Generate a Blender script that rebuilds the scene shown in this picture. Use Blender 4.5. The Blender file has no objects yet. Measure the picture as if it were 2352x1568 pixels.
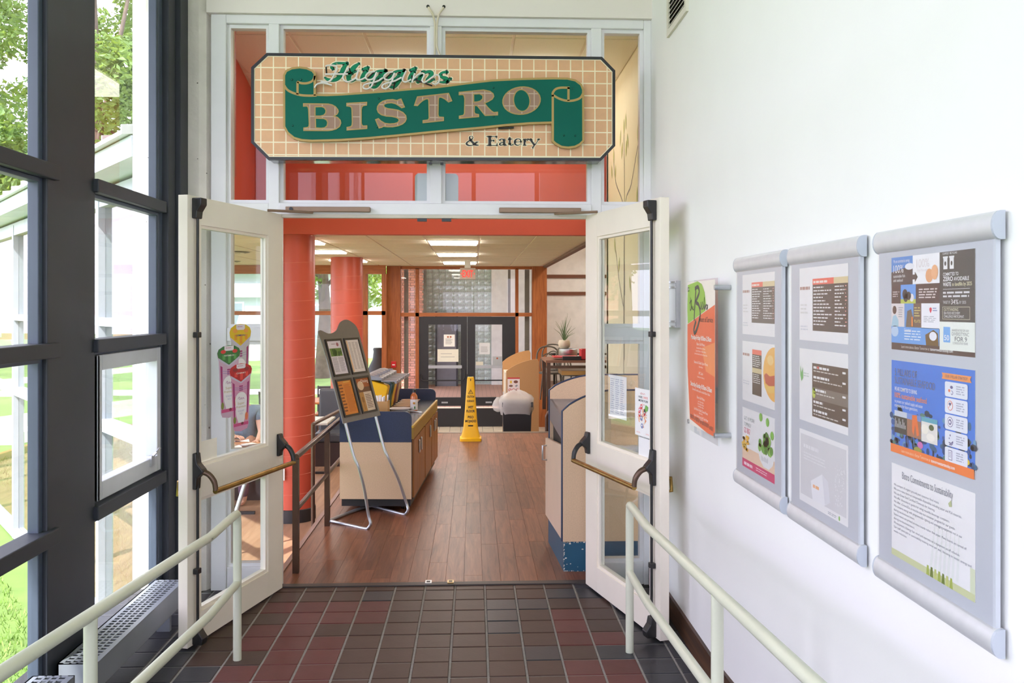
import bpy, bmesh, math, random
from mathutils import Vector, Matrix

random.seed(7)
S = bpy.context.scene
COL = S.collection
PI = math.pi

# ------------------------------------------------------------------ camera
cam_d = bpy.data.cameras.new('camera')
cam_d.sensor_width = 36.0
cam_d.lens = 2040.0 / 2352.0 * 36.0
cam_d.shift_y = -81.0 / 2352.0
cam_d.clip_end = 300
cam = bpy.data.objects.new('camera', cam_d)
COL.objects.link(cam)
cam.location = (0, 0, 1.5)
cam.rotation_euler = (PI / 2, 0, -math.atan(88.0 / 2040.0))
S.camera = cam

# ------------------------------------------------------------------ sky, sun, exposure
S.view_settings.view_transform = 'Standard'
S.view_settings.look = 'None'
S.view_settings.gamma = 1.0
S.view_settings.use_curve_mapping = False
S.view_settings.exposure = 0.47
W = bpy.data.worlds.new('sky')
S.world = W
W.use_nodes = True
bg = W.node_tree.nodes['Background']
bg.inputs[0].default_value = (0.86, 0.795, 1.0, 1)
bg.inputs[1].default_value = 4.5
sun_d = bpy.data.lights.new('sun', 'SUN')
sun_d.energy = 7.0
sun_d.angle = 0.01
sun_d.color = (1.0, 0.94, 0.90)
sun = bpy.data.objects.new('sun', sun_d)
COL.objects.link(sun)
sun.location = (-10, -20, 30)
_d = Vector((0.40, 0.90, -1.15)).normalized()
sun.rotation_euler = _d.to_track_quat('-Z', 'Y').to_euler()
S.cycles.max_bounces = 8
S.cycles.diffuse_bounces = 5
S.cycles.glossy_bounces = 4
S.cycles.transparent_max_bounces = 24
S.cycles.caustics_reflective = False
S.cycles.caustics_refractive = False
S.cycles.sample_clamp_indirect = 8.0

# ------------------------------------------------------------------ materials
def lin(c):
    c = c / 255.0
    return c / 12.92 if c <= 0.04045 else ((c + 0.055) / 1.055) ** 2.4
def C(r, g, b):
    return (lin(r), lin(g), lin(b), 1)
MATS = {}
def new_mat(name):
    m = bpy.data.materials.new(name)
    m.use_nodes = True
    nt = m.node_tree
    return m, nt, nt.nodes['Principled BSDF']
def mat(name, rgb, rough=0.5, metal=0.0, var=0.06, vscale=6.0, bump=0.0, bscale=60.0, spec=0.5, coat=0.0, rnd=0.0, rgb2=None, stretch=None):
    """paint / metal / laminate: base colour with a fine noise of its own, optional relief, optional per-object tone"""
    if name in MATS:
        return MATS[name]
    m, nt, p = new_mat(name)
    n = nt.nodes
    l = nt.links
    p.inputs['Roughness'].default_value = rough
    p.inputs['Metallic'].default_value = metal
    p.inputs['Specular IOR Level'].default_value = spec
    p.inputs['Coat Weight'].default_value = coat
    tc = n.new('ShaderNodeTexCoord')
    vec = tc.outputs['Object']
    if stretch:
        mp = n.new('ShaderNodeMapping')
        mp.inputs['Scale'].default_value = stretch
        l.new(vec, mp.inputs['Vector'])
        vec = mp.outputs['Vector']
    nz = n.new('ShaderNodeTexNoise')
    nz.inputs['Scale'].default_value = vscale
    nz.inputs['Detail'].default_value = 6
    l.new(vec, nz.inputs['Vector'])
    mx = n.new('ShaderNodeMix')
    mx.data_type = 'RGBA'
    c1 = C(*rgb)
    c2 = C(*rgb2) if rgb2 else tuple(max(0, x * (1 - 4 * var)) for x in c1[:3]) + (1,)
    mx.inputs['A'].default_value = c2 if rgb2 else tuple(min(1, x * (1 + var)) for x in c1[:3]) + (1,)
    mx.inputs['B'].default_value = c1 if rgb2 else tuple(x * (1 - var) for x in c1[:3]) + (1,)
    rp = n.new('ShaderNodeMapRange')
    rp.inputs['From Min'].default_value = 0.3
    rp.inputs['From Max'].default_value = 0.7
    l.new(nz.outputs['Fac'], rp.inputs['Value'])
    l.new(rp.outputs['Result'], mx.inputs['Factor'])
    out = mx.outputs['Result']
    if rnd:
        oi = n.new('ShaderNodeObjectInfo')
        hs = n.new('ShaderNodeHueSaturation')
        mr = n.new('ShaderNodeMapRange')
        mr.inputs['To Min'].default_value = 1 - rnd
        mr.inputs['To Max'].default_value = 1 + rnd
        l.new(oi.outputs['Random'], mr.inputs['Value'])
        l.new(mr.outputs['Result'], hs.inputs['Value'])
        l.new(out, hs.inputs['Color'])
        out = hs.outputs['Color']
    l.new(out, p.inputs['Base Color'])
    if bump:
        nb = n.new('ShaderNodeTexNoise')
        nb.inputs['Scale'].default_value = bscale
        nb.inputs['Detail'].default_value = 4
        l.new(vec, nb.inputs['Vector'])
        b = n.new('ShaderNodeBump')
        b.inputs['Strength'].default_value = bump
        b.inputs['Distance'].default_value = 0.01
        l.new(nb.outputs['Fac'], b.inputs['Height'])
        l.new(b.outputs['Normal'], p.inputs['Normal'])
    MATS[name] = m
    return m
def glass_mat(name, tint=(0.96, 0.985, 0.98), ior=1.45, rough=0.0, gloss=1.0):
    if name in MATS:
        return MATS[name]
    m = bpy.data.materials.new(name)
    m.use_nodes = True
    nt = m.node_tree
    n, l = nt.nodes, nt.links
    n.remove(n['Principled BSDF'])
    out = n['Material Output']
    tr = n.new('ShaderNodeBsdfTransparent')
    tr.inputs[0].default_value = (*tint, 1)
    gl = n.new('ShaderNodeBsdfGlossy')
    gl.inputs['Roughness'].default_value = rough
    fr = n.new('ShaderNodeFresnel')
    fr.inputs['IOR'].default_value = ior
    mu = n.new('ShaderNodeMath')
    mu.operation = 'MULTIPLY'
    mu.inputs[1].default_value = gloss
    l.new(fr.outputs[0], mu.inputs[0])
    ge = n.new('ShaderNodeNewGeometry')      # a thin pane reflects once, on the face the ray enters
    sb = n.new('ShaderNodeMath')
    sb.operation = 'SUBTRACT'
    sb.inputs[0].default_value = 1.0
    l.new(ge.outputs['Backfacing'], sb.inputs[1])
    m2 = n.new('ShaderNodeMath')
    m2.operation = 'MULTIPLY'
    l.new(mu.outputs[0], m2.inputs[0])
    l.new(sb.outputs[0], m2.inputs[1])
    mu = m2
    mx = n.new('ShaderNodeMixShader')
    l.new(mu.outputs[0], mx.inputs[0])
    l.new(tr.outputs[0], mx.inputs[1])
    l.new(gl.outputs[0], mx.inputs[2])
    l.new(mx.outputs[0], out.inputs[0])
    MATS[name] = m
    return m
def emit_mat(name, rgb, strength):
    if name in MATS:
        return MATS[name]
    m, nt, p = new_mat(name)
    p.inputs['Base Color'].default_value = C(*rgb)
    p.inputs['Emission Color'].default_value = C(*rgb)
    p.inputs['Emission Strength'].default_value = strength
    MATS[name] = m
    return m
def wood_mat(name, rgb, rgb2, axis='Y', rough=0.45, rnd=0.0, scale=9.0, coat=0.0):
    if name in MATS:
        return MATS[name]
    m, nt, p = new_mat(name)
    n, l = nt.nodes, nt.links
    tc = n.new('ShaderNodeTexCoord')
    mp = n.new('ShaderNodeMapping')
    st = {'X': (0.07, 1, 1), 'Y': (1, 0.07, 1), 'Z': (1, 1, 0.07)}[axis]
    mp.inputs['Scale'].default_value = st
    oi = n.new('ShaderNodeObjectInfo')
    ad = n.new('ShaderNodeVectorMath')
    ad.operation = 'ADD'
    sc = n.new('ShaderNodeVectorMath')
    sc.operation = 'SCALE'
    sc.inputs[0].default_value = (37, 51, 23)
    l.new(oi.outputs['Random'], sc.inputs['Scale'])
    l.new(tc.outputs['Object'], ad.inputs[0])
    l.new(sc.outputs[0], ad.inputs[1])
    l.new(ad.outputs[0], mp.inputs['Vector'])
    nz = n.new('ShaderNodeTexNoise')
    nz.inputs['Scale'].default_value = scale * 4
    nz.inputs['Detail'].default_value = 7
    nz.inputs['Roughness'].default_value = 0.65
    nz.inputs['Distortion'].default_value = 0.6
    l.new(mp.outputs[0], nz.inputs['Vector'])
    rp = n.new('ShaderNodeMapRange')
    rp.inputs['From Min'].default_value = 0.32
    rp.inputs['From Max'].default_value = 0.68
    l.new(nz.outputs['Fac'], rp.inputs['Value'])
    mx = n.new('ShaderNodeMix')
    mx.data_type = 'RGBA'
    mx.inputs['A'].default_value = C(*rgb)
    mx.inputs['B'].default_value = C(*rgb2)
    l.new(rp.outputs['Result'], mx.inputs['Factor'])
    out = mx.outputs['Result']
    if rnd:
        hs = n.new('ShaderNodeHueSaturation')
        mr = n.new('ShaderNodeMapRange')
        mr.inputs['To Min'].default_value = 1 - rnd
        mr.inputs['To Max'].default_value = 1 + rnd
        l.new(oi.outputs['Random'], mr.inputs['Value'])
        l.new(mr.outputs['Result'], hs.inputs['Value'])
        l.new(out, hs.inputs['Color'])
        out = hs.outputs['Color']
    l.new(out, p.inputs['Base Color'])
    p.inputs['Roughness'].default_value = rough
    p.inputs['Specular IOR Level'].default_value = 0.35
    p.inputs['Coat Weight'].default_value = coat
    p.inputs['Coat Roughness'].default_value = 0.25
    MATS[name] = m
    return m
def grid_mat(name, rgb, line, pitch, lw, off=(0, 0), axes=(0, 2), rough=0.4, hstripe=False):
    """square printed grid (or stripes) in object space"""
    m, nt, p = new_mat(name)
    n, l = nt.nodes, nt.links
    tc = n.new('ShaderNodeTexCoord')
    sp = n.new('ShaderNodeSeparateXYZ')
    l.new(tc.outputs['Object'], sp.inputs[0])
    res = None
    for k, ax in enumerate(axes):
        if hstripe and k == 0:
            continue
        a = n.new('ShaderNodeMath'); a.operation = 'ADD'; a.inputs[1].default_value = off[k] + 50 * pitch
        l.new(sp.outputs[ax], a.inputs[0])
        d = n.new('ShaderNodeMath'); d.operation = 'DIVIDE'; d.inputs[1].default_value = pitch
        l.new(a.outputs[0], d.inputs[0])
        f = n.new('ShaderNodeMath'); f.operation = 'FRACT'
        l.new(d.outputs[0], f.inputs[0])
        g = n.new('ShaderNodeMath'); g.operation = 'LESS_THAN'; g.inputs[1].default_value = lw / pitch
        l.new(f.outputs[0], g.inputs[0])
        if res is None:
            res = g
        else:
            mx = n.new('ShaderNodeMath'); mx.operation = 'MAXIMUM'
            l.new(res.outputs[0], mx.inputs[0]); l.new(g.outputs[0], mx.inputs[1]); res = mx
    nz = n.new('ShaderNodeTexNoise'); nz.inputs['Scale'].default_value = 30
    l.new(tc.outputs['Object'], nz.inputs['Vector'])
    c0 = n.new('ShaderNodeMix'); c0.data_type = 'RGBA'
    base = C(*rgb)
    c0.inputs['A'].default_value = tuple(x * 0.93 for x in base[:3]) + (1,)
    c0.inputs['B'].default_value = tuple(min(1, x * 1.07) for x in base[:3]) + (1,)
    l.new(nz.outputs['Fac'], c0.inputs['Factor'])
    mx = n.new('ShaderNodeMix'); mx.data_type = 'RGBA'
    l.new(res.outputs[0], mx.inputs['Factor'])
    l.new(c0.outputs['Result'], mx.inputs['A'])
    mx.inputs['B'].default_value = C(*line)
    l.new(mx.outputs['Result'], p.inputs['Base Color'])
    p.inputs['Roughness'].default_value = rough
    MATS[name] = m
    return m

# ------------------------------------------------------------------ mesh builder
def v3(a):
    return Vector(a)
class MB:
    def __init__(s):
        s.v = []
        s.f = []
    def add(s, vs, fs):
        o = len(s.v)
        s.v += [tuple(a) for a in vs]
        s.f += [tuple(i + o for i in f) for f in fs]
        return s
    def box(s, x0, x1, y0, y1, z0, z1):
        vs = [(x, y, z) for z in (z0, z1) for y in (y0, y1) for x in (x0, x1)]
        return s.add(vs, [(0, 2, 3, 1), (4, 5, 7, 6), (0, 1, 5, 4), (2, 6, 7, 3), (0, 4, 6, 2), (1, 3, 7, 5)])
    def fbox(s, o, u, v, w):
        """box from a corner and three edge vectors"""
        o, u, v, w = map(Vector, (o, u, v, w))
        vs = [o + a * u + b * v + c * w for c in (0, 1) for b in (0, 1) for a in (0, 1)]
        return s.add(vs, [(0, 2, 3, 1), (4, 5, 7, 6), (0, 1, 5, 4), (2, 6, 7, 3), (0, 4, 6, 2), (1, 3, 7, 5)])
    def quad(s, a, b, c, d):
        return s.add([a, b, c, d], [(0, 1, 2, 3)])
    def prism(s, pts, ext):
        n = len(pts)
        e = Vector(ext)
        vs = [Vector(p) for p in pts] + [Vector(p) + e for p in pts]
        fs = [tuple(range(n - 1, -1, -1)), tuple(range(n, 2 * n))]
        fs += [(i, (i + 1) % n, n + (i + 1) % n, n + i) for i in range(n)]
        return s.add(vs, fs)
    def poly(s, pts):
        return s.add(pts, [tuple(range(len(pts)))])
    def tube(s, pts, r, n=10, closed=False, caps=True):
        pts = [Vector(p) for p in pts]
        m = len(pts)
        rs = r if isinstance(r, (list, tuple)) else [r] * m
        tan = []
        for i in range(m):
            if closed:
                t = pts[(i + 1) % m] - pts[i - 1]
            else:
                t = pts[min(i + 1, m - 1)] - pts[max(i - 1, 0)]
            tan.append(t.normalized() if t.length > 1e-9 else Vector((0, 0, 1)))
        up = Vector((0, 0, 1)) if abs(tan[0].z) < 0.9 else Vector((1, 0, 0))
        a = tan[0].cross(up).normalized()
        vs = []
        for i in range(m):
            if i:
                a = a - tan[i] * a.dot(tan[i])
                a = a.normalized() if a.length > 1e-6 else tan[i].orthogonal().normalized()
            b = tan[i].cross(a)
            for k in range(n):
                ang = 2 * PI * k / n
                vs.append(pts[i] + (a * math.cos(ang) + b * math.sin(ang)) * rs[i])
        fs = []
        for i in range(m if closed else m - 1):
            j = (i + 1) % m
            for k in range(n):
                k2 = (k + 1) % n
                fs.append((i * n + k, i * n + k2, j * n + k2, j * n + k))
        if caps and not closed:
            fs.append(tuple(range(n - 1, -1, -1)))
            fs.append(tuple((m - 1) * n + k for k in range(n)))
        return s.add(vs, fs)
    def lathe(s, prof, c=(0, 0, 0), n=20, sx=1, sy=1):
        vs, fs = [], []
        for r, z in prof:
            for k in range(n):
                a = 2 * PI * k / n
                vs.append((c[0] + r * math.cos(a) * sx, c[1] + r * math.sin(a) * sy, c[2] + z))
        for i in range(len(prof) - 1):
            for k in range(n):
                k2 = (k + 1) % n
                fs.append((i * n + k, i * n + k2, (i + 1) * n + k2, (i + 1) * n + k))
        fs.append(tuple(range(n - 1, -1, -1)))
        fs.append(tuple((len(prof) - 1) * n + k for k in range(n)))
        return s.add(vs, fs)
    def ball(s, c, r, n=10, sx=1, sy=1, sz=1):
        prof = [(max(1e-4, r * math.sin(PI * i / n)), -r * sz * math.cos(PI * i / n)) for i in range(n + 1)]
        return s.lathe(prof, c, max(8, n + 2), sx, sy)
    def ribbon(s, pts, w, mapf):
        """flat variable-width stroke in a 2-D drawing, mapped into the scene by mapf(x, y)"""
        m = len(pts)
        ws = w if isinstance(w, (list, tuple)) else [w] * m
        L, R = [], []
        for i in range(m):
            a = pts[max(i - 1, 0)]
            b = pts[min(i + 1, m - 1)]
            dx, dy = b[0] - a[0], b[1] - a[1]
            d = math.hypot(dx, dy) or 1
            nx, ny = -dy / d, dx / d
            L.append(mapf(pts[i][0] + nx * ws[i] / 2, pts[i][1] + ny * ws[i] / 2))
            R.append(mapf(pts[i][0] - nx * ws[i] / 2, pts[i][1] - ny * ws[i] / 2))
        return s.add(L + R, [(i, i + 1, m + i + 1, m + i) for i in range(m - 1)])
    def disc(s, c, r, mapf, n=14, ry=None):
        ry = ry or r
        return s.add([mapf(c[0] + r * math.cos(2 * PI * k / n), c[1] + ry * math.sin(2 * PI * k / n)) for k in range(n)], [tuple(range(n))])
    def text(s, st, o, u, v, h, w=None, align='L', off=0.0):
        """lettering from the built-in font: cap height h, optional fitted width w, u along, v up"""
        vs, fs, tw = glyphs(st, off)
        if not vs:
            return s
        sc = h / 0.69
        sx = sc if w is None else w / max(tw, 1e-6)
        dx = {'L': 0, 'C': -tw * sx / 2, 'R': -tw * sx}[align]
        o, u, v = Vector(o), Vector(u).normalized(), Vector(v).normalized()
        return s.add([o + u * (dx + p[0] * sx) + v * (p[1] * sc) for p in vs], fs)
    def build(s, name, m, parent=None, smooth=0, kind=None, bevel=0):
        o = Vector((0, 0, 0))
        p = parent
        while p is not None:
            o += p.location
            p = p.parent
        me = bpy.data.meshes.new(name)
        me.from_pydata([(a[0] - o.x, a[1] - o.y, a[2] - o.z) for a in s.v], [], s.f)
        bm = bmesh.new(); bm.from_mesh(me)
        bmesh.ops.recalc_face_normals(bm, faces=bm.faces)
        bm.to_mesh(me); bm.free()
        if isinstance(m, str):
            m = MATS[m]
        me.materials.append(m)
        if smooth:
            for q in me.polygons:
                q.use_smooth = True
            me.set_sharp_from_angle(angle=math.radians(smooth))
        ob = bpy.data.objects.new(name, me)
        COL.objects.link(ob)
        ob.parent = parent
        if kind:
            ob['kind'] = kind
        if bevel:
            bv = ob.modifiers.new('bevel', 'BEVEL')
            bv.width = bevel
            bv.segments = 2
            bv.limit_method = 'ANGLE'
        return ob
_G = {}
def glyphs(st, off=0.0):
    k = (st, off)
    if k in _G:
        return _G[k]
    cu = bpy.data.curves.new('lettering', 'FONT')
    cu.body = st
    cu.size = 1.0
    cu.resolution_u = 3
    cu.offset = off
    ob = bpy.data.objects.new('lettering', cu)
    me = bpy.data.meshes.new_from_object(ob)
    vs = [(a.co.x, a.co.y) for a in me.vertices]
    fs = [tuple(q.vertices) for q in me.polygons]
    x0 = min((a[0] for a in vs), default=0)
    x1 = max((a[0] for a in vs), default=1)
    vs = [(a - x0, b) for a, b in vs]
    bpy.data.objects.remove(ob); bpy.data.meshes.remove(me); bpy.data.curves.remove(cu)
    _G[k] = (vs, fs, x1 - x0)
    return _G[k]
def thing(name, label, cat, loc=(0, 0, 0), rz=0.0, group=None, kind=None):
    o = bpy.data.objects.new(name, None)
    o.empty_display_size = 0.1
    COL.objects.link(o)
    o.location = loc
    o.rotation_euler = (0, 0, rz)
    o['label'] = label
    o['category'] = cat
    if group:
        o['group'] = group
    if kind:
        o['kind'] = kind
    return o
def tag(o, label, cat=None, group=None, kind=None):
    o['label'] = label
    if cat:
        o['category'] = cat
    if group:
        o['group'] = group
    if kind:
        o['kind'] = kind
    return o
def copy_tree(o, parent=None):
    c = o.copy()
    COL.objects.link(c)
    c.parent = parent
    for ch in o.children:
        copy_tree(ch, c)
    return c
def arc(c, r, a0, a1, n, f):
    return [f(c[0] + r * math.cos(a0 + (a1 - a0) * i / n), c[1] + r * math.sin(a0 + (a1 - a0) * i / n)) for i in range(n + 1)]
def smoothpath(pts, k=4):
    """Catmull-Rom through the points"""
    out = []
    n = len(pts)
    for i in range(n - 1):
        p0 = Vector(pts[max(i - 1, 0)]); p1 = Vector(pts[i]); p2 = Vector(pts[i + 1]); p3 = Vector(pts[min(i + 2, n - 1)])
        for j in range(k):
            t = j / k
            out.append(tuple(0.5 * ((2 * p1) + (p2 - p0) * t + (2 * p0 - 5 * p1 + 4 * p2 - p3) * t * t + (3 * p1 - p0 - 3 * p2 + p3) * t ** 3)))
    out.append(tuple(pts[-1]))
    return out

# ---- the palette
M_wall = mat('white_wall_paint', (243, 243, 241), 0.55, var=0.012, vscale=3, bump=0.02, bscale=90)
M_wallg = mat('greige_wall_paint', (240, 231, 225), 0.6, var=0.015, vscale=3)
M_frame = mat('white_frame_paint', (238, 237, 238), 0.4, var=0.02, vscale=8)
M_door = mat('cream_door_paint', (248, 239, 224), 0.42, var=0.025, vscale=5, bump=0.015, bscale=120)
M_dark = mat('charcoal_metal_paint', (46, 50, 58), 0.5, var=0.10, vscale=4, bump=0.01)
M_alu = mat('grey_aluminium', (176, 180, 184), 0.4, 0.6, var=0.04)
M_conc = mat('cast_concrete', (234, 227, 219), 0.85, var=0.10, vscale=5, bump=0.35, bscale=45)
def pitted(m):
    """small dark blow-holes in the cast face"""
    n, l = m.node_tree.nodes, m.node_tree.links
    p = n['Principled BSDF']
    src = p.inputs['Base Color'].links[0].from_socket
    tc = n.new('ShaderNodeTexCoord')
    vo = n.new('ShaderNodeTexVoronoi'); vo.inputs['Scale'].default_value = 22
    nz = n.new('ShaderNodeTexNoise'); nz.inputs['Scale'].default_value = 9
    l.new(tc.outputs['Object'], vo.inputs['Vector']); l.new(tc.outputs['Object'], nz.inputs['Vector'])
    mr = n.new('ShaderNodeMapRange')
    mr.inputs['From Min'].default_value = 0.45; mr.inputs['From Max'].default_value = 0.8
    mr.inputs['To Min'].default_value = 0.0; mr.inputs['To Max'].default_value = 0.22
    l.new(nz.outputs['Fac'], mr.inputs['Value'])
    lt = n.new('ShaderNodeMath'); lt.operation = 'LESS_THAN'
    l.new(vo.outputs['Distance'], lt.inputs[0]); l.new(mr.outputs['Result'], lt.inputs[1])
    mx = n.new('ShaderNodeMix'); mx.data_type = 'RGBA'
    l.new(lt.outputs[0], mx.inputs['Factor']); l.new(src, mx.inputs['A'])
    mx.inputs['B'].default_value = C(120, 112, 104)
    l.new(mx.outputs['Result'], p.inputs['Base Color'])
pitted(M_conc)
M_red = mat('brick_red_paint', (192, 78, 58), 0.5, var=0.04, vscale=3, bump=0.02)
M_redcol = mat('column_red_paint', (196, 84, 62), 0.35, var=0.04, vscale=3)
M_sage = mat('sage_rail_paint', (212, 215, 194), 0.38, var=0.03, vscale=9, bump=0.05, bscale=160)
M_black = mat('black_hardware', (38, 38, 40), 0.4, var=0.15, vscale=20)
M_brass = mat('worn_brass', (150, 122, 66), 0.32, 0.9, var=0.25, vscale=18)
M_bronze = mat('bronze_rail_metal', (96, 76, 64), 0.35, 0.7, var=0.12, vscale=12)
M_chrome = mat('brushed_steel', (190, 192, 196), 0.28, 0.9, var=0.05, vscale=30)
M_beige = mat('beige_speckled_laminate', (214, 184, 150), 0.5, var=0.07, vscale=140)
M_navy = mat('navy_speckled_laminate', (44, 56, 84), 0.4, var=0.15, vscale=160)
M_greyl = mat('grey_laminate', (128, 126, 130), 0.4, var=0.06, vscale=90)
M_kick = mat('black_kick_plate', (28, 28, 30), 0.5)
M_ceil = grid_mat('ribbed_ceiling_tile', (236, 230, 212), (176, 166, 144), 0.1525, 0.006, axes=(0, 1), rough=0.9, hstripe=True)
M_ceil2 = mat('speckled_ceiling_tile', (244, 240, 228), 0.9, var=0.05, vscale=120, bump=0.1, bscale=150)
M_tee = mat('ceiling_tee_metal', (232, 226, 212), 0.5)
M_cream = mat('cream_wall_paint', (238, 228, 196), 0.6, var=0.02)
M_plat = wood_mat('brown_vinyl_plank', (146, 94, 68), (102, 62, 44), 'Y', rough=0.4, rnd=0.20, coat=0.0)
M_wood = wood_mat('orange_oak', (178, 106, 56), (140, 76, 36), 'Z', rough=0.4)
M_woodh = wood_mat('orange_oak_rail', (182, 110, 58), (146, 80, 40), 'X', rough=0.4)
M_base = wood_mat('dark_stained_oak', (96, 66, 46), (46, 32, 26), 'Y', rough=0.45)
M_grout = mat('grey_grout', (150, 146, 142), 0.9, var=0.12, vscale=40)
M_white = mat('white_paper', (246, 246, 246), 0.6, var=0.01)
M_plastic = mat('white_plastic', (240, 240, 238), 0.4)
M_glass = glass_mat('window_glass')
M_clear = glass_mat('clear_acrylic', (0.97, 0.985, 0.99), 1.49)
M_cover = glass_mat('glossy_poster_cover', (0.99, 0.99, 0.995), 1.75, rough=0.25)
M_silver = mat('silver_anodised', (218, 219, 222), 0.4, 0.3, var=0.03, vscale=30)
M_grass = mat('lawn_soil', (104, 132, 60), 0.95, var=0.2, vscale=2.0)
M_path = mat('concrete_path', (214, 208, 200), 0.9, var=0.06)
INK = {}
def ink(rgb, rough=0.45):
    k = tuple(rgb)
    if k not in INK:
        INK[k] = mat('print_%02x%02x%02x' % k, rgb, rough, var=0.02, vscale=20)
    return INK[k]
# ================================================================== STRUCTURE
def struct(name, label, mb, m, parent=None, smooth=0, bevel=0):
    o = mb.build(name, m, parent, smooth, bevel=bevel)
    if parent is None:
        tag(o, label, kind='structure')
        o['category'] = {'w': 'wall', 'f': 'floor', 'c': 'ceiling', 'b': 'baseboard', 't': 'trim', 'd': 'door'}.get(name[0], 'wall')
        if name.startswith('window'):
            o['category'] = 'window'
    return o
def sthing(name, label, cat, loc=(0, 0, 0)):
    return thing(name, label, cat, loc, kind='structure')

SY = 4.80                      # plane of the glazed entrance screen
XR = 0.955                     # right corridor wall
XL = -1.55                     # left glass wall
# ---- corridor floor: grout bed, then every quarry tile
fl = struct('floor', 'dark quarry tile floor of the corridor with pale grout', MB().box(-1.75, XR + 0.02, 3.44, 4.90, -0.12, -0.004), M_grout)
mats_t = [mat('quarry_tile_brown', (78, 60, 54), 0.45, spec=0.22, var=0.08, vscale=10, bump=0.04, rnd=0.10),
          mat('quarry_tile_red', (100, 58, 56), 0.45, spec=0.22, var=0.08, vscale=10, bump=0.04, rnd=0.12),
          mat('quarry_tile_slate', (50, 50, 56), 0.42, spec=0.4, var=0.10, vscale=10, bump=0.04, rnd=0.12)]
T = 0.1585
tile_me = {}
def tile_obj(x0, x1, y0, y1, m, parent, z=0.0, name='tile', th=0.01):
    k = (round(x1 - x0, 3), round(y1 - y0, 3), m.name, round(th, 3))
    if k not in tile_me:
        b = 0.003 if name != 'plank' else 0.0006
        bz = b if th > 0 else -b
        w, h = (x1 - x0) / 2, (y1 - y0) / 2
        vs = [(-w, -h, -th), (w, -h, -th), (w, h, -th), (-w, h, -th), (-w, -h, -bz), (w, -h, -bz), (w, h, -bz), (-w, h, -bz),
              (-w + b, -h + b, 0), (w - b, -h + b, 0), (w - b, h - b, 0), (-w + b, h - b, 0)]
        fs = [(4, 5, 9, 8), (5, 6, 10, 9), (6, 7, 11, 10), (7, 4, 8, 11), (8, 9, 10, 11), (0, 1, 5, 4), (1, 2, 6, 5), (2, 3, 7, 6), (3, 0, 4, 7)]
        me = bpy.data.meshes.new(name)
        me.from_pydata(vs, [], fs)
        me.materials.append(m)
        tile_me[k] = me
    o = bpy.data.objects.new(name, tile_me[k])
    COL.objects.link(o)
    o.location = ((x0 + x1) / 2, (y0 + y1) / 2, z)
    o.parent = parent
    return o
g = 0.0045
for i in range(-11, 7):
    for j in range(-1, 8):
        x0, x1 = -0.099 + i * T, -0.099 + (i + 1) * T
        y1, y0 = 4.708 - j * T, 4.708 - (j + 1) * T
        if x1 > XR + 0.01:
            x1 = XR - 0.002
        y1 = min(y1, 4.80)
        if x1 - x0 < 0.03 or y1 - y0 < 0.03:
            continue
        if i <= -8 or i >= 5 or (i == 4 and j < 1) or (i >= 4 and j == 5):
            m = mats_t[2]
        elif (-6 <= i <= -3 and j >= 1 and not (i == -3 and j > 4)) or (i in (3, 4) and j >= 1 and random.random() < 0.9):
            m = mats_t[1] if random.random() < 0.82 else mats_t[0]
        else:
            m = mats_t[0] if random.random() < 0.9 else mats_t[2]
        tile_obj(x0 + g, x1 - g, y0 + g, y1 - g, m, fl, random.uniform(-0.0008, 0.0008))
# the ramp that rises towards the viewer
RS = 1 / 16.0
rp = MB()
rp.prism([(-1.75, 3.44, -0.004), (-1.75, -3.2, -0.004 + 6.64 * RS), (-1.75, -3.2, -0.12), (-1.75, 3.44, -0.12)], (2.73, 0, 0))
struct('floor', 'ramp of dark quarry tile rising away from the bistro doors', rp, mats_t[2])
# ---- right wall, added end glazing, ceiling
struct('wall_right', 'plain white plastered corridor wall carrying the menu holders', MB().box(XR, XR + 0.14, -3.2, 4.86, -0.1, 4.0), M_wall)
bwn = sthing('added_end_window', 'unseen end glazing added behind the viewer to light the entrance', 'window', (-0.3, -3.3, 0))  # out of view, added to throw daylight onto the entrance screen and sign
for x in (-1.70, -0.85, 0.0, 0.92):
    MB().box(x - 0.03, x + 0.03, -3.36, -3.28, 0.35, 3.9).build('mullion', M_dark, bwn)
for z in (0.40, 2.40, 3.86):
    MB().box(-1.73, 0.95, -3.36, -3.28, z - 0.04, z + 0.04).build('rail', M_dark, bwn)
for a_, b_ in ((-1.67, -0.88), (-0.82, -0.03), (0.03, 0.89)):
    for c_, d_ in ((0.44, 2.36), (2.44, 3.82)):
        MB().box(a_, b_, -3.323, -3.317, c_, d_).build('pane', M_glass, bwn)
struct('ceiling', 'white corridor ceiling high above the ramp', MB().box(-2.75, XR + 0.14, -3.34, 4.9, 3.9, 4.05), M_wall)
struct('wall_front', 'pale greige wall band above the glazed entrance screen', MB().box(-1.40, XR + 0.14, SY - 0.08, SY + 0.10, 3.04, 3.9), M_wallg)
bb = MB()
bb.prism([(XR, -3.0, 0.40), (XR, 3.44, 0.0), (XR, 4.74, 0.0), (XR, 4.74, 0.105), (XR, 3.44, 0.105), (XR, -3.0, 0.505)], (-0.014, 0, 0))
struct('baseboard_right', 'dark stained oak baseboard along the white wall', bb, M_base)
# ---- concrete pier
struct('wall_left', 'pitted grey concrete pier beside the glazed entrance screen', MB().box(-1.74, -1.395, 4.74, 5.30, -0.9, 3.9), M_conc, bevel=0.05)

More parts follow.
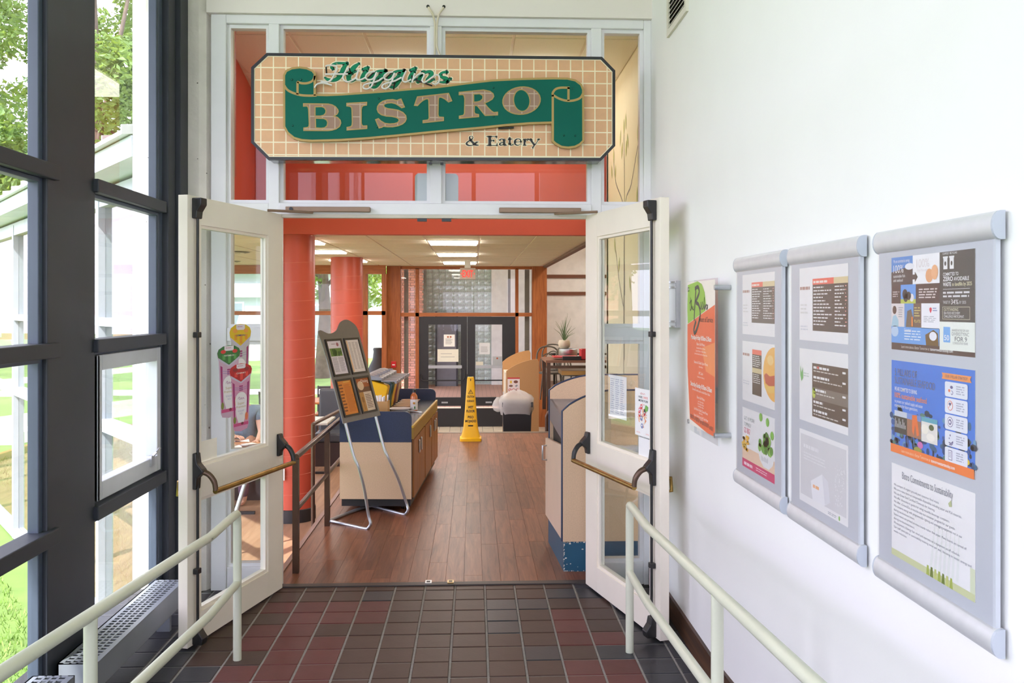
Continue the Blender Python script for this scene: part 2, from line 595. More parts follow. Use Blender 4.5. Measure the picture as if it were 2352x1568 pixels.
# ================================================================== glazed entrance screen
scr = sthing('window_1', 'white painted glazed screen with transom lights over the bistro doorway', 'window', (0, SY, 0))
def scr_part(x0, x1, z0, z1, name='mullion', d=0.05, m=M_frame, yo=0.0):
    return MB().box(x0, x1, SY - d + yo, SY + d + yo, z0, z1).build(name, m, scr, bevel=0.004)
scr_part(-1.385, -1.305, 0, 3.04, 'jamb', 0.055)
scr_part(0.915, XR, 0, 3.04, 'jamb', 0.055)
scr_part(-1.305, 0.915, 2.992, 3.04, 'head_rail', 0.055)
scr_part(-1.084, -1.028, 0, 2.992, 'mullion', 0.055)
scr_part(0.630, 0.686, 0, 2.992, 'mullion', 0.055)
scr_part(-0.233, -0.170, 2.046, 2.992, 'mullion', 0.055)
scr_part(-1.028, 0.630, 1.985, 2.046, 'header', 0.07)
scr_part(-1.305, -1.084, 1.985, 2.046, 'header', 0.055)
scr_part(0.686, 0.915, 1.985, 2.046, 'header', 0.055)
for a, b in ((-1.305, -1.084), (0.686, 0.915)):
    scr_part(a, b, 1.315, 1.387, 'rail', 0.045)
    scr_part(a, b, 0.655, 0.725, 'rail', 0.045)
    scr_part(a, b, 0.0, 0.12, 'rail', 0.045)
# beads set back round every light, then the pane
def light(x0, x1, z0, z1):
    b = MB()
    t = 0.018
    for q in ((x0, x0 + t, z0, z1), (x1 - t, x1, z0, z1), (x0 + t, x1 - t, z0, z0 + t), (x0 + t, x1 - t, z1 - t, z1)):
        b.box(q[0], q[1], SY - 0.03, SY + 0.02, q[2], q[3])
    b.build('glazing_bead', M_frame, scr)
    MB().box(x0 + t, x1 - t, SY + 0.004, SY + 0.010, z0 + t, z1 - t).build('pane', M_glass, scr)
for q in ((-1.305, -1.084, 2.046, 2.992), (-1.028, -0.233, 2.046, 2.992), (-0.170, 0.630, 2.046, 2.992), (0.686, 0.915, 2.046, 2.992)):
    light(*q)
for a, b in ((-1.305, -1.084), (0.686, 0.915)):
    for z0, z1 in ((0.12, 0.655), (0.725, 1.315), (1.387, 1.985)):
        light(a, b, z0, z1)
# weather strip and soffit strike plates under the header
MB().box(-1.028, 0.630, SY - 0.066, SY - 0.02, 1.968, 1.986).build('door_stop', mat('off_white_strip', (214, 206, 190), 0.6), scr)
for x in (-0.30, -0.17):
    k = MB().box(x, x + 0.05, SY - 0.062, SY - 0.03, 1.952, 1.969).build('strike_plate', M_black, scr)
tag(MB().box(-1.03, 0.63, SY - 0.02, SY + 0.03, 0.0, 0.006).build('trim_1', mat('dark_threshold', (64, 58, 56), 0.5)), 'dark threshold strip between quarry tile and brown planks', 'trim', kind='structure')
for x, n in ((-0.245, 'silver floor strike with a black slot, left of the pair in the threshold'), (-0.125, 'brass floor strike with a black slot, right of the pair in the threshold')):
    t = thing('floor_strike', n, 'strike plate', (x, SY + 0.012, 0.006), group='floor strikes in the threshold')
    MB().box(x - 0.017, x + 0.017, SY + 0.0, SY + 0.05, 0.006, 0.010).build('plate', M_chrome if x < -0.2 else M_brass, t)
    MB().box(x - 0.010, x + 0.010, SY + 0.012, SY + 0.038, 0.0095, 0.0105).build('slot', M_kick, t)
# grey back of a square sign stuck to the transom, behind the centre mullion
sq = []
for cx, cz, a in ((-0.105, 2.195, 0), (-0.295, 2.195, 1), (-0.295, 2.075, 2), (-0.105, 2.075, 3)):
    sq += [(cx + 0.022 * math.cos(PI / 2 * a + PI / 2 * k / 4), SY + 0.013, cz + 0.022 * math.sin(PI / 2 * a + PI / 2 * k / 4)) for k in range(5)]
tag(MB().prism(sq, (0, 0.004, 0)).build('sign_plate', mat('grey_sign_back', (190, 192, 190), 0.4)), 'plain grey square plate on the transom glass above the door header', 'plate')

# ================================================================== left glass wall of the corridor
lw = sthing('window_2', 'tall charcoal metal window wall along the corridor looking onto the lawn', 'window', (XL, 0, 0))
def lw_part(name, x0, x1, y0, y1, z0, z1, m=M_dark, bev=0.004):
    return MB().box(x0, x1, y0, y1, z0, z1).build(name, m, lw, bevel=bev)
bays = [(3.69, 4.44), (2.15, 3.26), (0.55, 1.75), (-1.05, 0.15), (-3.1, -1.45)]
lw_part('post', -1.588, -1.535, 3.27, 3.675, -0.3, 3.9)
lw_part('post', -1.588, -1.535, 1.76, 2.14, -0.3, 3.9)
lw_part('post', -1.588, -1.535, 0.16, 0.54, -0.3, 3.9)
lw_part('post', -1.588, -1.535, -1.44, -1.06, -0.3, 3.9)
lw_part('end_mullion', -1.585, -1.52, 4.50, 4.60, -0.3, 3.9)
lw_part('end_mullion', -1.585, -1.50, 4.62, 4.74, -0.3, 3.9)
lw_part('trim_strip', -1.588, -1.55, 4.44, 4.50, -0.3, 3.9, mat('blue_grey_frame', (72, 82, 98), 0.45))
M_jamb = MATS['blue_grey_frame']
for k, (a, b) in enumerate(bays):
    lw_part('jamb', -1.592, -1.552, b - 0.02, b + 0.012, -0.3, 3.9, M_jamb)
    lw_part('jamb', -1.592, -1.552, a - 0.012, a + 0.02, -0.3, 3.9, M_jamb)
    zo = 0
    for z0, z1 in ((1.960, 2.016), (1.312, 1.366), (0.632, 0.690)):
        lw_part('transom', -1.60, -1.515, a - (0.03 if k == 0 else 0.05), b + (0.07 if k else 0.02), z0, z1)
        lw_part('glazing_ledge', -1.59, -1.55, a + 0.01, b - 0.01, z0 - 0.016, z0, M_jamb, 0.002)
    lw_part('sill', -1.62, -1.52, a, b, -0.02, 0.06)
    for z0, z1 in ((0.06, 0.632), (0.690, 1.312), (1.366, 1.960), (2.016, 3.9)):
        MB().box(-1.582, -1.577, a, b, z0, z1).build('pane', M_glass, lw)
# awning casement in the last bay
cas = lw_part('casement', -1.60, -1.535, 3.70, 3.722, 0.70, 1.30, M_silver)
tag(cas, 'light grey metal awning casement')
cm = mat('light_grey_casement', (196, 200, 204), 0.4, 0.2)
for q in ((3.70, 3.745, 0.70, 1.30), (4.385, 4.432, 0.70, 1.30)):
    lw_part('casement_stile', -1.595, -1.535, q[0], q[1], q[2], q[3], cm)
for q in ((0.70, 0.775), (1.235, 1.30)):
    lw_part('casement_rail', -1.595, -1.535, 3.745, 4.385, q[0], q[1], cm)
lat = MB().tube([(-1.535, 4.30, 0.775), (-1.515, 4.31, 0.80), (-1.515, 4.36, 0.815)], 0.006, 8)
lat.box(-1.545, -1.525, 4.28, 4.32, 0.74, 0.79)
lat.build('latch', M_chrome, lw)

# ================================================================== raised brown plank platform inside
pf = struct('floor', 'raised brown wood-look plank floor leading to the far doors', MB().box(-1.075, 1.42, SY, 10.60, -0.8, -0.004), mat('platform_core', (70, 48, 40), 0.7))
pw, plen = 0.1016, 0.914
i = 0
x = -1.07
pm_me = {}
while x < 1.40:
    x1 = min(x + pw, 1.415)
    y = SY + 0.012 - random.random() * plen
    while y < 10.50:
        y0, y1 = max(y, SY + 0.012), min(y + plen, 10.50)
        if y1 - y0 > 0.04:
            tile_obj(x + 0.0004, x1 - 0.0004, y0 + 0.0004, y1 - 0.0004, M_plat, pf, 0.0, 'plank', 0.004)
        y += plen
    x = x1
tag(MB().box(-1.075, 1.42, 10.50, 10.60, -0.004, 0.004).build('trim_2', mat('bronze_nosing', (126, 112, 98), 0.4, 0.4)), 'metal nosing strip at the far edge of the plank floor', 'trim', kind='structure')
tag(MB().box(-1.10, -1.072, SY, 10.60, -0.03, 0.006).build('trim_3', mat('pinkish_edge_strip', (158, 128, 116), 0.45)), 'pale edge strip where the plank floor meets the sunken dining area', 'trim', kind='structure')
st = MB()
for k in range(4):
    st.box(-1.075, 1.42, 10.60 + 0.28 * k, 10.60 + 0.28 * (k + 1), -0.8, -0.16 * (k + 1))
struct('floor', 'steps down from the plank floor to the far entrance', st, mat('brown_step', (104, 74, 60), 0.5))
# lower floors
struct('floor', 'sunken dining floor of pale brown planks lit by the sun', MB().prism([(-1.075, 4.9, -0.92), (-1.45, 4.9, -0.92), (-1.72, 5.22, -0.92), (-7.05, 12.47, -0.92), (-7.05, 16.8, -0.92), (-1.075, 16.8, -0.92)], (0, 0, 0.12)), wood_mat('dining_plank', (176, 140, 112), (140, 104, 80), 'Y', rough=0.4, scale=3))
lf = struct('floor', 'pale square tile floor inside the far black doors', MB().box(-1.075, 4.0, 11.7, 17.05, -0.92, -0.808), M_grout)
m_lt = mat('pale_square_tile', (214, 202, 184), 0.4, var=0.05, rnd=0.06)
for i in range(-5, 20):
    for j in range(9):
        x0 = -0.04 + i * 0.203
        y0 = 15.2 + j * 0.203
        tile_obj(x0 + 0.004, x0 + 0.199, y0 + 0.004, y0 + 0.199, m_lt, lf, -0.80)

# ================================================================== bulkheads and ceilings
struct('wall_bulkhead', 'deep brick red bulkhead across the bistro seen through the transom', MB().box(-2.50, 3.2, 9.45, 9.60, 2.26, 3.75), M_red)
struct('wall_bulkhead', 'red side bulkhead above the dining area', MB().prism([(-1.78, 5.3, 2.26), (-2.32, 9.6, 2.26), (-2.42, 9.6, 2.26), (-1.88, 5.3, 2.26)], (0, 0, 1.49)), M_red)
struct('wall_bulkhead', 'red panel closing the bulkhead beside the pier', MB().box(-1.88, -1.40, 5.2, 5.3, 2.26, 3.75), M_red)
uc = struct('ceiling', 'upper suspended ceiling behind the sign', MB().prism([(-1.88, 4.86, 3.72), (-1.88, 5.3, 3.72), (-2.42, 9.6, 3.72), (1.45, 9.6, 3.72), (1.45, 4.86, 3.72)], (0, 0, 0.13)), M_tee)
for i in range(7):
    for j in range(4):
        x0 = -2.72 + i * 0.61
        y0 = 4.88 + j * 1.22
        tile_obj(max(x0, -1.78 - 0.126 * (y0 - 5.3)) + 0.012, min(x0 + 0.61, 1.40) - 0.012, y0 + 0.012, min(y0 + 1.22, 9.45) - 0.012, M_ceil2, uc, 3.712, 'ceiling_tile', -0.008)
lc = struct('ceiling', 'low ribbed tile ceiling over the bistro and dining area', MB().prism([(1.33, 9.60, 2.27), (-4.90, 9.60, 2.27), (-7.05, 12.52, 2.27), (-7.10, 16.9, 2.27), (-1.64, 17.05, 2.27), (1.33, 17.05, 2.27)], (0, 0, 0.13)), M_tee)
lc2 = struct('ceiling', 'low ceiling over the dining bay beside the bulkhead', MB().poly([(-1.80, 5.30, 2.265), (-2.38, 9.60, 2.265), (-4.95, 9.60, 2.265)]), M_ceil2)
LX0 = -0.545
lights_at = [(0, 0), (0, 4), (0, 9), (-3, 1), (-3, 3), (-3, 7)]
for i in range(-10, 4):
    for j in range(13):
        x0 = LX0 + i * 0.61
        y0 = 9.60 + j * 0.61
        x1 = min(x0 + 0.61, 1.33)
        y1 = min(y0 + 0.61, 17.05)
        if x1 - x0 < 0.08 or y1 - y0 < 0.08 or x0 < -1.72 - 0.7345 * (y0 - 5.22) + 0.1 or x0 < -7.0:
            continue
        lit = (i in (0, -3) and (i, j) in ((0, 1), (0, 5), (0, 9), (-3, 1), (-3, 4), (-3, 8)))
        if not lit:
            tile_obj(x0 + 0.012, x1 - 0.012, y0 + 0.012, y1 - 0.012, M_ceil, lc, 2.262, 'ceiling_tile', -0.008)
names = {(0, 1): 'nearest the red bulkhead over the plank floor', (0, 5): 'over the middle of the walkway', (0, 9): 'beside the exit sign',
         (-3, 1): 'just behind the first red column', (-3, 4): 'between the two red columns', (-3, 8): 'beyond the second red column'}
for (i, j), w in names.items():
    x0 = LX0 + i * 0.61
    y0 = 9.60 + j * 0.61
    t = thing('ceiling_light', 'square white troffer light ' + w, 'ceiling light', (x0 + 0.3, y0 + 0.3, 2.262), group='troffer lights in the low ceiling')
    fr = MB()
    for q in ((0.012, 0.598, 0.012, 0.03), (0.012, 0.598, 0.58, 0.598), (0.012, 0.03, 0.03, 0.58), (0.58, 0.598, 0.03, 0.58)):
        fr.box(x0 + q[0], x0 + q[1], y0 + q[2], y0 + q[3], 2.252, 2.268)
    fr.build('frame', M_tee, t)
    MB().box(x0 + 0.03, x0 + 0.58, y0 + 0.03, y0 + 0.58, 2.236, 2.266).build('diffuser', emit_mat('light_diffuser', (255, 248, 238), 20.0), t)
# brown edge beam of the low ceiling on the right, high space behind it
struct('wall_soffit', 'brown painted edge of the low ceiling on the stair side', MB().box(1.33, 1.40, 9.60, 17.05, 2.235, 2.9), mat('brown_soffit', (122, 88, 76), 0.6))
# ---- right interior wall with the leaf mural, end wall far right
struct('wall_interior', 'cream wall with a painted stem and leaf mural inside the bistro', MB().box(1.40, 1.52, 4.90, 9.3, -0.1, 3.8), M_cream)
struct('wall_far', 'white far wall with brown horizontal trim strips behind the stacked chairs', MB().box(1.35, 6.0, 18.4, 18.55, -0.9, 4.5), mat('far_white_wall', (246, 247, 246), 0.6))
for z in (2.12, 1.765):
    tag(MB().box(1.35, 6.0, 18.37, 18.40, z - 0.035, z + 0.035).build('trim_4' if z > 2 else 'trim_5', mat('brown_trim', (120, 72, 48), 0.5)), ('upper' if z > 2 else 'lower') + ' brown trim strip on the white far wall', 'trim', kind='structure')
struct('ceiling', 'high cream ceiling over the stair side of the bistro', MB().box(1.40, 6.0, 9.3, 18.6, 3.6, 3.75), M_cream)
struct('wall_stair', 'unseen oak faced return added to block daylight between the far doors and the white wall', MB().box(1.34, 1.394, 17.0, 18.5, -0.9, 3.7), M_wood)  # closes a gap that let a patch of daylight onto the far wall
struct('wall_stair', 'cream side wall beyond the stacked chairs', MB().box(5.9, 6.0, 9.3, 18.6, -0.9, 3.7), M_cream)
struct('floor', 'upper landing floor under the stacked chairs', MB().box(1.42, 6.0, 9.3, 18.4, -0.9, -0.05), mat('landing_floor', (120, 92, 76), 0.5))
struct('wall_interior', 'cream return wall at the end of the mural', MB().box(1.40, 6.0, 9.2, 9.32, -0.1, 3.8), M_cream)
struct('wall_soffit', 'cream panel between ceiling edge and high ceiling', MB().box(1.345, 1.40, 9.6, 17.05, 2.9, 3.75), M_cream)
for nm_, lx, ly, lz, lab in (('ceiling_light', -0.61, 8.0, 3.72, 'added unseen troffer in the upper ceiling behind the sign, over the walkway'), ('ceiling_light', 0.61, 8.0, 3.72, 'added unseen troffer in the upper ceiling behind the sign, by the mural wall'), ('ceiling_light', 2.6, 13.0, 3.6, 'added unseen troffer in the high ceiling over the serving table'), ('ceiling_light', 2.6, 16.0, 3.6, 'added unseen troffer in the high ceiling by the white far wall')):  # hidden lamps added to brighten the upper ceiling and far white wall
    t = thing(nm_, lab, 'ceiling light', (lx, ly, lz), group='added unseen lights in the high ceilings')
    fr = MB()
    for q in ((-0.30, 0.30, -0.60, -0.57), (-0.30, 0.30, 0.57, 0.60), (-0.30, -0.27, -0.57, 0.57), (0.27, 0.30, -0.57, 0.57)):
        fr.box(lx + q[0], lx + q[1], ly + 0.6 + q[2], ly + 0.6 + q[3], lz - 0.030, lz - 0.0)
    fr.build('frame', M_tee, t)
    MB().box(lx - 0.27, lx + 0.27, ly + 0.03, ly + 1.17, lz - 0.100, lz - 0.016).build('diffuser', emit_mat('added_upper_diffuser' if ly < 10 else 'added_stair_diffuser', (255, 248, 238), 5.0 if ly < 10 else 20.0), t)
# mural stems and leaves
mur = thing('wall_mural', 'painted grey stems with pale green leaves on the cream wall', 'mural', (1.398, 8.2, 1.0))
def onr(x, z):
    return (1.3985, x, z)
sm = MB()
for pts in ([(8.22, 0.3), (8.24, 1.2), (8.22, 2.0), (8.24, 2.42), (8.70, 2.72), (8.85, 2.98)], [(8.20, 1.0), (8.21, 2.0), (8.20, 2.6), (8.22, 3.1)], [(8.18, 1.6), (8.17, 2.40), (7.85, 2.58), (7.60, 2.80), (7.50, 2.88)], [(8.26, 1.5), (8.5, 1.75), (8.7, 2.05)]):
    sm.ribbon(smoothpath(pts, 5), 0.018, onr)
sm.build('stem', mat('mural_stem_grey', (128, 120, 116), 0.7), mur)
for (y, z, a) in ((8.22, 3.17, 0.0), (8.42, 3.10, 0.25), (8.12, 3.20, -0.1), (8.33, 2.97, 0.25), (8.02, 3.0, -0.3), (8.10, 2.95, 0.3), (8.82, 3.0, -0.15), (8.95, 2.86, -0.35), (8.72, 2.82, 0.2), (7.52, 2.98, 0.1), (7.50, 2.74, -0.05), (7.55, 2.45, 0.1), (8.75, 2.1, -0.3), (8.5, 1.9, 0.4), (7.9, 1.7, -0.4)):
    q = []
    for k in range(13):
        t = k / 12
        q.append((t * 0.16 - 0.08, 0.030 * math.sin(PI * t)))
    for k in range(11, 0, -1):
        t = k / 12
        q.append((t * 0.16 - 0.08, -0.030 * math.sin(PI * t)))
    ca, sa = math.cos(PI / 2 + a), math.sin(PI / 2 + a)
    MB().poly([(1.3975, y + p[0] * ca - p[1] * sa, z + p[0] * sa + p[1] * ca) for p in q]).build('leaf', mat('mural_leaf_green', (184, 186, 116), 0.7), mur)

# ================================================================== far entrance wall (Y = 17)
FY = 17.0
fw = sthing('window_3', 'oak framed glass entrance screen around the far black doors', 'window', (0, FY, -0.8))
def fpart(name, x0, x1, z0, z1, m=M_wood, d=0.06, yo=0):
    return MB().box(x0, x1, FY - d + yo, FY + d + yo, z0, z1).build(name, m, fw)
fpart('oak_post', -1.645, -1.385, -0.8, 2.26, M_wood, 0.12)
fpart('oak_post', 1.115, 1.394, -0.8, 2.26, M_wood, 0.12)
fpart('mullion', -1.105, -1.040, -0.8, 2.22)
fpart('mullion', 0.795, 0.855, -0.8, 2.22)
fpart('head_rail', -1.385, 1.115, 2.205, 2.26, M_woodh)
fpart('rail', -1.385, 1.115, 1.305, 1.375, M_woodh)
for a, b, z0, z1 in ((-1.385, -1.105, 1.375, 2.205), (-1.04, 0.795, 1.375, 2.205), (0.855, 1.115, 1.375, 2.205), (-1.385, -1.105, -0.8, 1.305), (0.855, 1.115, -0.8, 1.305)):
    MB().box(a, b, FY + 0.0, FY + 0.006, z0, z1).build('pane', M_glass, fw)
fpart('grey_mullion', -1.335, -1.255, -0.8, 2.205, mat('grey_vestibule_frame', (128, 122, 114), 0.5), 0.03, 0.14)
fpart('grey_mullion', 0.985, 1.075, -0.8, 2.205, MATS['grey_vestibule_frame'], 0.03, 0.14)
fpart('grey_mullion', -0.965, -0.905, 1.375, 2.205, MATS['grey_vestibule_frame'], 0.02, 0.14)
fpart('grey_mullion', 0.66, 0.71, 1.375, 2.205, MATS['grey_vestibule_frame'], 0.02, 0.14)
M_bd = mat('black_door_paint', (34, 34, 37), 0.4, var=0.1)
for side, x0, x1, gx0, gx1, nm in ((-1, -1.04, -0.125, -0.86, -0.245, 'door_3'), (1, -0.118, 0.795, 0.03, 0.545, 'door_4')):
    d = sthing(nm, 'black metal glazed far door ' + ('with two paper notices, hinged by the brick side' if side < 0 else 'with one paper notice, beside the brown waste cabinet'), 'door', ((x0 + x1) / 2, FY, -0.8))
    fr = MB()
    for q in ((x0, gx0, -0.79, 1.30), (gx1, x1, -0.79, 1.30), (gx0, gx1, 1.15, 1.30), (gx0, gx1, -0.62, -0.45) , (gx0, gx1, -0.79, -0.62), (gx0, gx1, -0.40, -0.24)):
        fr.box(q[0], q[1], FY - 0.03, FY + 0.03, q[2], q[3])
    fr.build('door_frame', M_bd, d)
    MB().box(gx0, gx1, FY - 0.004, FY + 0.004, -0.45, 1.15).build('pane', M_glass, d)
    MB().box(gx0 - 0.0, gx1 + 0.02, FY - 0.09, FY - 0.05, 0.32, 0.375).build('push_bar', M_alu, d)
    bar = MB().tube([(gx0 - 0.14, FY - 0.03, 0.20), (gx0 - 0.14, FY - 0.08, 0.12), (gx0 - 0.10, FY - 0.09, 0.09), (gx1 + 0.04, FY - 0.09, 0.09), (gx1 + 0.07, FY - 0.08, 0.13), (gx1 + 0.07, FY - 0.03, 0.30)], 0.014, 8)
    bar.build('pull_handle', M_bd, d)
    MB().box((gx0 + gx1) / 2 - 0.06, (gx0 + gx1) / 2 + 0.06, FY - 0.034, FY - 0.028, -0.35, -0.32).build('badge', M_alu, d)
def notice(x0, x1, z0, z1, label, rgb=(240, 240, 236), n=6, y=FY - 0.012, dots=()):
    t = thing('paper_notice', label, 'notice', ((x0 + x1) / 2, y, z0), group='notices on the far doors')
    MB().box(x0, x1, y - 0.002, y, z0, z1).build('sheet', ink(rgb), t)
    pr = MB()
    for k in range(n):
        zz = z1 - (z1 - z0) * (0.35 + 0.5 * k / n)
        pr.box(x0 + (x1 - x0) * 0.15, x1 - (x1 - x0) * (0.15 + 0.2 * random.random()), y - 0.003, y - 0.002, zz - 0.006, zz + 0.002)
    pr.build('print', ink((150, 150, 152)), t)
    if dots:
        dm = MB()
        for dx in dots:
            dm.disc((x0 + (x1 - x0) * dx, z1 - (z1 - z0) * 0.2), 0.018, lambda a, b: (a, y - 0.003, b))
        dm.build('emblem', ink((176, 88, 50)), t)
    return t
notice(-0.57, -0.36, 0.73, 0.96, 'white notice with two orange dots on the black far door', dots=(0.38, 0.62))
notice(-0.69, -0.29, 0.44, 0.68, 'wide pale yellow notice below the dotted one on the far door', (232, 230, 214), 2)
notice(0.105, 0.31, 0.58, 0.80, 'light grey notice on the far door nearer the waste cabinet', (206, 208, 210), 5)
notice(0.04, 0.18, 0.34, 0.44, 'small blank yellowish slip beside the push bar', (214, 210, 190), 0)
notice(0.36, 0.54, 0.36, 0.54, 'grey square access sign with a red mark on the far door', (168, 172, 174), 0, dots=(0.5,))

# ================================================================== dining bay: glazed walls
D0 = Vector((-1.72, 5.22)); DD = Vector((-0.592, 0.806)); DN = Vector((-0.806, -0.592))
bay = sthing('window_4', 'angled glazed wall of the dining bay with grey metal frames', 'window', (D0.x, D0.y, -0.8))
M_bayf = mat('grey_bay_frame', (176, 182, 190), 0.45, 0.1)
def dseg(a, b, z0, z1, d0, d1, name, m):
    p = D0 + DD * a + DN * d0
    q = DD * (b - a)
    w = DN * (d1 - d0)
    return MB().fbox((p.x, p.y, z0), (q.x, q.y, 0), (w.x, w.y, 0), (0, 0, z1 - z0)).build(name, m, bay)
LB = 9.0
k = 0
ps = [0.10, 1.55, 3.15, 4.75, 6.35, 7.95, 8.95]
for a in ps:
    dseg(a - 0.035, a + 0.035, -0.8, 2.30, -0.05, 0.05, 'mullion', M_bayf)
for z0, z1 in ((-0.8, -0.70), (0.62, 0.70), (1.36, 1.42), (2.20, 2.32)):
    dseg(0.1, LB, z0, z1, -0.045, 0.045, 'rail', M_bayf)
for a, b in zip(ps[:-1], ps[1:]):
    for z0, z1 in ((-0.70, 0.62), (0.70, 1.36), (1.42, 2.20)):
        dseg(a + 0.035, b - 0.035, z0, z1, -0.004, 0.004, 'pane', M_glass)
# wood inner face of the head of the bay
dseg(0.1, LB, 2.12, 2.26, -0.10, -0.05, 'oak_head', M_woodh)
# fascia and standing-seam roof
rf = sthing('roof', 'grey standing seam metal roof of the dining bay outside', 'roof', (D0.x, D0.y, 2.32))
def dpt(a, d, z):
    p = D0 + DD * a + DN * d
    return (p.x, p.y, z)
MB().prism([dpt(0.0, 0.25, 2.34), dpt(0.0, 0.25, 2.46), dpt(0.0, -0.05, 2.46), dpt(0.0, -0.05, 2.34)], tuple(DD * LB) + (0,)).build('fascia', mat('pale_grey_fascia', (206, 212, 222), 0.4, 0.2), rf)
m_rs = mat('pale_metal_roof', (206, 208, 206), 0.5, 0.2)
def rin(a):
    """how far the roof runs inward from the glass line before it meets the bulkhead"""
    px_, py_ = D0 + DD * a
    t = (-1.92 - 0.1256 * (py_ - 5.3) - px_) / (0.806 + 0.1256 * 0.592)
    return max(0.05, min(1.9, t))
def rz(d):
    return 2.485 + (0.30 - d) * 0.145
for kk in range(22):
    a, b = kk * 0.41, min(LB, (kk + 1) * 0.41)
    da, db = -rin(a), -rin(b)
    q = [dpt(a, 0.30, rz(0.30)), dpt(b, 0.30, rz(0.30)), dpt(b, db, rz(db)), dpt(a, da, rz(da))]
    MB().prism(q, (0, 0, -0.025)).build('roof_sheet', m_rs, rf)
    MB().prism([dpt(a, 0.30, rz(0.30)), dpt(a, 0.30, rz(0.30) + 0.03), dpt(a, da, rz(da) + 0.03), dpt(a, da, rz(da))], tuple(DD * 0.02) + (0,)).build('seam', m_rs, rf)
# dining back wall
bw = sthing('window_5', 'oak framed back window wall of the dining area facing the lawn', 'window', (-4.4, 16.7, -0.8))
def bpart(name, x0, x1, z0, z1, m, d=0.05):
    return MB().box(x0, x1, 16.7 - d, 16.7 + d, z0, z1).build(name, m, bw)
bpart('oak_head', -7.2, -1.645, 2.10, 2.29, M_woodh, 0.07)
bpart('rail', -7.2, -1.645, 1.335, 1.41, M_woodh)
bpart('rail', -7.2, -1.645, -0.80, -0.68, M_woodh)
xs = [-7.2, -5.9, -3.78, -2.02, -1.67]
for x in xs:
    bpart('oak_mullion', x - 0.045, x + 0.045, -0.68, 2.10, M_wood)
for a, b in zip(xs[:-1], xs[1:]):
    for z0, z1 in ((-0.68, 1.335), (1.41, 2.10)):
        MB().box(a + 0.045, b - 0.045, 16.698, 16.704, z0, z1).build('pane', M_glass, bw)
pe = D0 + DD * LB
lw5 = sthing('window_6', 'oak framed end window of the dining bay', 'window', (-7.1, 14.6, -0.8))
for y in (12.5, 14.6, 16.65):
    MB().box(-7.12, -7.03, y - 0.045, y + 0.045, -0.8, 2.3).build('oak_mullion', M_wood, lw5)
for z in (-0.75, 1.37, 2.2):
    MB().box(-7.12, -7.03, 12.5, 16.65, z - 0.05, z + 0.05).build('rail', M_woodh, lw5)
for a, b in ((12.545, 14.555), (14.645, 16.605)):
    MB().box(-7.08, -7.074, a, b, -0.7, 2.15).build('pane', M_glass, lw5)
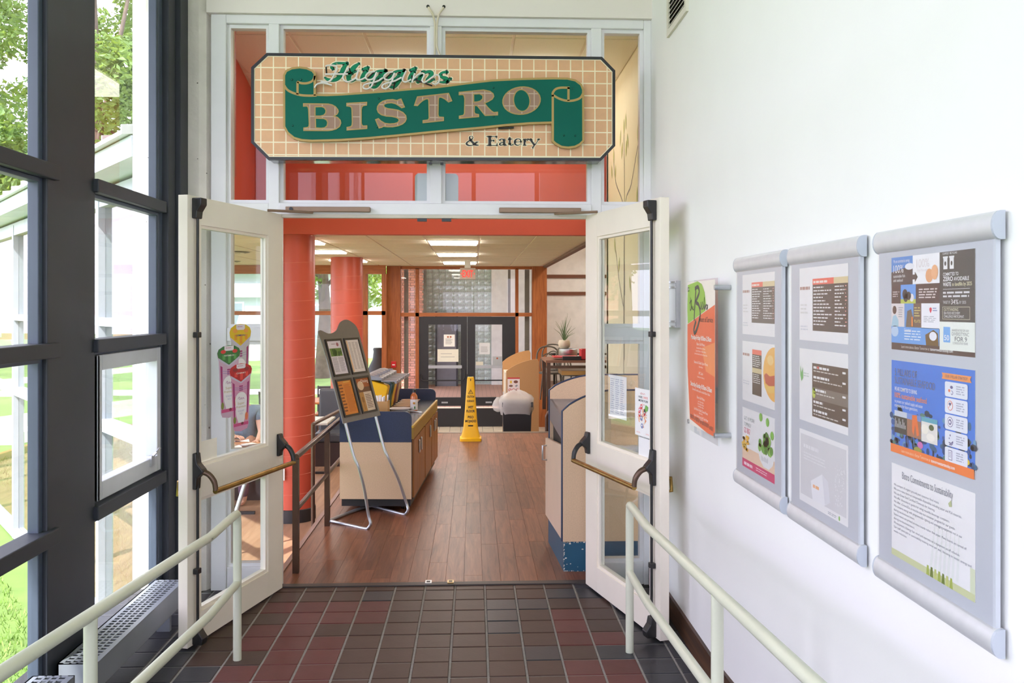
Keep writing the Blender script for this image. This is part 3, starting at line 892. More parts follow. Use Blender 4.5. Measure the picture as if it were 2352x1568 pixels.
# ================================================================== the open double doors
def make_door(name, label, H, Q, nsign, frame_mat):
    H = Vector(H); Q = Vector(Q)
    e = (Q - H).normalized()
    n = Vector((-e.y, e.x)) * nsign
    root = sthing(name, label, 'door', (H.x, H.y, 0))
    Wd, Z0, Z1, TH = 0.862, 0.012, 1.985, 0.045
    def P(u, z, w=0.0):
        p = H + e * u + n * w
        return Vector((p.x, p.y, z))
    def bx(mb, u0, u1, z0, z1, w0, w1):
        o = P(u0, z0, w0)
        return mb.fbox(o, P(u1, z0, w0) - o, P(u0, z1, w0) - o, P(u0, z0, w1) - o)
    g0, g1 = 0.152, 0.757
    za, zb, zc, zd = 0.142, 0.645, 0.787, 1.862
    for nm, q in (('hinge_stile', (0, g0, Z0, Z1)), ('lock_stile', (g1, Wd, Z0, Z1)), ('bottom_rail', (g0, g1, Z0, za)), ('mid_rail', (g0, g1, zb, zc)), ('top_rail', (g0, g1, zd, Z1))):
        bx(MB(), q[0], q[1], q[2], q[3], 0, -TH).build(nm, frame_mat, root, bevel=0.0015)
    for z0, z1 in ((za, zb), (zc, zd)):
        b = MB()
        t = 0.014
        for q in ((g0, g0 + t, z0, z1), (g1 - t, g1, z0, z1), (g0 + t, g1 - t, z0, z0 + t), (g0 + t, g1 - t, z1 - t, z1)):
            bx(b, q[0], q[1], q[2], q[3], -0.008, -TH + 0.008)
        b.build('glazing_bead', frame_mat, root)
        bx(MB(), g0 + t, g1 - t, z0 + t, z1 - t, -0.020, -0.026).build('pane', M_glass, root)
    # surface vertical rod, guides and latches
    ur = 0.806
    rod = MB().tube([P(ur, 0.08, 0.014), P(ur, 1.92, 0.014)], 0.0065, 8)
    rod.build('vertical_rod', M_black, root, 60)
    for z in (1.374, 0.335):
        gd = bx(MB(), ur - 0.016, ur + 0.016, z - 0.012, z + 0.012, 0, 0.024)
        gd.build('rod_guide', M_black, root, bevel=0.003)
    def profile(pts, u0, u1, nm, m=M_black):
        a = [P(u0, z, w) for w, z in pts]
        return MB().prism(a, P(u1, 0) - P(u0, 0)).build(nm, m, root, bevel=0.004)
    profile([(0.0, 1.885), (0.022, 1.885), (0.026, 1.915), (0.046, 1.945), (0.046, 1.975), (0.0, 1.975)], ur - 0.024, ur + 0.024, 'top_latch')
    profile([(0.0, 0.016), (0.046, 0.016), (0.052, 0.045), (0.030, 0.075), (0.024, 0.105), (0.0, 0.105)], ur - 0.022, ur + 0.022, 'bottom_latch')
    # crash bar with two cast brackets
    for u0, hh in ((0.806, 1.0), (0.046, 0.72)):
        zt, zbm = 0.775 + 0.08 * hh, 0.775 - 0.08 * hh
        profile([(0, zbm), (0.016, zbm), (0.020, 0.775 - 0.03), (0.040, 0.775 - 0.012), (0.052, 0.775), (0.044, 0.775 + 0.012), (0.022, 0.775 + 0.035), (0.016, zt), (0, zt)], u0 - 0.020, u0 + 0.020, 'bar_bracket')
        s = -1 if u0 > 0.5 else 1
        arm = MB().tube(smoothpath([P(u0, 0.772, 0.040), P(u0 + s * 0.006, 0.760, 0.066), P(u0 + s * 0.012, 0.728, 0.088), P(u0 + s * 0.014, 0.690, 0.094)], 4), [0.013] * 9 + [0.012] * 4, 8)
        arm.build('bar_arm', M_black if u0 < 0.5 else M_bronze, root, 60)
    MB().tube([P(0.796, 0.688, 0.094), P(0.056, 0.688, 0.094)], 0.0125, 12).build('crash_bar', M_brass, root, 60)
    # pull on the far face
    MB().tube([P(0.79, 0.72, -TH), P(0.79, 0.72, -TH - 0.045), P(0.79, 0.66, -TH - 0.05), P(0.79, 0.66, -TH)], 0.009, 8).build('pull_handle', M_brass, root, 60)
    return root, P, bx
dl, PL, bxL = make_door('door_1', 'open cream glazed door with yogurt tube stickers beside the concrete pier', (-1.010, 4.745), (-1.245, 3.905), 1, M_door)
dr, PR, bxR = make_door('door_2', 'open cream glazed door with taped menus beside the white wall', (0.600, 4.745), (0.830, 3.905), -1, M_door)
# ---- closers on the header
for nm, x0, x1, dp, lab in (('door_closer', -0.985, -0.545, PL(0.16, 1.992), 'brown slim door closer on the header over the sticker door'), ('door_closer', 0.135, 0.570, PR(0.16, 1.992), 'brown slim door closer on the header over the taped menu door')):
    t = thing(nm, lab, 'door closer', ((x0 + x1) / 2, SY - 0.09, 2.0), group='door closers')
    MB().box(x0, x1, SY - 0.105, SY - 0.07, 1.996, 2.022).build('track', mat('brown_closer', (146, 120, 100), 0.45, 0.3), t, bevel=0.003)
    xa = x0 + 0.14 if x0 < 0 else x1 - 0.14
    MB().tube([(xa, SY - 0.088, 1.993), (dp.x, dp.y, 1.990)], 0.007, 8).build('arm', MATS['brown_closer'], t)
    ex = x0 + 0.03 if x0 < 0 else x1 - 0.03
    MB().tube([(ex, SY - 0.105, 2.009), (ex, SY - 0.112, 2.009)], 0.010, 12).build('end_screw', M_black if x0 < 0 else MATS['brown_closer'], t)

# ================================================================== the hanging sign
GX, GZ, GY = -1.135, 2.719, 4.59
def SG(x, y, w=0.0):
    """sign drawing grid (x right from 577, y down) to metres; w = distance proud of the face"""
    u = x - 577.0
    v = y - 155.0
    return (GX + u * 0.0022368, GY - w, GZ + u * 0.0000245 - v * 0.0022263)
sg = thing('hanging_sign', 'octagonal peach tile sign with a green scroll hung over the doorway', 'sign', (-0.2, GY + 0.06, 2.53))
octo = [(577, 155), (612, 122), (1382, 130), (1413, 162), (1413, 338), (1380, 372), (615, 367), (577, 328)]
def inset(pts, d):
    n = len(pts)
    out = []
    A = sum(pts[i][0] * pts[(i + 1) % n][1] - pts[(i + 1) % n][0] * pts[i][1] for i in range(n))
    sgn = 1 if A > 0 else -1
    for i in range(n):
        p0, p1, p2 = pts[i - 1], pts[i], pts[(i + 1) % n]
        e1 = Vector((p1[0] - p0[0], p1[1] - p0[1])).normalized()
        e2 = Vector((p2[0] - p1[0], p2[1] - p1[1])).normalized()
        n1 = Vector((-e1.y, e1.x)) * sgn
        n2 = Vector((-e2.y, e2.x)) * sgn
        b = (n1 + n2)
        k = max(0.4, 1 + n1.dot(n2))
        b = b / k
        out.append((p1[0] + b.x * d, p1[1] + b.y * d))
    return out
MB().prism([SG(x, y, -0.006) for x, y in inset(octo, 1)], (0, 0.125, 0)).build('sign_box', mat('mirror_black_box', (60, 60, 64), 0.08, 0.9), sg)
fm = MB()
inn = inset(octo, 6.5)
for i in range(8):
    j = (i + 1) % 8
    a, b, c, d = octo[i], octo[j], inn[j], inn[i]
    fm.prism([SG(*a, 0.004), SG(*b, 0.004), SG(*c, 0.004), SG(*d, 0.004)], (0, 0.03, 0))
fm.build('black_rim', mat('black_sign_rim', (34, 34, 38), 0.35), sg)
M_tilep = grid_mat('peach_tile_print', (222, 172, 128), (246, 234, 200), 28.5 * 0.00223, 0.0058, off=(0.0, 0.004))
M_tileb = grid_mat('brown_tile_print', (150, 118, 96), (188, 164, 142), 28.5 * 0.00223, 0.005, off=(0.0, 0.004))
MB().poly([SG(x, y, 0.0) for x, y in inn]).build('tile_face', M_tilep, sg)
cr = MB()
i2 = inset(octo, 8.5)
for i in range(8):
    j = (i + 1) % 8
    cr.poly([SG(*inn[i], 0.001), SG(*inn[j], 0.001), SG(*i2[j], 0.001), SG(*i2[i], 0.001)])
cr.build('cream_line', mat('cream_line_paint', (246, 234, 200), 0.5), sg)
# --- green scroll
scroll = [(651.5, 176), (657, 165), (670.6, 158.4), (689, 156), (705.8, 158.4), (719.6, 164.5), (725.7, 173), (726.5, 218.9), (750, 219.6), (785, 218), (869.6, 212), (940, 206), (1000, 201.5), (1071, 192.3), (1125, 186), (1196.4, 182.5), (1268, 181), (1300, 181.6), (1319.6, 186), (1334, 196.8), (1338.8, 209.3), (1339.3, 329), (1330, 338), (1318, 344), (1301.8, 345.9), (1285.7, 344), (1271.4, 336), (1264, 329), (1263.4, 287.9), (1214, 289.3), (1160.7, 293.2), (1089, 300.4), (1000, 308), (900, 317.6), (839, 323), (777.8, 326.8), (716.5, 328.3), (693.6, 326.8), (675, 321.4), (660, 309), (652, 294)]
M_gold = mat('dull_gold_paint', (170, 142, 82), 0.4, 0.25, var=0.05)
M_green = mat('bistro_green_paint', (0, 98, 82), 0.55, var=0.05, spec=0.2)
MB().prism([SG(x, y, 0.030) for x, y in scroll], (0, 0.018, 0)).build('scroll_backing', M_gold, sg)
MB().poly([SG(x, y, 0.0312) for x, y in inset(scroll, 4.8)]).build('scroll_face', M_green, sg)
c2 = lambda p: [(640 + x / 6.533, 150 + y / 6.533) for x, y in p]
c3 = lambda p: [(1000 + x / 5.6, 170 + y / 5.6) for x, y in p]
def SGo(w):
    return lambda x, y: SG(x, y, w)
for p in (c2([(95, 325), (140, 390), (220, 435), (330, 468), (450, 478), (570, 475)]), c2([(290, 460), (290, 270)]), c2([(285, 268), (340, 290), (420, 293), (490, 270), (530, 228), (543, 170)]), c2([(543, 180), (543, 478)]),
          c3([(1492, 290), (1560, 332), (1640, 360), (1710, 368), (1790, 355), (1850, 325), (1884, 270)]), c3([(1492, 310), (1492, 262), (1530, 215), (1600, 197), (1708, 198)]), c3([(1694, 190), (1694, 368)]), c3([(1491, 290), (1491, 890)])):
    MB().ribbon(smoothpath(p, 4) if len(p) > 2 else p, 5.2, SGo(0.0318)).build('scroll_line', M_gold, sg)
for x, y in c2([(210, 240), (342, 238), (218, 925), (1487, 520), (1470, 948)]) + c3([(727, 198), (727, 572), (1745, 212), (1635, 815), (1782, 818)]):
    q = SG(x, y, 0.031)
    MB().ball(q, 0.0055, 6).build('bolt', mat('green_bolt', (20, 96, 84), 0.2, 0.4), sg, 60)
# --- letters B I S T R O
B = c2([(380, 600), (740, 605), (800, 618), (850, 645), (885, 690), (890, 720), (872, 755), (825, 785), (880, 805), (920, 848), (928, 890), (908, 940), (860, 975), (800, 993), (740, 1000), (385, 997), (385, 962), (440, 955), (460, 940), (465, 900), (455, 680), (445, 645), (425, 632), (380, 635)])
B1 = c2([(548, 645), (650, 643), (690, 660), (712, 700), (706, 740), (678, 772), (630, 785), (548, 785)])
B2 = c2([(553, 815), (680, 820), (720, 840), (737, 880), (727, 930), (692, 960), (640, 967), (558, 962)])
I_ = c2([(1018, 595), (1310, 580), (1308, 620), (1260, 628), (1240, 645), (1230, 690), (1230, 890), (1240, 920), (1258, 935), (1312, 932), (1312, 970), (1022, 992), (1022, 955), (1075, 945), (1095, 925), (1100, 880), (1095, 690), (1088, 655), (1065, 638), (1018, 632)])
S_ = c2([(1820, 532), (1870, 650), (1830, 660), (1790, 630), (1740, 600), (1680, 585), (1620, 590), (1575, 605), (1560, 630), (1575, 655), (1620, 675), (1700, 685), (1780, 700), (1850, 735), (1890, 780), (1898, 830), (1880, 870), (1840, 905), (1780, 930), (1700, 945), (1620, 945), (1560, 938), (1530, 955), (1495, 962), (1445, 840), (1485, 825), (1520, 860), (1580, 895), (1650, 905), (1720, 900), (1770, 885), (1795, 855), (1785, 825), (1750, 805), (1680, 790), (1600, 785), (1530, 765), (1485, 730), (1468, 685), (1475, 640), (1500, 600), (1550, 565), (1620, 545), (1700, 540), (1760, 555), (1790, 540)])
T_ = [(956, 226.5), (1026.8, 218.5), (1034, 235.2), (1026.8, 237.9), (1019.6, 231.6), (1010.7, 227.1), (1005.4, 226.8), (1003.6, 232.5), (1002.7, 266.4), (1004.5, 272.7), (1015.2, 273.6), (1015.2, 280.7), (969.1, 285.5), (969.1, 280.9), (980.6, 279.5), (982.9, 275), (982.1, 235.7), (980.6, 230.4), (974.5, 231.1), (967.6, 235), (961.4, 240.3), (956, 246.4), (949.5, 245.7)]
R_ = c3([(288, 258), (600, 228), (680, 245), (720, 275), (730, 310), (710, 345), (660, 375), (610, 395), (650, 450), (700, 500), (730, 520), (778, 515), (778, 548), (620, 555), (560, 480), (520, 430), (480, 425), (478, 510), (490, 535), (535, 545), (535, 570), (290, 592), (290, 565), (340, 555), (355, 530), (360, 340), (350, 300), (335, 285), (288, 288)])
R1 = c3([(472, 280), (550, 275), (590, 300), (590, 340), (560, 370), (520, 382), (472, 385)])
def ell(cx, cy, rx, ry, n=28, rot=-0.12):
    o = []
    for k in range(n):
        a = 2 * PI * k / n
        x, y = rx * math.cos(a), ry * math.sin(a)
        o.append((cx + x * math.cos(rot) - y * math.sin(rot), cy + x * math.sin(rot) + y * math.cos(rot)))
    return o
O_ = c3(ell(1088, 365, 243, 176))
O1 = c3(ell(1090, 363, 106, 142))
def ringpath(mb, pts, w, off):
    n = len(pts)
    a, b = inset(pts, -w / 2), inset(pts, w / 2)
    for i in range(n):
        j = (i + 1) % n
        mb.poly([SG(*a[i], off), SG(*a[j], off), SG(*b[j], off), SG(*b[i], off)])
for ch, outer, holes in (('B', B, (B1, B2)), ('I', I_, ()), ('S', S_, ()), ('T', T_, ()), ('R', R_, (R1,)), ('O', O_, (O1,))):
    lt = MB().poly([SG(x, y, 0.0330) for x, y in outer]).build('letter', M_tileb, sg)
    tag(lt, 'gold-edged serif letter ' + ch)
    if holes:
        hm = MB()
        for h in holes:
            hm.poly([SG(x, y, 0.0336) for x, y in h])
        hm.build('counter', M_green, lt)
    om = MB()
    ringpath(om, outer, 2.6, 0.0340)
    for h in holes:
        ringpath(om, h, 2.6, 0.0343)
    om.build('letter_outline', M_gold, lt)
# --- painted script word and neon tube in front of it
c1 = lambda p: [(740 + x / 7.35, 130 + y / 7.35) for x, y in p]
gl = [([(175, 215), (140, 190), (150, 150), (220, 115), (320, 112), (415, 112)], [30, 34, 36, 34, 30, 22]),
      ([(395, 120), (340, 200), (300, 290), (245, 370), (160, 402), (70, 385), (25, 350)], [30, 62, 66, 60, 46, 40, 10]),
      ([(605, 112), (520, 180), (465, 255), (430, 330), (430, 390), (480, 412), (560, 380)], [20, 66, 72, 70, 60, 36, 14]),
      ([(150, 305), (300, 292), (450, 285), (590, 240)], [10, 28, 30, 10]),
      ([(735, 235), (690, 290), (655, 360), (650, 400), (700, 405), (750, 372)], [40, 62, 62, 44, 26, 10]),
      ([(760, 185), (710, 200), (655, 222)], [34, 44, 24])]
def gletter(dx):
    return [([(1040 + dx, 245), (930 + dx, 245), (850 + dx, 290), (790 + dx, 360), (820 + dx, 402), (890 + dx, 375), (960 + dx, 300)], [40, 30, 46, 56, 40, 26, 30]),
            ([(1040 + dx, 245), (990 + dx, 330), (945 + dx, 430), (880 + dx, 510), (810 + dx, 515), (790 + dx, 480), (880 + dx, 440), (1010 + dx, 385)], [40, 60, 56, 44, 30, 18, 14, 8])]
gl += gletter(0) + gletter(315)
gl += [([(1535, 250), (1490, 300), (1455, 370), (1450, 405), (1500, 410), (1550, 375)], [40, 62, 62, 44, 26, 10]),
       ([(1560, 195), (1510, 212), (1455, 235)], [34, 44, 24]),
       ([(1680, 255), (1640, 330), (1590, 425)], [44, 66, 54]),
       ([(1620, 345), (1700, 275), (1790, 255), (1825, 285), (1790, 350), (1745, 410), (1790, 425), (1870, 380)], [14, 36, 44, 54, 62, 50, 30, 10]),
       ([(2085, 262), (2010, 268), (1960, 310), (2000, 350), (2060, 370), (2080, 405), (2020, 435), (1925, 425)], [40, 30, 34, 44, 60, 56, 34, 12]),
       ([(2075, 425), (2150, 372)], [32, 26])]
for nm, extra, off, m in (('script_halo', 46, 0.0012, MATS['cream_line_paint']), ('script_outline', 12, 0.0018, mat('navy_outline', (24, 44, 62), 0.5)), ('script_word', 0, 0.0024, mat('script_green', (8, 138, 96), 0.5, spec=0.25))):
    sm_ = MB()
    for p, w in gl:
        pp = smoothpath([(a, b, c) for (a, b), c in zip(p, w)], 4)
        q = c1([(a[0], a[1]) for a in pp])
        ww = [(max(2, a[2]) + extra) / 7.35 for a in pp]
        sm_.ribbon(q, ww, SGo(off))
        sm_.disc(q[0], ww[0] / 2, SGo(off), 10)
        sm_.disc(q[-1], ww[-1] / 2, SGo(off), 10)
    o = sm_.build(nm, m, sg)
    if nm == 'script_word':
        tag(o, 'painted green script word')
neon = [[(60, 205), (100, 185), (215, 190), (250, 230), (212, 320), (160, 420), (80, 465), (-20, 450)], [(50, 332), (430, 330)],
        [(445, 215), (385, 300), (350, 380), (370, 432), (430, 460), (510, 430), (565, 385)],
        [(605, 260), (572, 390), (600, 428), (660, 420), (725, 385)],
        [(880, 285), (780, 305), (730, 360), (740, 410), (800, 425), (860, 395), (912, 295)], [(912, 295), (870, 420), (820, 535), (750, 580), (690, 560), (705, 510), (800, 480), (920, 452), (1015, 390)],
        [(1180, 290), (1090, 310), (1035, 360), (1045, 410), (1100, 430), (1160, 400), (1208, 310)], [(1208, 310), (1170, 430), (1120, 530), (1060, 575), (1005, 560), (1015, 510), (1100, 475), (1220, 440), (1325, 385)],
        [(1402, 275), (1345, 400), (1352, 448), (1400, 462), (1485, 418)], [(1545, 318), (1498, 475)], [(1515, 420), (1600, 340), (1680, 315), (1702, 350), (1668, 430), (1700, 470), (1760, 440), (1885, 345)],
        [(1885, 345), (1940, 352), (1957, 420), (1930, 480), (1880, 500), (1838, 480)], [(-120, 560), (-80, 500), (20, 480), (110, 500), (165, 520)]]
ne = MB()
for p in neon:
    q = c1(p)
    ne.tube([SG(a[0], a[1], 0.040) for a in (smoothpath(q, 5) if len(q) > 2 else q)], 0.0046, 8)
tag(ne.build('neon_tube', mat('unlit_white_neon', (226, 222, 218), 0.2, var=0.02), sg, 60), 'unlit white neon script tube')
for a, b in (((445, 215), (470, 290)), ((880, 285), (740, 390)), ((1180, 290), (1045, 390)), ((70, 205), (65, 315)), ((1210, 460), (1185, 570)), ((1560, 430), (1830, 505)), ((1490, 355), (1520, 420))):
    q = c1([a, b])
    MB().tube([SG(*q[0], 0.040), SG((q[0][0] + q[1][0]) / 2, (q[0][1] + q[1][1]) / 2, 0.030), SG(*q[1], 0.014)], 0.0040, 6).build('neon_lead', M_black, sg, 60)
for a in ((235, 125), (430, 340), (880, 500), (1880, 375), (1140, 315)):
    q = c1([a])[0]
    MB().tube([SG(*q, 0.0), SG(*q, 0.038)], 0.0055, 8).build('glass_standoff', M_clear, sg, 60)
el = MB()
a = c3([(790, 715)])[0]; b_ = c3([(990, 705)])[0]
el.tube([SG(*a, 0.02), SG(*b_, 0.02)], 0.005, 8)
el.build('electrode_cap', M_black, sg, 60)
# --- "& Eatery"
et = [([(680, 810), (680, 928)], 36), ([(636, 812), (770, 812)], 9), ([(636, 927), (776, 927)], 9), ([(690, 866), (732, 866)], 9), ([(764, 810), (769, 840)], 9), ([(774, 928), (776, 893)], 9), ([(732, 850), (732, 884)], 8),
      ([(868, 858), (871, 926)], 26), ([(806, 866), (818, 850), (842, 845), (866, 860)], [18, 14, 12, 24]), ([(866, 886), (828, 894), (808, 911), (820, 926), (848, 920), (868, 904)], [8, 14, 20, 14, 10, 8]), ([(872, 924), (902, 926)], 10),
      ([(938, 822), (938, 912)], 25), ([(910, 848), (980, 846)], 9), ([(938, 905), (948, 924), (966, 926), (984, 914)], [25, 18, 10, 6]),
      ([(1000, 885), (1086, 882)], 8), ([(1086, 882), (1076, 854), (1046, 843), (1014, 858), (1003, 888), (1014, 916), (1046, 927), (1090, 906)], [10, 14, 10, 22, 26, 20, 12, 5]),
      ([(1130, 850), (1130, 926)], 25), ([(1108, 929), (1156, 929)], 8), ([(1108, 850), (1132, 850)], 8), ([(1136, 878), (1152, 854), (1176, 856)], [8, 12, 22]),
      ([(1205, 850), (1258, 924)], 26), ([(1316, 850), (1250, 945), (1230, 960)], [9, 10, 20]), ([(1186, 850), (1232, 850)], 8), ([(1292, 850), (1334, 850)], 8),
      ([(538, 881), (496, 883)], 8), ([(514, 885), (484, 914), (440, 928), (400, 924), (380, 904), (396, 880), (436, 856), (462, 832), (456, 810), (438, 806), (420, 818), (428, 850), (462, 890), (500, 920), (536, 924)], [6, 8, 12, 20, 24, 16, 10, 12, 8, 7, 16, 26, 28, 24, 8])]
for nm, extra, off, m, ps_ in (('eatery_halo', 16, 0.0012, MATS['cream_line_paint'], et[:-2]), ('eatery_word', 0, 0.0020, mat('sign_black', (36, 34, 36), 0.5), et[:-2]), ('ampersand_halo', 16, 0.0012, MATS['cream_line_paint'], et[-2:]), ('ampersand', 0, 0.0020, mat('sign_black', (36, 34, 36), 0.5), et[-2:])):
    em = MB()
    for p, w in ps_:
        ws = w if isinstance(w, list) else [w] * len(p)
        if len(p) > 2:
            pp = smoothpath([(a, b, c) for (a, b), c in zip(p, ws)], 3)
            q, ww = [(a[0], a[1]) for a in pp], [a[2] for a in pp]
        else:
            q, ww = p, ws
        q = c3(q)
        if extra:
            d = Vector((q[-1][0] - q[0][0], q[-1][1] - q[0][1])).normalized() * (extra / 2 / 5.6)
            if len(q) == 2:
                q = [(q[0][0] - d.x, q[0][1] - d.y), (q[1][0] + d.x, q[1][1] + d.y)]
            else:
                em.disc(q[0], (ww[0] + extra) / 11.2, SGo(off), 8)
                em.disc(q[-1], (ww[-1] + extra) / 11.2, SGo(off), 8)
        em.ribbon(q, [(a + extra) / 5.6 for a in ww], SGo(off))
    o = em.build(nm, m, sg)
    if nm == 'eatery_word':
        tag(o, 'black serif word Eatery')
# --- brackets, and the twin cable feeding the sign
for x in (-0.225, -0.165):
    MB().box(x - 0.008, x + 0.008, GY + 0.03, GY + 0.06, 2.236, 2.246).build('bottom_clip', M_black, sg)
for x in (-1.05, 0.66):
    for z in (2.30, 2.70):
        MB().box(x - 0.02, x + 0.02, GY + 0.115, SY - 0.05, z, z + 0.03).build('mounting_arm', M_frame, sg)
cb = thing('sign_cable', 'twin cream cables looping from the wall down behind the sign', 'cable', (-0.2, SY - 0.08, 3.08))
for s, e0 in ((-1, -0.018), (1, 0.024)):
    MB().tube(smoothpath([(-0.200 + s * 0.040, SY - 0.080, 3.085), (-0.200 + s * 0.036, SY - 0.09, 3.072), (-0.200 + s * 0.018, SY - 0.092, 3.045), (-0.200 + s * 0.006, SY - 0.075, 3.0), (-0.202 + s * 0.005, SY - 0.068, 2.93), (-0.200 + s * 0.006, SY - 0.07, 2.87), (-0.19 + e0, SY - 0.09, 2.80)], 5), 0.0055, 8).build('cable', mat('cream_cable', (226, 214, 190), 0.5), cb, 60)
    MB().ball((-0.200 + s * 0.042, SY - 0.081, 3.087), 0.009, 6).build('cable_hole', M_kick, cb, 60)

# ================================================================== sage green handrails on the ramp
def rail_run(x, y0, label, lean, ztop, zmid):
    t = thing('handrail', label, 'handrail', (x, y0, 0), group='sage pipe handrails on the ramp')
    yb = 3.44
    def zz(y, z):
        return z if y >= yb else z + (yb - y) * 0.066
    r = 0.0175
    ys = [yb - 0.12, 2.4, 1.0, -0.5, -2.6]
    top = [(x, y0, ztop - 0.045), (x, y0 - 0.008, ztop - 0.014), (x, y0 - 0.035, ztop), (x, yb + 0.06, ztop), (x, yb - 0.05, zz(yb - 0.05, ztop) - 0.002)] + [(x, y, zz(y, ztop)) for y in ys]
    MB().tube(smoothpath(top, 4), r, 14).build('top_rail', M_sage, t, 60)
    mid = [(x, y0, zmid), (x, yb + 0.06, zmid), (x, yb - 0.05, zz(yb - 0.05, zmid) - 0.002)] + [(x, y, zz(y, zmid)) for y in ys]
    MB().tube(smoothpath(mid, 4), r * 0.96, 14).build('mid_rail', M_sage, t, 60)
    MB().tube([(x, y0, 0.0), (x, y0, ztop - 0.04)], r, 14).build('post', M_sage, t, 60)
    for y in ([2.37, 0.9, -0.6, -2.1] if x < 0 else [2.44, 0.95, -0.55, -2.05]):
        zf = (yb - y) * RS
        MB().tube([(x, y, zf - 0.01), (x, y, zz(y, ztop) - 0.01)], r, 14).build('post', M_sage, t, 60)
    return t
rail_run(-1.002, 3.815, 'sage green pipe handrail beside the window wall and heater', 0, 0.622, 0.325)
rail_run(0.676, 3.828, 'sage green pipe handrail beside the white wall with menu holders', 0, 0.640, 0.345)

# ================================================================== convector heaters under the windows
def heater(y0, y1, zb, label):
    h = thing('convector_heater', label, 'heater', (-1.445, (y0 + y1) / 2, zb), group='low convector heaters under the windows')
    M_h = mat('grey_heater_enamel', (142, 148, 156), 0.4, 0.2, var=0.04)
    x0, x1, zt = -1.515, -1.372, zb + 0.2
    MB().box(x1 - 0.006, x1, y0, y1, zt - 0.105, zt).build('front_panel', M_h, h, bevel=0.003)
    MB().box(x0, x0 + 0.006, y0, y1, zt - 0.105, zt).build('back_panel', M_h, h)
    MB().box(x0 + 0.006, x1 - 0.006, y0 + 0.01, y1 - 0.01, zt - 0.030, zt - 0.022).build('slot_shade_sheet', M_kick, h)  # black sheet standing in for the shade inside the grille slots
    gm = MB()
    gm.box(x0, x0 + 0.022, y0, y1, zt - 0.004, zt)
    gm.box(x1 - 0.022, x1, y0, y1, zt - 0.004, zt)
    for k in (1, 2, 3):
        xx = x0 + 0.022 + (x1 - x0 - 0.044) * k / 4
        gm.box(xx - 0.004, xx + 0.004, y0, y1, zt - 0.004, zt)
    n = int((y1 - y0) / 0.030)
    for k in range(n + 1):
        yy = y0 + (y1 - y0 - 0.011) * k / n
        gm.box(x0 + 0.02, x1 - 0.02, yy, yy + 0.011, zt - 0.004, zt - 0.0005)
    gm.build('grille', M_h, h)
    MB().box(x0, x1, y1 - 0.006, y1, zt - 0.105, zt).build('end_cap', M_h, h)
    MB().box(x0, x1, y0, y0 + 0.006, zt - 0.105, zt).build('end_cap', M_h, h)
    for yy in (y0 + 0.12, y1 - 0.12):
        MB().box(-1.46, -1.40, yy - 0.012, yy + 0.012, zb - 0.0, zt - 0.10).build('foot', M_h, h)
heater(3.30, 4.29, 0.0, 'grey slotted convector heater between the window post and the concrete pier')
heater(1.70, 3.12, 0.03, 'grey slotted convector heater below the nearest window bay beside the ramp')
# ================================================================== printed sheets: flat print in real layers
class Sheet:
    def __init__(s, O, u, W_, H_, n, parent, rgb=(246, 246, 246), name='sheet', label=None):
        s.O, s.u, s.n = Vector(O), Vector(u).normalized(), Vector(n).normalized()
        s.W, s.H = W_, H_
        s.layers = []
        b = MB().fbox(s.O, s.u * W_, Vector((0, 0, -H_)), s.n * -0.0006)
        s.ob = b.build(name, ink(rgb), parent)
        if label:
            tag(s.ob, label)
    def p(s, x, y, k):
        return s.O + s.u * (x * s.W) + Vector((0, 0, -y * s.H)) + s.n * (0.0003 + 0.00022 * k)
    sep = False
    def L(s, rgb, k):
        for r, kk, mb in s.layers:
            if r == rgb and kk == k and not s.sep:
                return mb
        mb = MB()
        s.layers.append((rgb, k, mb))
        return mb
    def rect(s, x0, y0, x1, y1, rgb, k=0):
        s.L(rgb, k).poly([s.p(x0, y0, k), s.p(x1, y0, k), s.p(x1, y1, k), s.p(x0, y1, k)])
    def poly(s, pts, rgb, k=1):
        s.L(rgb, k).poly([s.p(x, y, k) for x, y in pts])
    def ell(s, cx, cy, rx, ry, rgb, k=1, n=18):
        s.poly([(cx + rx * math.cos(2 * PI * i / n), cy + ry * math.sin(2 * PI * i / n)) for i in range(n)], rgb, k)
    def text(s, x, y, h, st, rgb, k=2, w=None, align='L', off=0.0):
        s.L(rgb, k).text(st, s.p(x, y, k), s.u, (0, 0, 1), h * s.H, None if w is None else w * s.W, align, off)
    def lines(s, x0, y0, x1, y1, n, rgb, k=2, th=0.45, ragged=0.3):
        """unreadable rows of small print"""
        rr = random.Random(int(x0 * 977 + y0 * 131 + n))
        for i in range(n):
            ya = y0 + (y1 - y0) * i / n
            yb = ya + (y1 - y0) / n * th
            xa = x0
            xe = x1 - (x1 - x0) * ragged * rr.random()
            while xa < xe - 0.005:
                xb = min(xe, xa + (0.03 + 0.06 * rr.random()))
                s.rect(xa, ya, xb, yb, rgb, k)
                xa = xb + 0.012
    def stroke(s, pts, w, rgb, k=2, smooth=True):
        q = smoothpath([(a[0] * s.W, a[1] * s.H) for a in pts], 5) if smooth and len(pts) > 2 else [(a[0] * s.W, a[1] * s.H) for a in pts]
        s.L(rgb, k).ribbon([(a[0], a[1]) for a in q], w, lambda a, b: s.p(a / s.W, b / s.H, k))
    def done(s, kind=None):
        for rgb, k, mb in s.layers:
            mb.build('print', ink(rgb), s.ob, kind=kind)
        return s.ob
UY = (0, -1, 0)
NX = (-1, 0, 0)
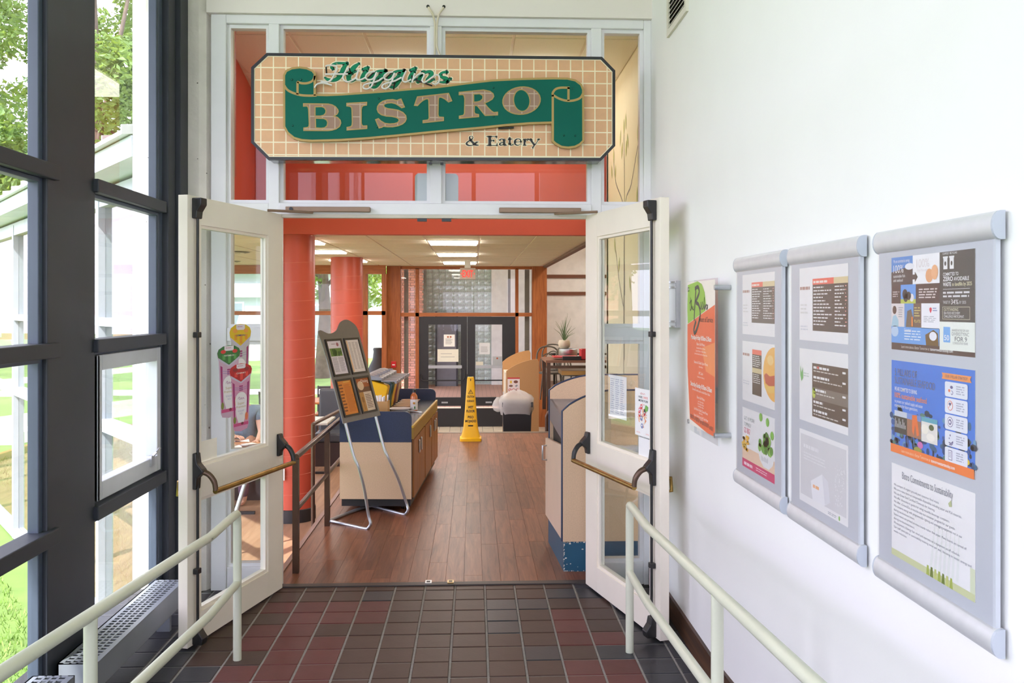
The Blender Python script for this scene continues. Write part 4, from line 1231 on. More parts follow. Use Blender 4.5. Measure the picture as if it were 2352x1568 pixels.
def poster(y0, y1, label, fill):
    """wall menu holder: grey backing between two rounded silver rails, three sheets under a glossy cover"""
    t = thing('menu_holder', label, 'menu holder', (0.95, (y0 + y1) / 2, 0.872), group='silver menu holders on the white wall')
    z0, z1 = 0.872, 1.670
    xf = 0.937
    MB().box(xf, 0.946, y1 + 0.004, y0 - 0.004, z0 + 0.02, z1 - 0.02).build('backing', mat('grey_holder_backing', (204, 209, 217), 0.5, 0.1, var=0.02), t)
    for zc, s in ((z1 - 0.024, 1), (z0 + 0.024, -1)):
        pr = []
        for k in range(11):
            a = PI * k / 10
            pr.append((xf + 0.004 - 0.016 * math.sin(a), zc - 0.026 * math.cos(a) * 1.0))
        q = [(xf + 0.012, zc + 0.026), (xf + 0.012, zc - 0.026)]
        pts = [(a, y0, b) for a, b in pr] + [(a, y0, b) for a, b in q]
        MB().prism(pts, (0, y1 - y0, 0)).build('rail', M_silver, t, 50)
        for yy, e in ((y0, 0.006), (y1, -0.006)):
            MB().prism([(a, yy, b) for a, b in [(p[0], p[2]) for p in pts]], (0, e, 0)).build('end_cap', mat('pale_end_cap', (190, 197, 208), 0.5), t)
    MB().box(xf - 0.004, xf - 0.0032, y1 + 0.006, y0 - 0.006, z0 + 0.03, z1 - 0.03).build('cover', M_cover, t)
    ym = (y0 + y1) / 2
    for k, zt in enumerate((1.608, 1.380, 1.150)):
        sh = Sheet((xf - 0.0008, ym + 0.166, zt), UY, 0.332, 0.204, NX, t)
        fill[k](sh)
        sh.done()
    return t
W_ = (248, 248, 248)
DK = (84, 74, 66)
DK2 = (100, 84, 74)
PK = (240, 130, 110)
def menu_page(x0, y0, x1, y1, split, rows):
    def f(s):
        s.rect(x0, y0, x1, y1, DK, 0)
        s.rect(x0, y0, x0 + (x1 - x0) * split, y0 + 0.08, (246, 112, 92), 1)
        if split < 1:
            s.rect(x0 + (x1 - x0) * split, y0, x1, y0 + 0.08, (226, 208, 160), 1)
            s.lines(x0 + (x1 - x0) * split + 0.02, y0 + 0.11, x1 - 0.02, y1 - 0.05, rows, (238, 238, 238), 2, 0.35, 0.6)
            s.lines(x1 - 0.05, y0 + 0.11, x1 - 0.01, y1 - 0.05, rows, (250, 180, 170), 3, 0.25, 0.8)
        s.lines(x0 + 0.02, y0 + 0.03, x0 + 0.02 + (x1 - x0) * min(split, 0.8) * 0.7, y0 + 0.08, 1, (255, 236, 226), 3, 0.6, 0.1)
        s.lines(x0 + 0.02, y0 + 0.11, x0 + (x1 - x0) * min(split, 0.95) - 0.02, y1 - 0.05, rows, (240, 240, 240), 2, 0.35, 0.5)
        s.lines(0.02, 0.26, 0.25, 0.32, 1, (190, 150, 140), 2, 0.7, 0.05)
        s.lines(0.03, 0.50, 0.20, 0.66, 3, (226, 226, 222), 2)
        s.lines(0.03, 0.80, 0.22, 0.88, 2, (214, 218, 224), 2)
    return f
def burger_page(s):
    s.rect(0.33, 0.12, 0.62, 0.86, DK, 0)
    s.rect(0.33, 0.12, 0.62, 0.20, (246, 112, 92), 1)
    s.rect(0.33, 0.42, 0.62, 0.50, (226, 208, 160), 1)
    s.lines(0.35, 0.22, 0.60, 0.41, 6, W_, 2, 0.35)
    s.lines(0.35, 0.52, 0.60, 0.68, 5, W_, 2, 0.35)
    s.lines(0.02, 0.20, 0.25, 0.26, 1, (190, 150, 140), 2, 0.7, 0.05)
    s.lines(0.03, 0.66, 0.25, 0.74, 2, (214, 218, 224), 2)
    def half(cy, ry, rgb, k):
        pts = [(1.0, cy - ry)] + [(1.0 - 0.33 * math.sin(PI * i / 14), cy - ry * math.cos(PI * i / 14)) for i in range(15)] + [(1.0, cy + ry)]
        s.poly(pts, rgb, k)
    half(0.46, 0.42, (250, 190, 96), 0)
    s.poly([(0.70, 0.50), (0.76, 0.46), (0.86, 0.50), (1.0, 0.47), (1.0, 0.64), (0.86, 0.66), (0.74, 0.62)], (206, 96, 70), 1)
    s.poly([(0.69, 0.62), (0.80, 0.66), (1.0, 0.63), (1.0, 0.74), (0.84, 0.76), (0.72, 0.70)], (248, 206, 110), 2)
    s.ell(0.88, 0.25, 0.09, 0.08, (252, 214, 140), 1)
def salad_page(s):
    s.rect(0, 0.66, 1, 0.86, (246, 214, 184), 0)
    s.rect(0, 0.86, 1, 1, (222, 70, 120), 1)
    s.lines(0.06, 0.91, 0.36, 0.98, 1, (252, 220, 230), 2, 0.7, 0.05)
    s.lines(0.45, 0.90, 0.80, 0.97, 2, (248, 200, 214), 2)
    s.text(0.06, 0.20, 0.06, 'GET 10 MORE', (176, 186, 186), 2, 0.34)
    s.text(0.06, 0.30, 0.06, 'TOPPINGS*', (176, 186, 186), 2, 0.24)
    s.text(0.06, 0.42, 0.09, 'GO BIG!', (236, 120, 150), 2, 0.2)
    s.ell(0.76, 0.58, 0.24, 0.14, W_, 1)
    s.poly([(0.50, 0.58), (1.0, 0.58), (0.95, 0.74), (0.84, 0.83), (0.68, 0.83), (0.57, 0.74)], (244, 246, 246), 2)
    rr = random.Random(3)
    for i in range(26):
        a = rr.random() * PI
        x, y = 0.76 + 0.2 * math.cos(a) * rr.random(), 0.56 - 0.30 * math.sin(a) * rr.random()
        s.ell(x, y, 0.05, 0.07, rr.choice([(120, 178, 76), (96, 158, 60), (150, 200, 100), (76, 130, 52)]), 3 + i % 3, 9)
    for x, y in ((0.60, 0.06), (0.80, 0.10), (0.93, 0.28)):
        s.ell(x, y, 0.05, 0.07, (130, 196, 80), 3, 9)
    for i in range(16):
        x, y = 0.02 + 0.18 * rr.random(), 0.48 + 0.22 * rr.random()
        s.ell(x, y, 0.045, 0.03, rr.choice([(250, 206, 90), (246, 186, 60)]), 3 + i % 2, 8)
    for i in range(7):
        s.rect(0.62 + 0.03 * i, 0.66 + 0.01 * (i % 3), 0.635 + 0.03 * i, 0.74, (206, 208, 212), 4)
def hot_page(s):
    s.rect(0.29, 0.18, 1.0, 0.90, DK2, 0)
    s.rect(0.29, 0.50, 1.0, 0.66, (134, 122, 112), 1)
    for y in (0.22, 0.35, 0.52, 0.68, 0.80):
        s.lines(0.32, y, 0.66, y + 0.045, 1, W_, 2, 0.7, 0.5)
        s.lines(0.32, y + 0.055, 0.90, y + 0.08, 1, (220, 216, 210), 2, 0.6, 0.3)
        s.rect(0.90, y + 0.01, 0.96, y + 0.035, W_, 2)
    s.ell(0.33, 0.58, 0.035, 0.07, (196, 214, 90), 2)
    s.ell(0.42, 0.23, 0.02, 0.02, (226, 100, 90), 3)
    s.poly([(0.02, 0.24), (0.05, 0.34), (0.08, 0.26), (0.09, 0.40), (0.05, 0.46), (0.02, 0.38)], (130, 198, 120), 1)
    s.lines(0.10, 0.33, 0.24, 0.40, 2, (206, 216, 206), 2)
def faint_page(s):
    s.rect(0.03, 0.06, 0.97, 0.90, (222, 222, 224), 0)
    s.lines(0.10, 0.19, 0.42, 0.25, 1, (240, 240, 242), 1, 0.8, 0.1)
    s.lines(0.10, 0.30, 0.70, 0.42, 3, (236, 236, 238), 1)
    s.poly([(0.26, 0.66), (0.50, 0.50), (0.62, 0.56), (0.66, 0.82), (0.54, 0.90), (0.30, 0.90)], (244, 245, 248), 1)
    s.poly([(0.50, 0.50), (0.62, 0.56), (0.66, 0.82), (0.56, 0.88)], (230, 231, 236), 2)
    s.lines(0.31, 0.69, 0.46, 0.75, 1, (250, 190, 140), 3, 0.7, 0.1)
    rr = random.Random(9)
    for i in range(60):
        s.ell(0.76 + 0.19 * rr.random(), 0.30 + 0.5 * rr.random(), 0.006, 0.009, (246, 246, 248), 1, 6)
    s.lines(0.62, 0.94, 0.80, 0.98, 2, (170, 176, 182), 1)
    s.ell(0.84, 0.95, 0.015, 0.03, (150, 206, 110), 1)
def collage_page(s):
    B_ = (92, 68, 62)
    G_ = (84, 80, 74)
    s.rect(0, 0, 1, 1, B_, 0)
    s.rect(0, 0, 0.29, 0.30, (96, 150, 220), 1)
    s.poly([(0, 0.16), (0.29, 0.10), (0.29, 0.30), (0, 0.30)], (92, 76, 72), 2)
    s.text(0.03, 0.06, 0.035, 'We are committed to serving', W_, 3, 0.22)
    s.text(0.03, 0.17, 0.085, '100%', W_, 3, 0.14, off=0.0)
    s.text(0.03, 0.22, 0.032, 'sustainable fish', W_, 3, 0.16)
    s.text(0.03, 0.265, 0.032, 'and seafood', W_, 3, 0.13)
    s.ell(0.25, 0.11, 0.06, 0.035, (238, 240, 246), 3)
    s.rect(0.29, 0, 0.62, 0.30, (250, 250, 252), 1)
    s.poly([(0.26, 0.20), (0.32, 0.20), (0.32, 0.17), (0.355, 0.225), (0.32, 0.28), (0.32, 0.25), (0.26, 0.25)], (92, 76, 72), 3)
    s.text(0.34, 0.13, 0.085, '100%', (234, 226, 226), 3, 0.16)
    s.text(0.35, 0.17, 0.025, 'cage free eggs', (228, 220, 220), 3, 0.13)
    s.ell(0.50, 0.22, 0.045, 0.07, (240, 176, 128), 3)
    s.ell(0.565, 0.19, 0.04, 0.075, (246, 186, 140), 4)
    s.rect(0.62, 0, 1, 0.68, G_, 1)
    for x in (0.665, 0.735):
        s.rect(x, 0.06, x + 0.045, 0.17, W_, 2)
        s.rect(x - 0.006, 0.045, x + 0.05, 0.062, W_, 2)
        s.ell(x + 0.022, 0.115, 0.010, 0.022, G_, 3)
    s.text(0.655, 0.028, 0.02, 'COMPOST  RECYCLING', W_, 2, 0.16)
    s.text(0.66, 0.235, 0.032, 'COMMITTED TO', W_, 2, 0.17, off=0.01)
    s.text(0.66, 0.285, 0.042, 'ZERO', W_, 2, 0.11, off=0.02)
    s.text(0.78, 0.285, 0.036, 'AVOIDABLE', W_, 2, 0.16, off=0.01)
    s.text(0.66, 0.335, 0.036, 'WASTE', W_, 2, 0.09, off=0.02)
    s.text(0.76, 0.335, 0.034, 'to landfills by 2025', (250, 246, 200), 2, 0.21)
    s.rect(0.66, 0.362, 0.95, 0.366, (226, 226, 226), 2)
    s.lines(0.66, 0.39, 0.95, 0.46, 2, (226, 226, 226), 2, 0.5, 0.1)
    s.text(0.66, 0.505, 0.028, 'TARGET OF', (226, 226, 226), 2, 0.08)
    s.text(0.75, 0.51, 0.045, '34%', W_, 2, 0.08)
    s.text(0.84, 0.505, 0.026, 'BY 2025', (226, 226, 226), 2, 0.07)
    for q in ((0.655, 0.535, 0.95, 0.539), (0.655, 0.652, 0.95, 0.656), (0.655, 0.535, 0.658, 0.656), (0.947, 0.535, 0.95, 0.656)):
        s.rect(*q, (226, 222, 190), 2)
    s.text(0.67, 0.575, 0.028, 'OUTSTANDING', (240, 236, 200), 3, 0.16)
    s.text(0.67, 0.608, 0.025, 'SEA FOOD RECOVERY', W_, 3, 0.18)
    s.text(0.67, 0.640, 0.025, 'CHALLENGE PARTICIPANT', W_, 3, 0.22)
    s.rect(0.62, 0.68, 1, 0.955, (240, 246, 236), 1)
    s.text(0.76, 0.77, 0.022, 'RANKED IN THE TOP 10 BY', (150, 152, 152), 2, 0.18)
    s.text(0.76, 0.81, 0.032, 'DIVERSITYINC', (140, 142, 142), 2, 0.18)
    s.text(0.79, 0.862, 0.042, 'FOR 9', (120, 124, 124), 2, 0.13, off=0.01)
    s.text(0.77, 0.892, 0.022, 'CONSECUTIVE YEARS', (150, 152, 152), 2, 0.16)
    s.rect(0.665, 0.73, 0.74, 0.88, (120, 180, 240), 2)
    s.text(0.675, 0.86, 0.05, '50', W_, 3, 0.055, off=0.01)
    s.rect(0.13, 0.30, 0.33, 0.50, (110, 166, 236), 1)
    s.rect(0.13, 0.455, 0.33, 0.50, (196, 206, 90), 2)
    for x, y, r in ((0.19, 0.40, 0.035), (0.24, 0.42, 0.03), (0.28, 0.44, 0.028), (0.20, 0.44, 0.03)):
        s.ell(x, y, r, r * 1.5, (70, 62, 64) if r > 0.029 else (236, 232, 230), 3)
    s.lines(0.02, 0.37, 0.12, 0.44, 3, (214, 200, 196), 2)
    s.lines(0.37, 0.35, 0.60, 0.46, 4, (222, 210, 206), 2, 0.5, 0.15)
    s.rect(0, 0.50, 0.18, 0.75, (232, 224, 222), 1)
    s.ell(0.045, 0.57, 0.028, 0.045, (96, 64, 52), 2)
    s.poly([(0.0, 0.75), (0.02, 0.64), (0.06, 0.62), (0.10, 0.68), (0.10, 0.75)], (170, 206, 222), 2)
    s.lines(0.10, 0.54, 0.17, 0.66, 5, (180, 176, 178), 2)
    s.rect(0.18, 0.50, 0.30, 0.75, (110, 160, 220), 1)
    s.poly([(0.20, 0.75), (0.22, 0.58), (0.27, 0.56), (0.30, 0.66), (0.30, 0.75)], (120, 104, 84), 2)
    s.rect(0.275, 0.64, 0.295, 0.74, (236, 140, 70), 3)
    s.rect(0.30, 0.50, 0.40, 0.75, (122, 98, 82), 1)
    s.text(0.31, 0.70, 0.03, 'PLATE', (236, 214, 120), 2, 0.08)
    s.lines(0.31, 0.54, 0.39, 0.65, 4, (206, 190, 120), 2)
    s.rect(0.40, 0.50, 0.62, 0.755, (246, 246, 250), 1)
    s.poly([(0.50, 0.55), (0.515, 0.54), (0.53, 0.55), (0.528, 0.575), (0.515, 0.60), (0.502, 0.575)], (226, 60, 80), 2)
    s.lines(0.54, 0.545, 0.60, 0.59, 2, (150, 160, 200), 2)
    s.lines(0.43, 0.63, 0.60, 0.70, 4, (190, 192, 198), 2)
    s.rect(0, 0.75, 0.615, 0.925, (112, 170, 236), 1)
    s.ell(0.05, 0.80, 0.05, 0.06, (190, 214, 240), 2)
    s.text(0.18, 0.80, 0.035, 'Committed', W_, 3, 0.09, off=0.01)
    s.lines(0.18, 0.785, 0.42, 0.90, 4, (226, 238, 252), 2, 0.4, 0.2)
    s.poly([(0.46, 0.925), (0.45, 0.82), (0.55, 0.765), (0.60, 0.80), (0.61, 0.925)], (120, 92, 48), 2)
    s.ell(0.545, 0.83, 0.045, 0.045, (238, 240, 248), 3)
    s.text(0.14, 0.975, 0.030, 'Learn more about a Better Tomorrow at', (226, 214, 206), 2, 0.36)
    s.text(0.51, 0.975, 0.030, 'tomorrowstartstoday.com', W_, 2, 0.26, off=0.012)
def seafood_page(s):
    nb = 18
    s.rect(0, 0, 1, 0.92, (70, 128, 224), 0)
    rr = random.Random(5)
    for i in range(150):
        y = 0.50 + 0.42 * rr.random() ** 0.7
        s.ell(rr.random(), y, 0.012 + 0.025 * rr.random(), 0.015 + 0.03 * rr.random(), rr.choice([(38, 76, 130), (58, 104, 140), (84, 130, 120), (46, 64, 90), (110, 160, 196), (52, 92, 160)]), 1 + i % 3, 7)
    s.ell(0.39, 0.84, 0.035, 0.035, (214, 120, 190), 4)
    s.ell(0.36, 0.90, 0.05, 0.035, (160, 160, 70), 4)
    s.ell(0.92, 0.86, 0.03, 0.03, (236, 210, 70), 4)
    s.text(0.05, 0.16, 0.075, '5 PILLARS OF', (112, 118, 150), 5, 0.30)
    s.text(0.05, 0.25, 0.075, 'SUSTAINABLE SEAFOOD', (112, 118, 150), 5, 0.52)
    s.text(0.05, 0.325, 0.04, 'WE ARE COMMITTED TO SERVING', W_, 5, 0.30, off=0.012)
    s.text(0.05, 0.40, 0.055, '100% sustainable seafood', (250, 150, 110), 5, 0.42, off=0.01)
    s.text(0.05, 0.455, 0.035, 'to protect our seafood supply and ocean', W_, 5, 0.37)
    s.text(0.05, 0.50, 0.035, 'ecosystems for future generations.', W_, 5, 0.31)
    for x0, x1, top, body in ((0.05, 0.22, (206, 214, 226), (70, 66, 62)), (0.22, 0.40, (120, 150, 214), (170, 120, 96))):
        s.rect(x0, 0.54, x1, 0.78, body, 5)
        s.rect(x0, 0.54, x1, 0.60, top, 6)
    s.poly([(0.29, 0.55), (0.35, 0.54), (0.38, 0.74), (0.35, 0.76), (0.33, 0.64), (0.31, 0.76), (0.29, 0.72)], (240, 120, 60), 7)
    for i in range(9):
        s.rect(0.06 + i * 0.017, 0.62 + 0.03 * (i % 3), 0.068 + i * 0.017, 0.72, (206, 208, 210), 7)
    s.rect(0.405, 0.54, 0.60, 0.79, (236, 234, 226), 5)
    s.rect(0.405, 0.54, 0.60, 0.585, (96, 176, 196), 6)
    s.ell(0.45, 0.66, 0.045, 0.05, (250, 246, 230), 7)
    s.ell(0.52, 0.73, 0.05, 0.04, (252, 248, 236), 7)
    s.ell(0.53, 0.63, 0.03, 0.03, (86, 104, 66), 7)
    s.poly([(0.65, 0.06), (0.97, 0.06), (0.955, 0.09), (0.97, 0.12), (0.65, 0.12), (0.66, 0.09)], (250, 160, 96), 5)
    s.text(0.69, 0.103, 0.028, 'OUR 5 PILLAR STRATEGY', (120, 96, 110), 6, 0.24)
    for i in range(5):
        y = 0.14 + i * 0.158
        q = []
        for cx, cy, a in ((0.915, y + 0.125, 0), (0.70, y + 0.125, 1), (0.70, y + 0.02, 2), (0.915, y + 0.02, 3)):
            q += [(cx + 0.015 * math.cos(PI / 2 * a + PI / 2 * k / 3), cy + 0.02 * math.sin(PI / 2 * a + PI / 2 * k / 3)) for k in range(4)]
        s.poly(q, (236, 240, 250), 5)
        s.lines(0.81, y + 0.03, 0.90, y + 0.12, 4, (184, 188, 206), 6, 0.5, 0.2)
        c = (110, 104, 150)
        if i == 0:
            s.ell(0.76, y + 0.05, 0.016, 0.015, c, 6); s.ell(0.735, y + 0.085, 0.012, 0.015, (246, 140, 110), 6)
            s.stroke([(0.76, y + 0.08), (0.775, y + 0.10), (0.765, y + 0.12), (0.755, y + 0.11)], 0.0016, c, 6)
        elif i == 1:
            s.ell(0.745, y + 0.07, 0.03, 0.048, (240, 130, 110), 6); s.ell(0.745, y + 0.07, 0.026, 0.042, (244, 244, 250), 7)
            s.ell(0.745, y + 0.055, 0.014, 0.014, c, 8); s.stroke([(0.725, y + 0.10), (0.765, y + 0.04)], 0.0012, (240, 130, 110), 8)
        elif i == 2:
            s.ell(0.745, y + 0.07, 0.032, 0.05, c, 6); s.ell(0.745, y + 0.07, 0.028, 0.044, (244, 244, 250), 7)
            s.ell(0.745, y + 0.07, 0.018, 0.028, c, 8); s.ell(0.745, y + 0.07, 0.009, 0.014, (244, 244, 250), 9)
        elif i == 3:
            s.stroke([(0.73, y + 0.11), (0.755, y + 0.115), (0.775, y + 0.095), (0.765, y + 0.125), (0.735, y + 0.13)], 0.0022, c, 6)
            s.ell(0.745, y + 0.04, 0.006, 0.01, c, 6); s.ell(0.735, y + 0.07, 0.005, 0.008, c, 6)
        else:
            s.rect(0.725, y + 0.025, 0.768, y + 0.12, c, 6); s.rect(0.729, y + 0.031, 0.764, y + 0.114, (240, 242, 250), 7)
            s.lines(0.733, y + 0.045, 0.76, y + 0.10, 4, c, 8, 0.3, 0.1)
    s.rect(0, 0.91, 1, 1, (250, 134, 66), 9)
    s.text(0.15, 0.972, 0.032, 'Learn more about a Better Tomorrow at', (255, 214, 180), 10, 0.37)
    s.text(0.53, 0.972, 0.032, 'tomorrowstartstoday.com', W_, 10, 0.27, off=0.012)
def commit_page(s):
    s.rect(0, 0.93, 1, 1, (214, 220, 170), 0)
    for i in range(7):
        s.poly([(0.46 + i * 0.045, 1), (0.47 + i * 0.045, 0.90), (0.49 + i * 0.045, 0.90), (0.50 + i * 0.045, 1)], [(176, 192, 90), (120, 140, 60), (206, 214, 130)][i % 3], 1)
        s.poly([(0.50 + i * 0.05, 0.90), (0.56 + i * 0.045, 0.45), (0.57 + i * 0.045, 0.45), (0.53 + i * 0.05, 0.90)], (238, 242, 238), 0)
    s.rect(0.95, 0.70, 1, 0.93, (224, 232, 200), 0)
    G = (140, 146, 158)
    s.text(0.15, 0.13, 0.075, 'Bistro Commitments to Sustainability', G, 2, 0.62)
    t = ['We compost all organic pre and post consumer food waste.', 'We serve menu items on compostable disposables including paper and PLA materials.', 'We use Green Seal Certified Chemicals for cleaning.', 'We offer discounts to guests for using reusable beverage containers.', 'We offer a Green2Go, a reusable take out container program for our guests.', 'We conserve energy with programmable lighting and unplugging equipment not in use', 'during non-business hours.', 'Station menus are printed on menu boards rather than paper. Menu boards are turned off', 'during non-business hours.', 'All equipment is Energy Star rated and operates on a equipment on/off schedule.', 'Our staff takes part in sustainability training twice per year, focusing on water, energy and', 'waste reduction.']
    for i, q in enumerate(t):
        s.text(0.035, 0.235 + i * 0.046, 0.024, q, (150, 156, 168), 2, min(0.93, 0.0100 * len(q) + 0.02))
    s.poly([(0.72, 0.19), (0.75, 0.15), (0.76, 0.21), (0.73, 0.22)], (190, 200, 150), 3)
poster(3.130, 2.655, 'silver wall menu holder with a burger sheet and a pink-banded salad sheet', (menu_page(0.31, 0.14, 1.0, 0.80, 0.5, 13), burger_page, salad_page))
poster(2.588, 2.112, 'silver wall menu holder with two dark menu sheets above a faint grey sheet', (menu_page(0.30, 0.16, 1.0, 0.86, 0.62, 12), hot_page, faint_page))
poster(2.020, 1.553, 'silver wall menu holder with seafood sheet above sustainability commitments sheet', (collage_page, seafood_page, commit_page))

# ---- acrylic hours sign on stand-offs
hs = thing('hours_sign', 'orange acrylic hours sign with a green corner on steel stand-offs', 'sign', (0.90, 3.47, 1.0))
MB().box(0.899, 0.905, 3.235, 3.705, 0.985, 1.605).build('acrylic_panel', M_clear, hs)
s = Sheet((0.8985, 3.700, 1.600), UY, 0.425, 0.588, NX, hs, (240, 232, 220))
s.sep = True
s.poly([(0, 0.30), (1, 0.16), (1, 0.99), (0.93, 1.0), (0.75, 1.0), (0.10, 0.965), (0.0, 0.60)], (232, 112, 72), 0)
s.poly([(0.55, 0.45), (1, 0.40), (1, 0.62), (0.7, 0.60)], (240, 146, 92), 1)
gp = [(0.02, 0.02), (0.40, 0.0), (0.55, 0.02), (0.66, 0.08), (0.70, 0.15), (0.68, 0.20), (0.02, 0.295), (0.0, 0.2)]
s.poly(gp, (150, 194, 74), 2)
s.stroke([(0.30, 0.05), (0.42, 0.04), (0.46, 0.08), (0.34, 0.14), (0.44, 0.16), (0.50, 0.22), (0.42, 0.30), (0.30, 0.355), (0.26, 0.33), (0.34, 0.27)], 0.016, (70, 70, 66), 3)
s.stroke([(0.34, 0.06), (0.30, 0.16), (0.27, 0.27)], 0.014, (70, 70, 66), 3)
s.stroke([(0.09, 0.15), (0.16, 0.13)], 0.007, (70, 70, 66), 3)
s.stroke([(0.13, 0.11), (0.11, 0.19), (0.15, 0.19), (0.17, 0.12), (0.16, 0.19), (0.19, 0.17), (0.21, 0.19), (0.24, 0.17), (0.22, 0.19), (0.26, 0.195)], 0.006, (70, 70, 66), 3)
s.stroke([(0.52, 0.14), (0.51, 0.19), (0.55, 0.17), (0.58, 0.14), (0.56, 0.19), (0.62, 0.17), (0.65, 0.11), (0.63, 0.19), (0.68, 0.16), (0.67, 0.19), (0.72, 0.16), (0.76, 0.18), (0.72, 0.19), (0.77, 0.16)], 0.006, (70, 70, 66), 3)
s.text(0.46, 0.275, 0.035, 'Hours of Service', (92, 76, 66), 3, 0.48)
for y, h, w, st in ((0.385, 0.030, 0.80, 'Monday-Friday 8:00am-2:30am'), (0.425, 0.018, 0.32, 'Bistro Grill Menus'), (0.450, 0.010, 0.34, 'Breakfast 8:00am-11:00am'), (0.472, 0.010, 0.40, 'Lunch & Dinner 11:00am-9:00pm'), (0.494, 0.010, 0.50, 'Late Nite Grilled Cheese Menu 9:00pm-2:30am'),
                    (0.560, 0.018, 0.54, 'Seasons & Global Spices Menus'), (0.585, 0.010, 0.16, '11:00am-9:00pm'), (0.635, 0.018, 0.17, 'AFC Sushi'), (0.660, 0.010, 0.28, 'Available after 11:00am only'),
                    (0.735, 0.030, 0.84, 'Saturday-Sunday 8:30am-2:30am'), (0.765, 0.015, 0.70, 'Continental breakfast options available 8:30am-11:00am'), (0.815, 0.018, 0.30, 'Bistro Grill Menus'), (0.838, 0.010, 0.22, 'Lunch 11:00am-5:00pm'), (0.856, 0.010, 0.24, 'Dinner 5:00pm-9:00pm'), (0.874, 0.010, 0.22, 'Late 9:00pm-2:30am'),
                    (0.905, 0.018, 0.54, 'Late Nite & Grilled Cheese Menus'), (0.922, 0.010, 0.14, '9:00pm-2:30am'), (0.952, 0.016, 0.56, 'Seasons, Global Spices & AFC Sushi Menus'), (0.966, 0.010, 0.18, '11:00am-9:00pm')):
    yy = 0.30 + (y - 0.30) * 0.93 + 0.02
    s.text(0.52, yy, h, st, (252, 244, 236), 3, w * 0.92, 'C', 0.02 if h > 0.025 else 0.0)
for a, b in ((0.12, 0.26), (0.34, 0.48), (0.56, 0.80), (0.87, 0.95)):
    s.lines(a, 0.925 + a * 0.02, b, 0.955 + a * 0.02, 1, (168, 88, 66), 3, 0.9, 0.0)
for a in (0.29, 0.51, 0.83):
    s.rect(a, 0.93 + a * 0.02, a + 0.025, 0.95 + a * 0.02, (96, 66, 56), 3)
s.done()
for yy, zz in ((3.675, 1.57), (3.265, 1.57), (3.675, 1.02), (3.265, 1.02)):
    MB().tube([(0.893, yy, zz), (XR, yy, zz)], 0.010, 12).build('standoff', M_chrome, hs, 50)
# ---- wall sconce
sc = thing('wall_sconce', 'half round white wall sconce with two pairs of steel bands', 'wall lamp', (0.95, 4.235, 1.4))
def half(r, z0, z1, m, nm, cy=4.235):
    pts = [(XR - r * math.sin(PI * k / 16) * 0.62, cy + r * math.cos(PI * k / 16), z0) for k in range(17)]
    return MB().prism(pts, (0, 0, z1 - z0)).build(nm, m, sc, 40)
half(0.155, 1.405, 1.615, mat('opal_shade', (244, 246, 250), 0.35), 'shade')
for z in (1.402, 1.426, 1.584, 1.608):
    half(0.163, z, z + 0.008, M_chrome, 'steel_band')
for yy in (4.075, 4.395):
    MB().box(XR - 0.02, XR, yy - 0.006, yy + 0.006, 1.40, 1.618).build('side_bar', M_chrome, sc)
# ---- wall vent
ve = thing('wall_vent', 'cream metal louvre vent high on the white wall', 'vent', (XR, 4.1, 2.8))
vf = MB()
for q in ((3.91, 4.31, 2.812, 2.845), (3.91, 4.31, 3.20, 3.23), (3.91, 3.945, 2.845, 3.20), (4.275, 4.31, 2.845, 3.20)):
    vf.box(XR - 0.012, XR, q[0], q[1], q[2], q[3])
vf.build('vent_frame', mat('cream_vent', (226, 220, 208), 0.4), ve)
MB().box(XR - 0.003, XR - 0.001, 3.945, 4.275, 2.845, 3.20).build('duct_dark', M_kick, ve)
for k in range(15):
    z = 2.850 + k * 0.0235
    MB().prism([(XR - 0.011, 3.945, z), (XR - 0.010, 3.945, z + 0.004), (XR - 0.003, 3.945, z + 0.016), (XR - 0.003, 3.945, z + 0.012)], (0, 0.33, 0)).build('louvre', MATS['cream_vent'], ve)

# ================================================================== things stuck on the doors
def door_sheet(P, u0, z1, W2, H2, w, t, rgb=W_, flip=False):
    o = P(u0, z1, w)
    e = P(u0 + 1, z1, w) - o
    n = P(u0, z1, w + 1) - o
    return Sheet(o, e, W2, H2, n, t, rgb)
# right door: clear menu holder, citrus flyer, blank sheet (text runs from the hinge outward)
t = thing('menu_pocket', 'clear acrylic menu pocket with a white text menu on the door glass', 'menu holder', PR(0.37, 0.95, -0.01))
bxR(MB(), 0.248, 0.53, 0.93, 1.165, -0.019, -0.008).build('acrylic_pocket', M_clear, t)
s = door_sheet(PR, 0.272, 1.155, 0.215, 0.210, -0.012, t)
s.rect(0.03, 0.06, 0.08, 0.95, (250, 214, 150), 1)
for c in range(3):
    s.lines(0.14 + 0.27 * c, 0.08, 0.36 + 0.27 * c, 0.92, 17, (186, 190, 206), 2, 0.4, 0.4)
s.done()
for zz in (1.13, 0.97):
    MB().ball(PR(0.545, zz, -0.015), 0.016, 8).build('suction_cup', M_clear, t, 60)
t = thing('door_flyer', 'white flyer reading more choices more fun with dots in a citrus shape', 'flyer', PR(0.67, 0.90, -0.01))
s = door_sheet(PR, 0.582, 1.115, 0.165, 0.222, -0.012, t)
s.stroke([(0.34, 0.09), (0.38, 0.12), (0.42, 0.08), (0.46, 0.12), (0.50, 0.09), (0.55, 0.12), (0.60, 0.09), (0.66, 0.12)], 0.002, (240, 150, 150), 2)
s.text(0.24, 0.20, 0.045, 'MORE', (60, 66, 84), 2, 0.24)
s.text(0.52, 0.20, 0.045, 'CHOICES', (244, 120, 110), 2, 0.30)
s.text(0.24, 0.275, 0.045, 'MORE FUN', (60, 66, 84), 2, 0.58, off=0.012)
rr = random.Random(11)
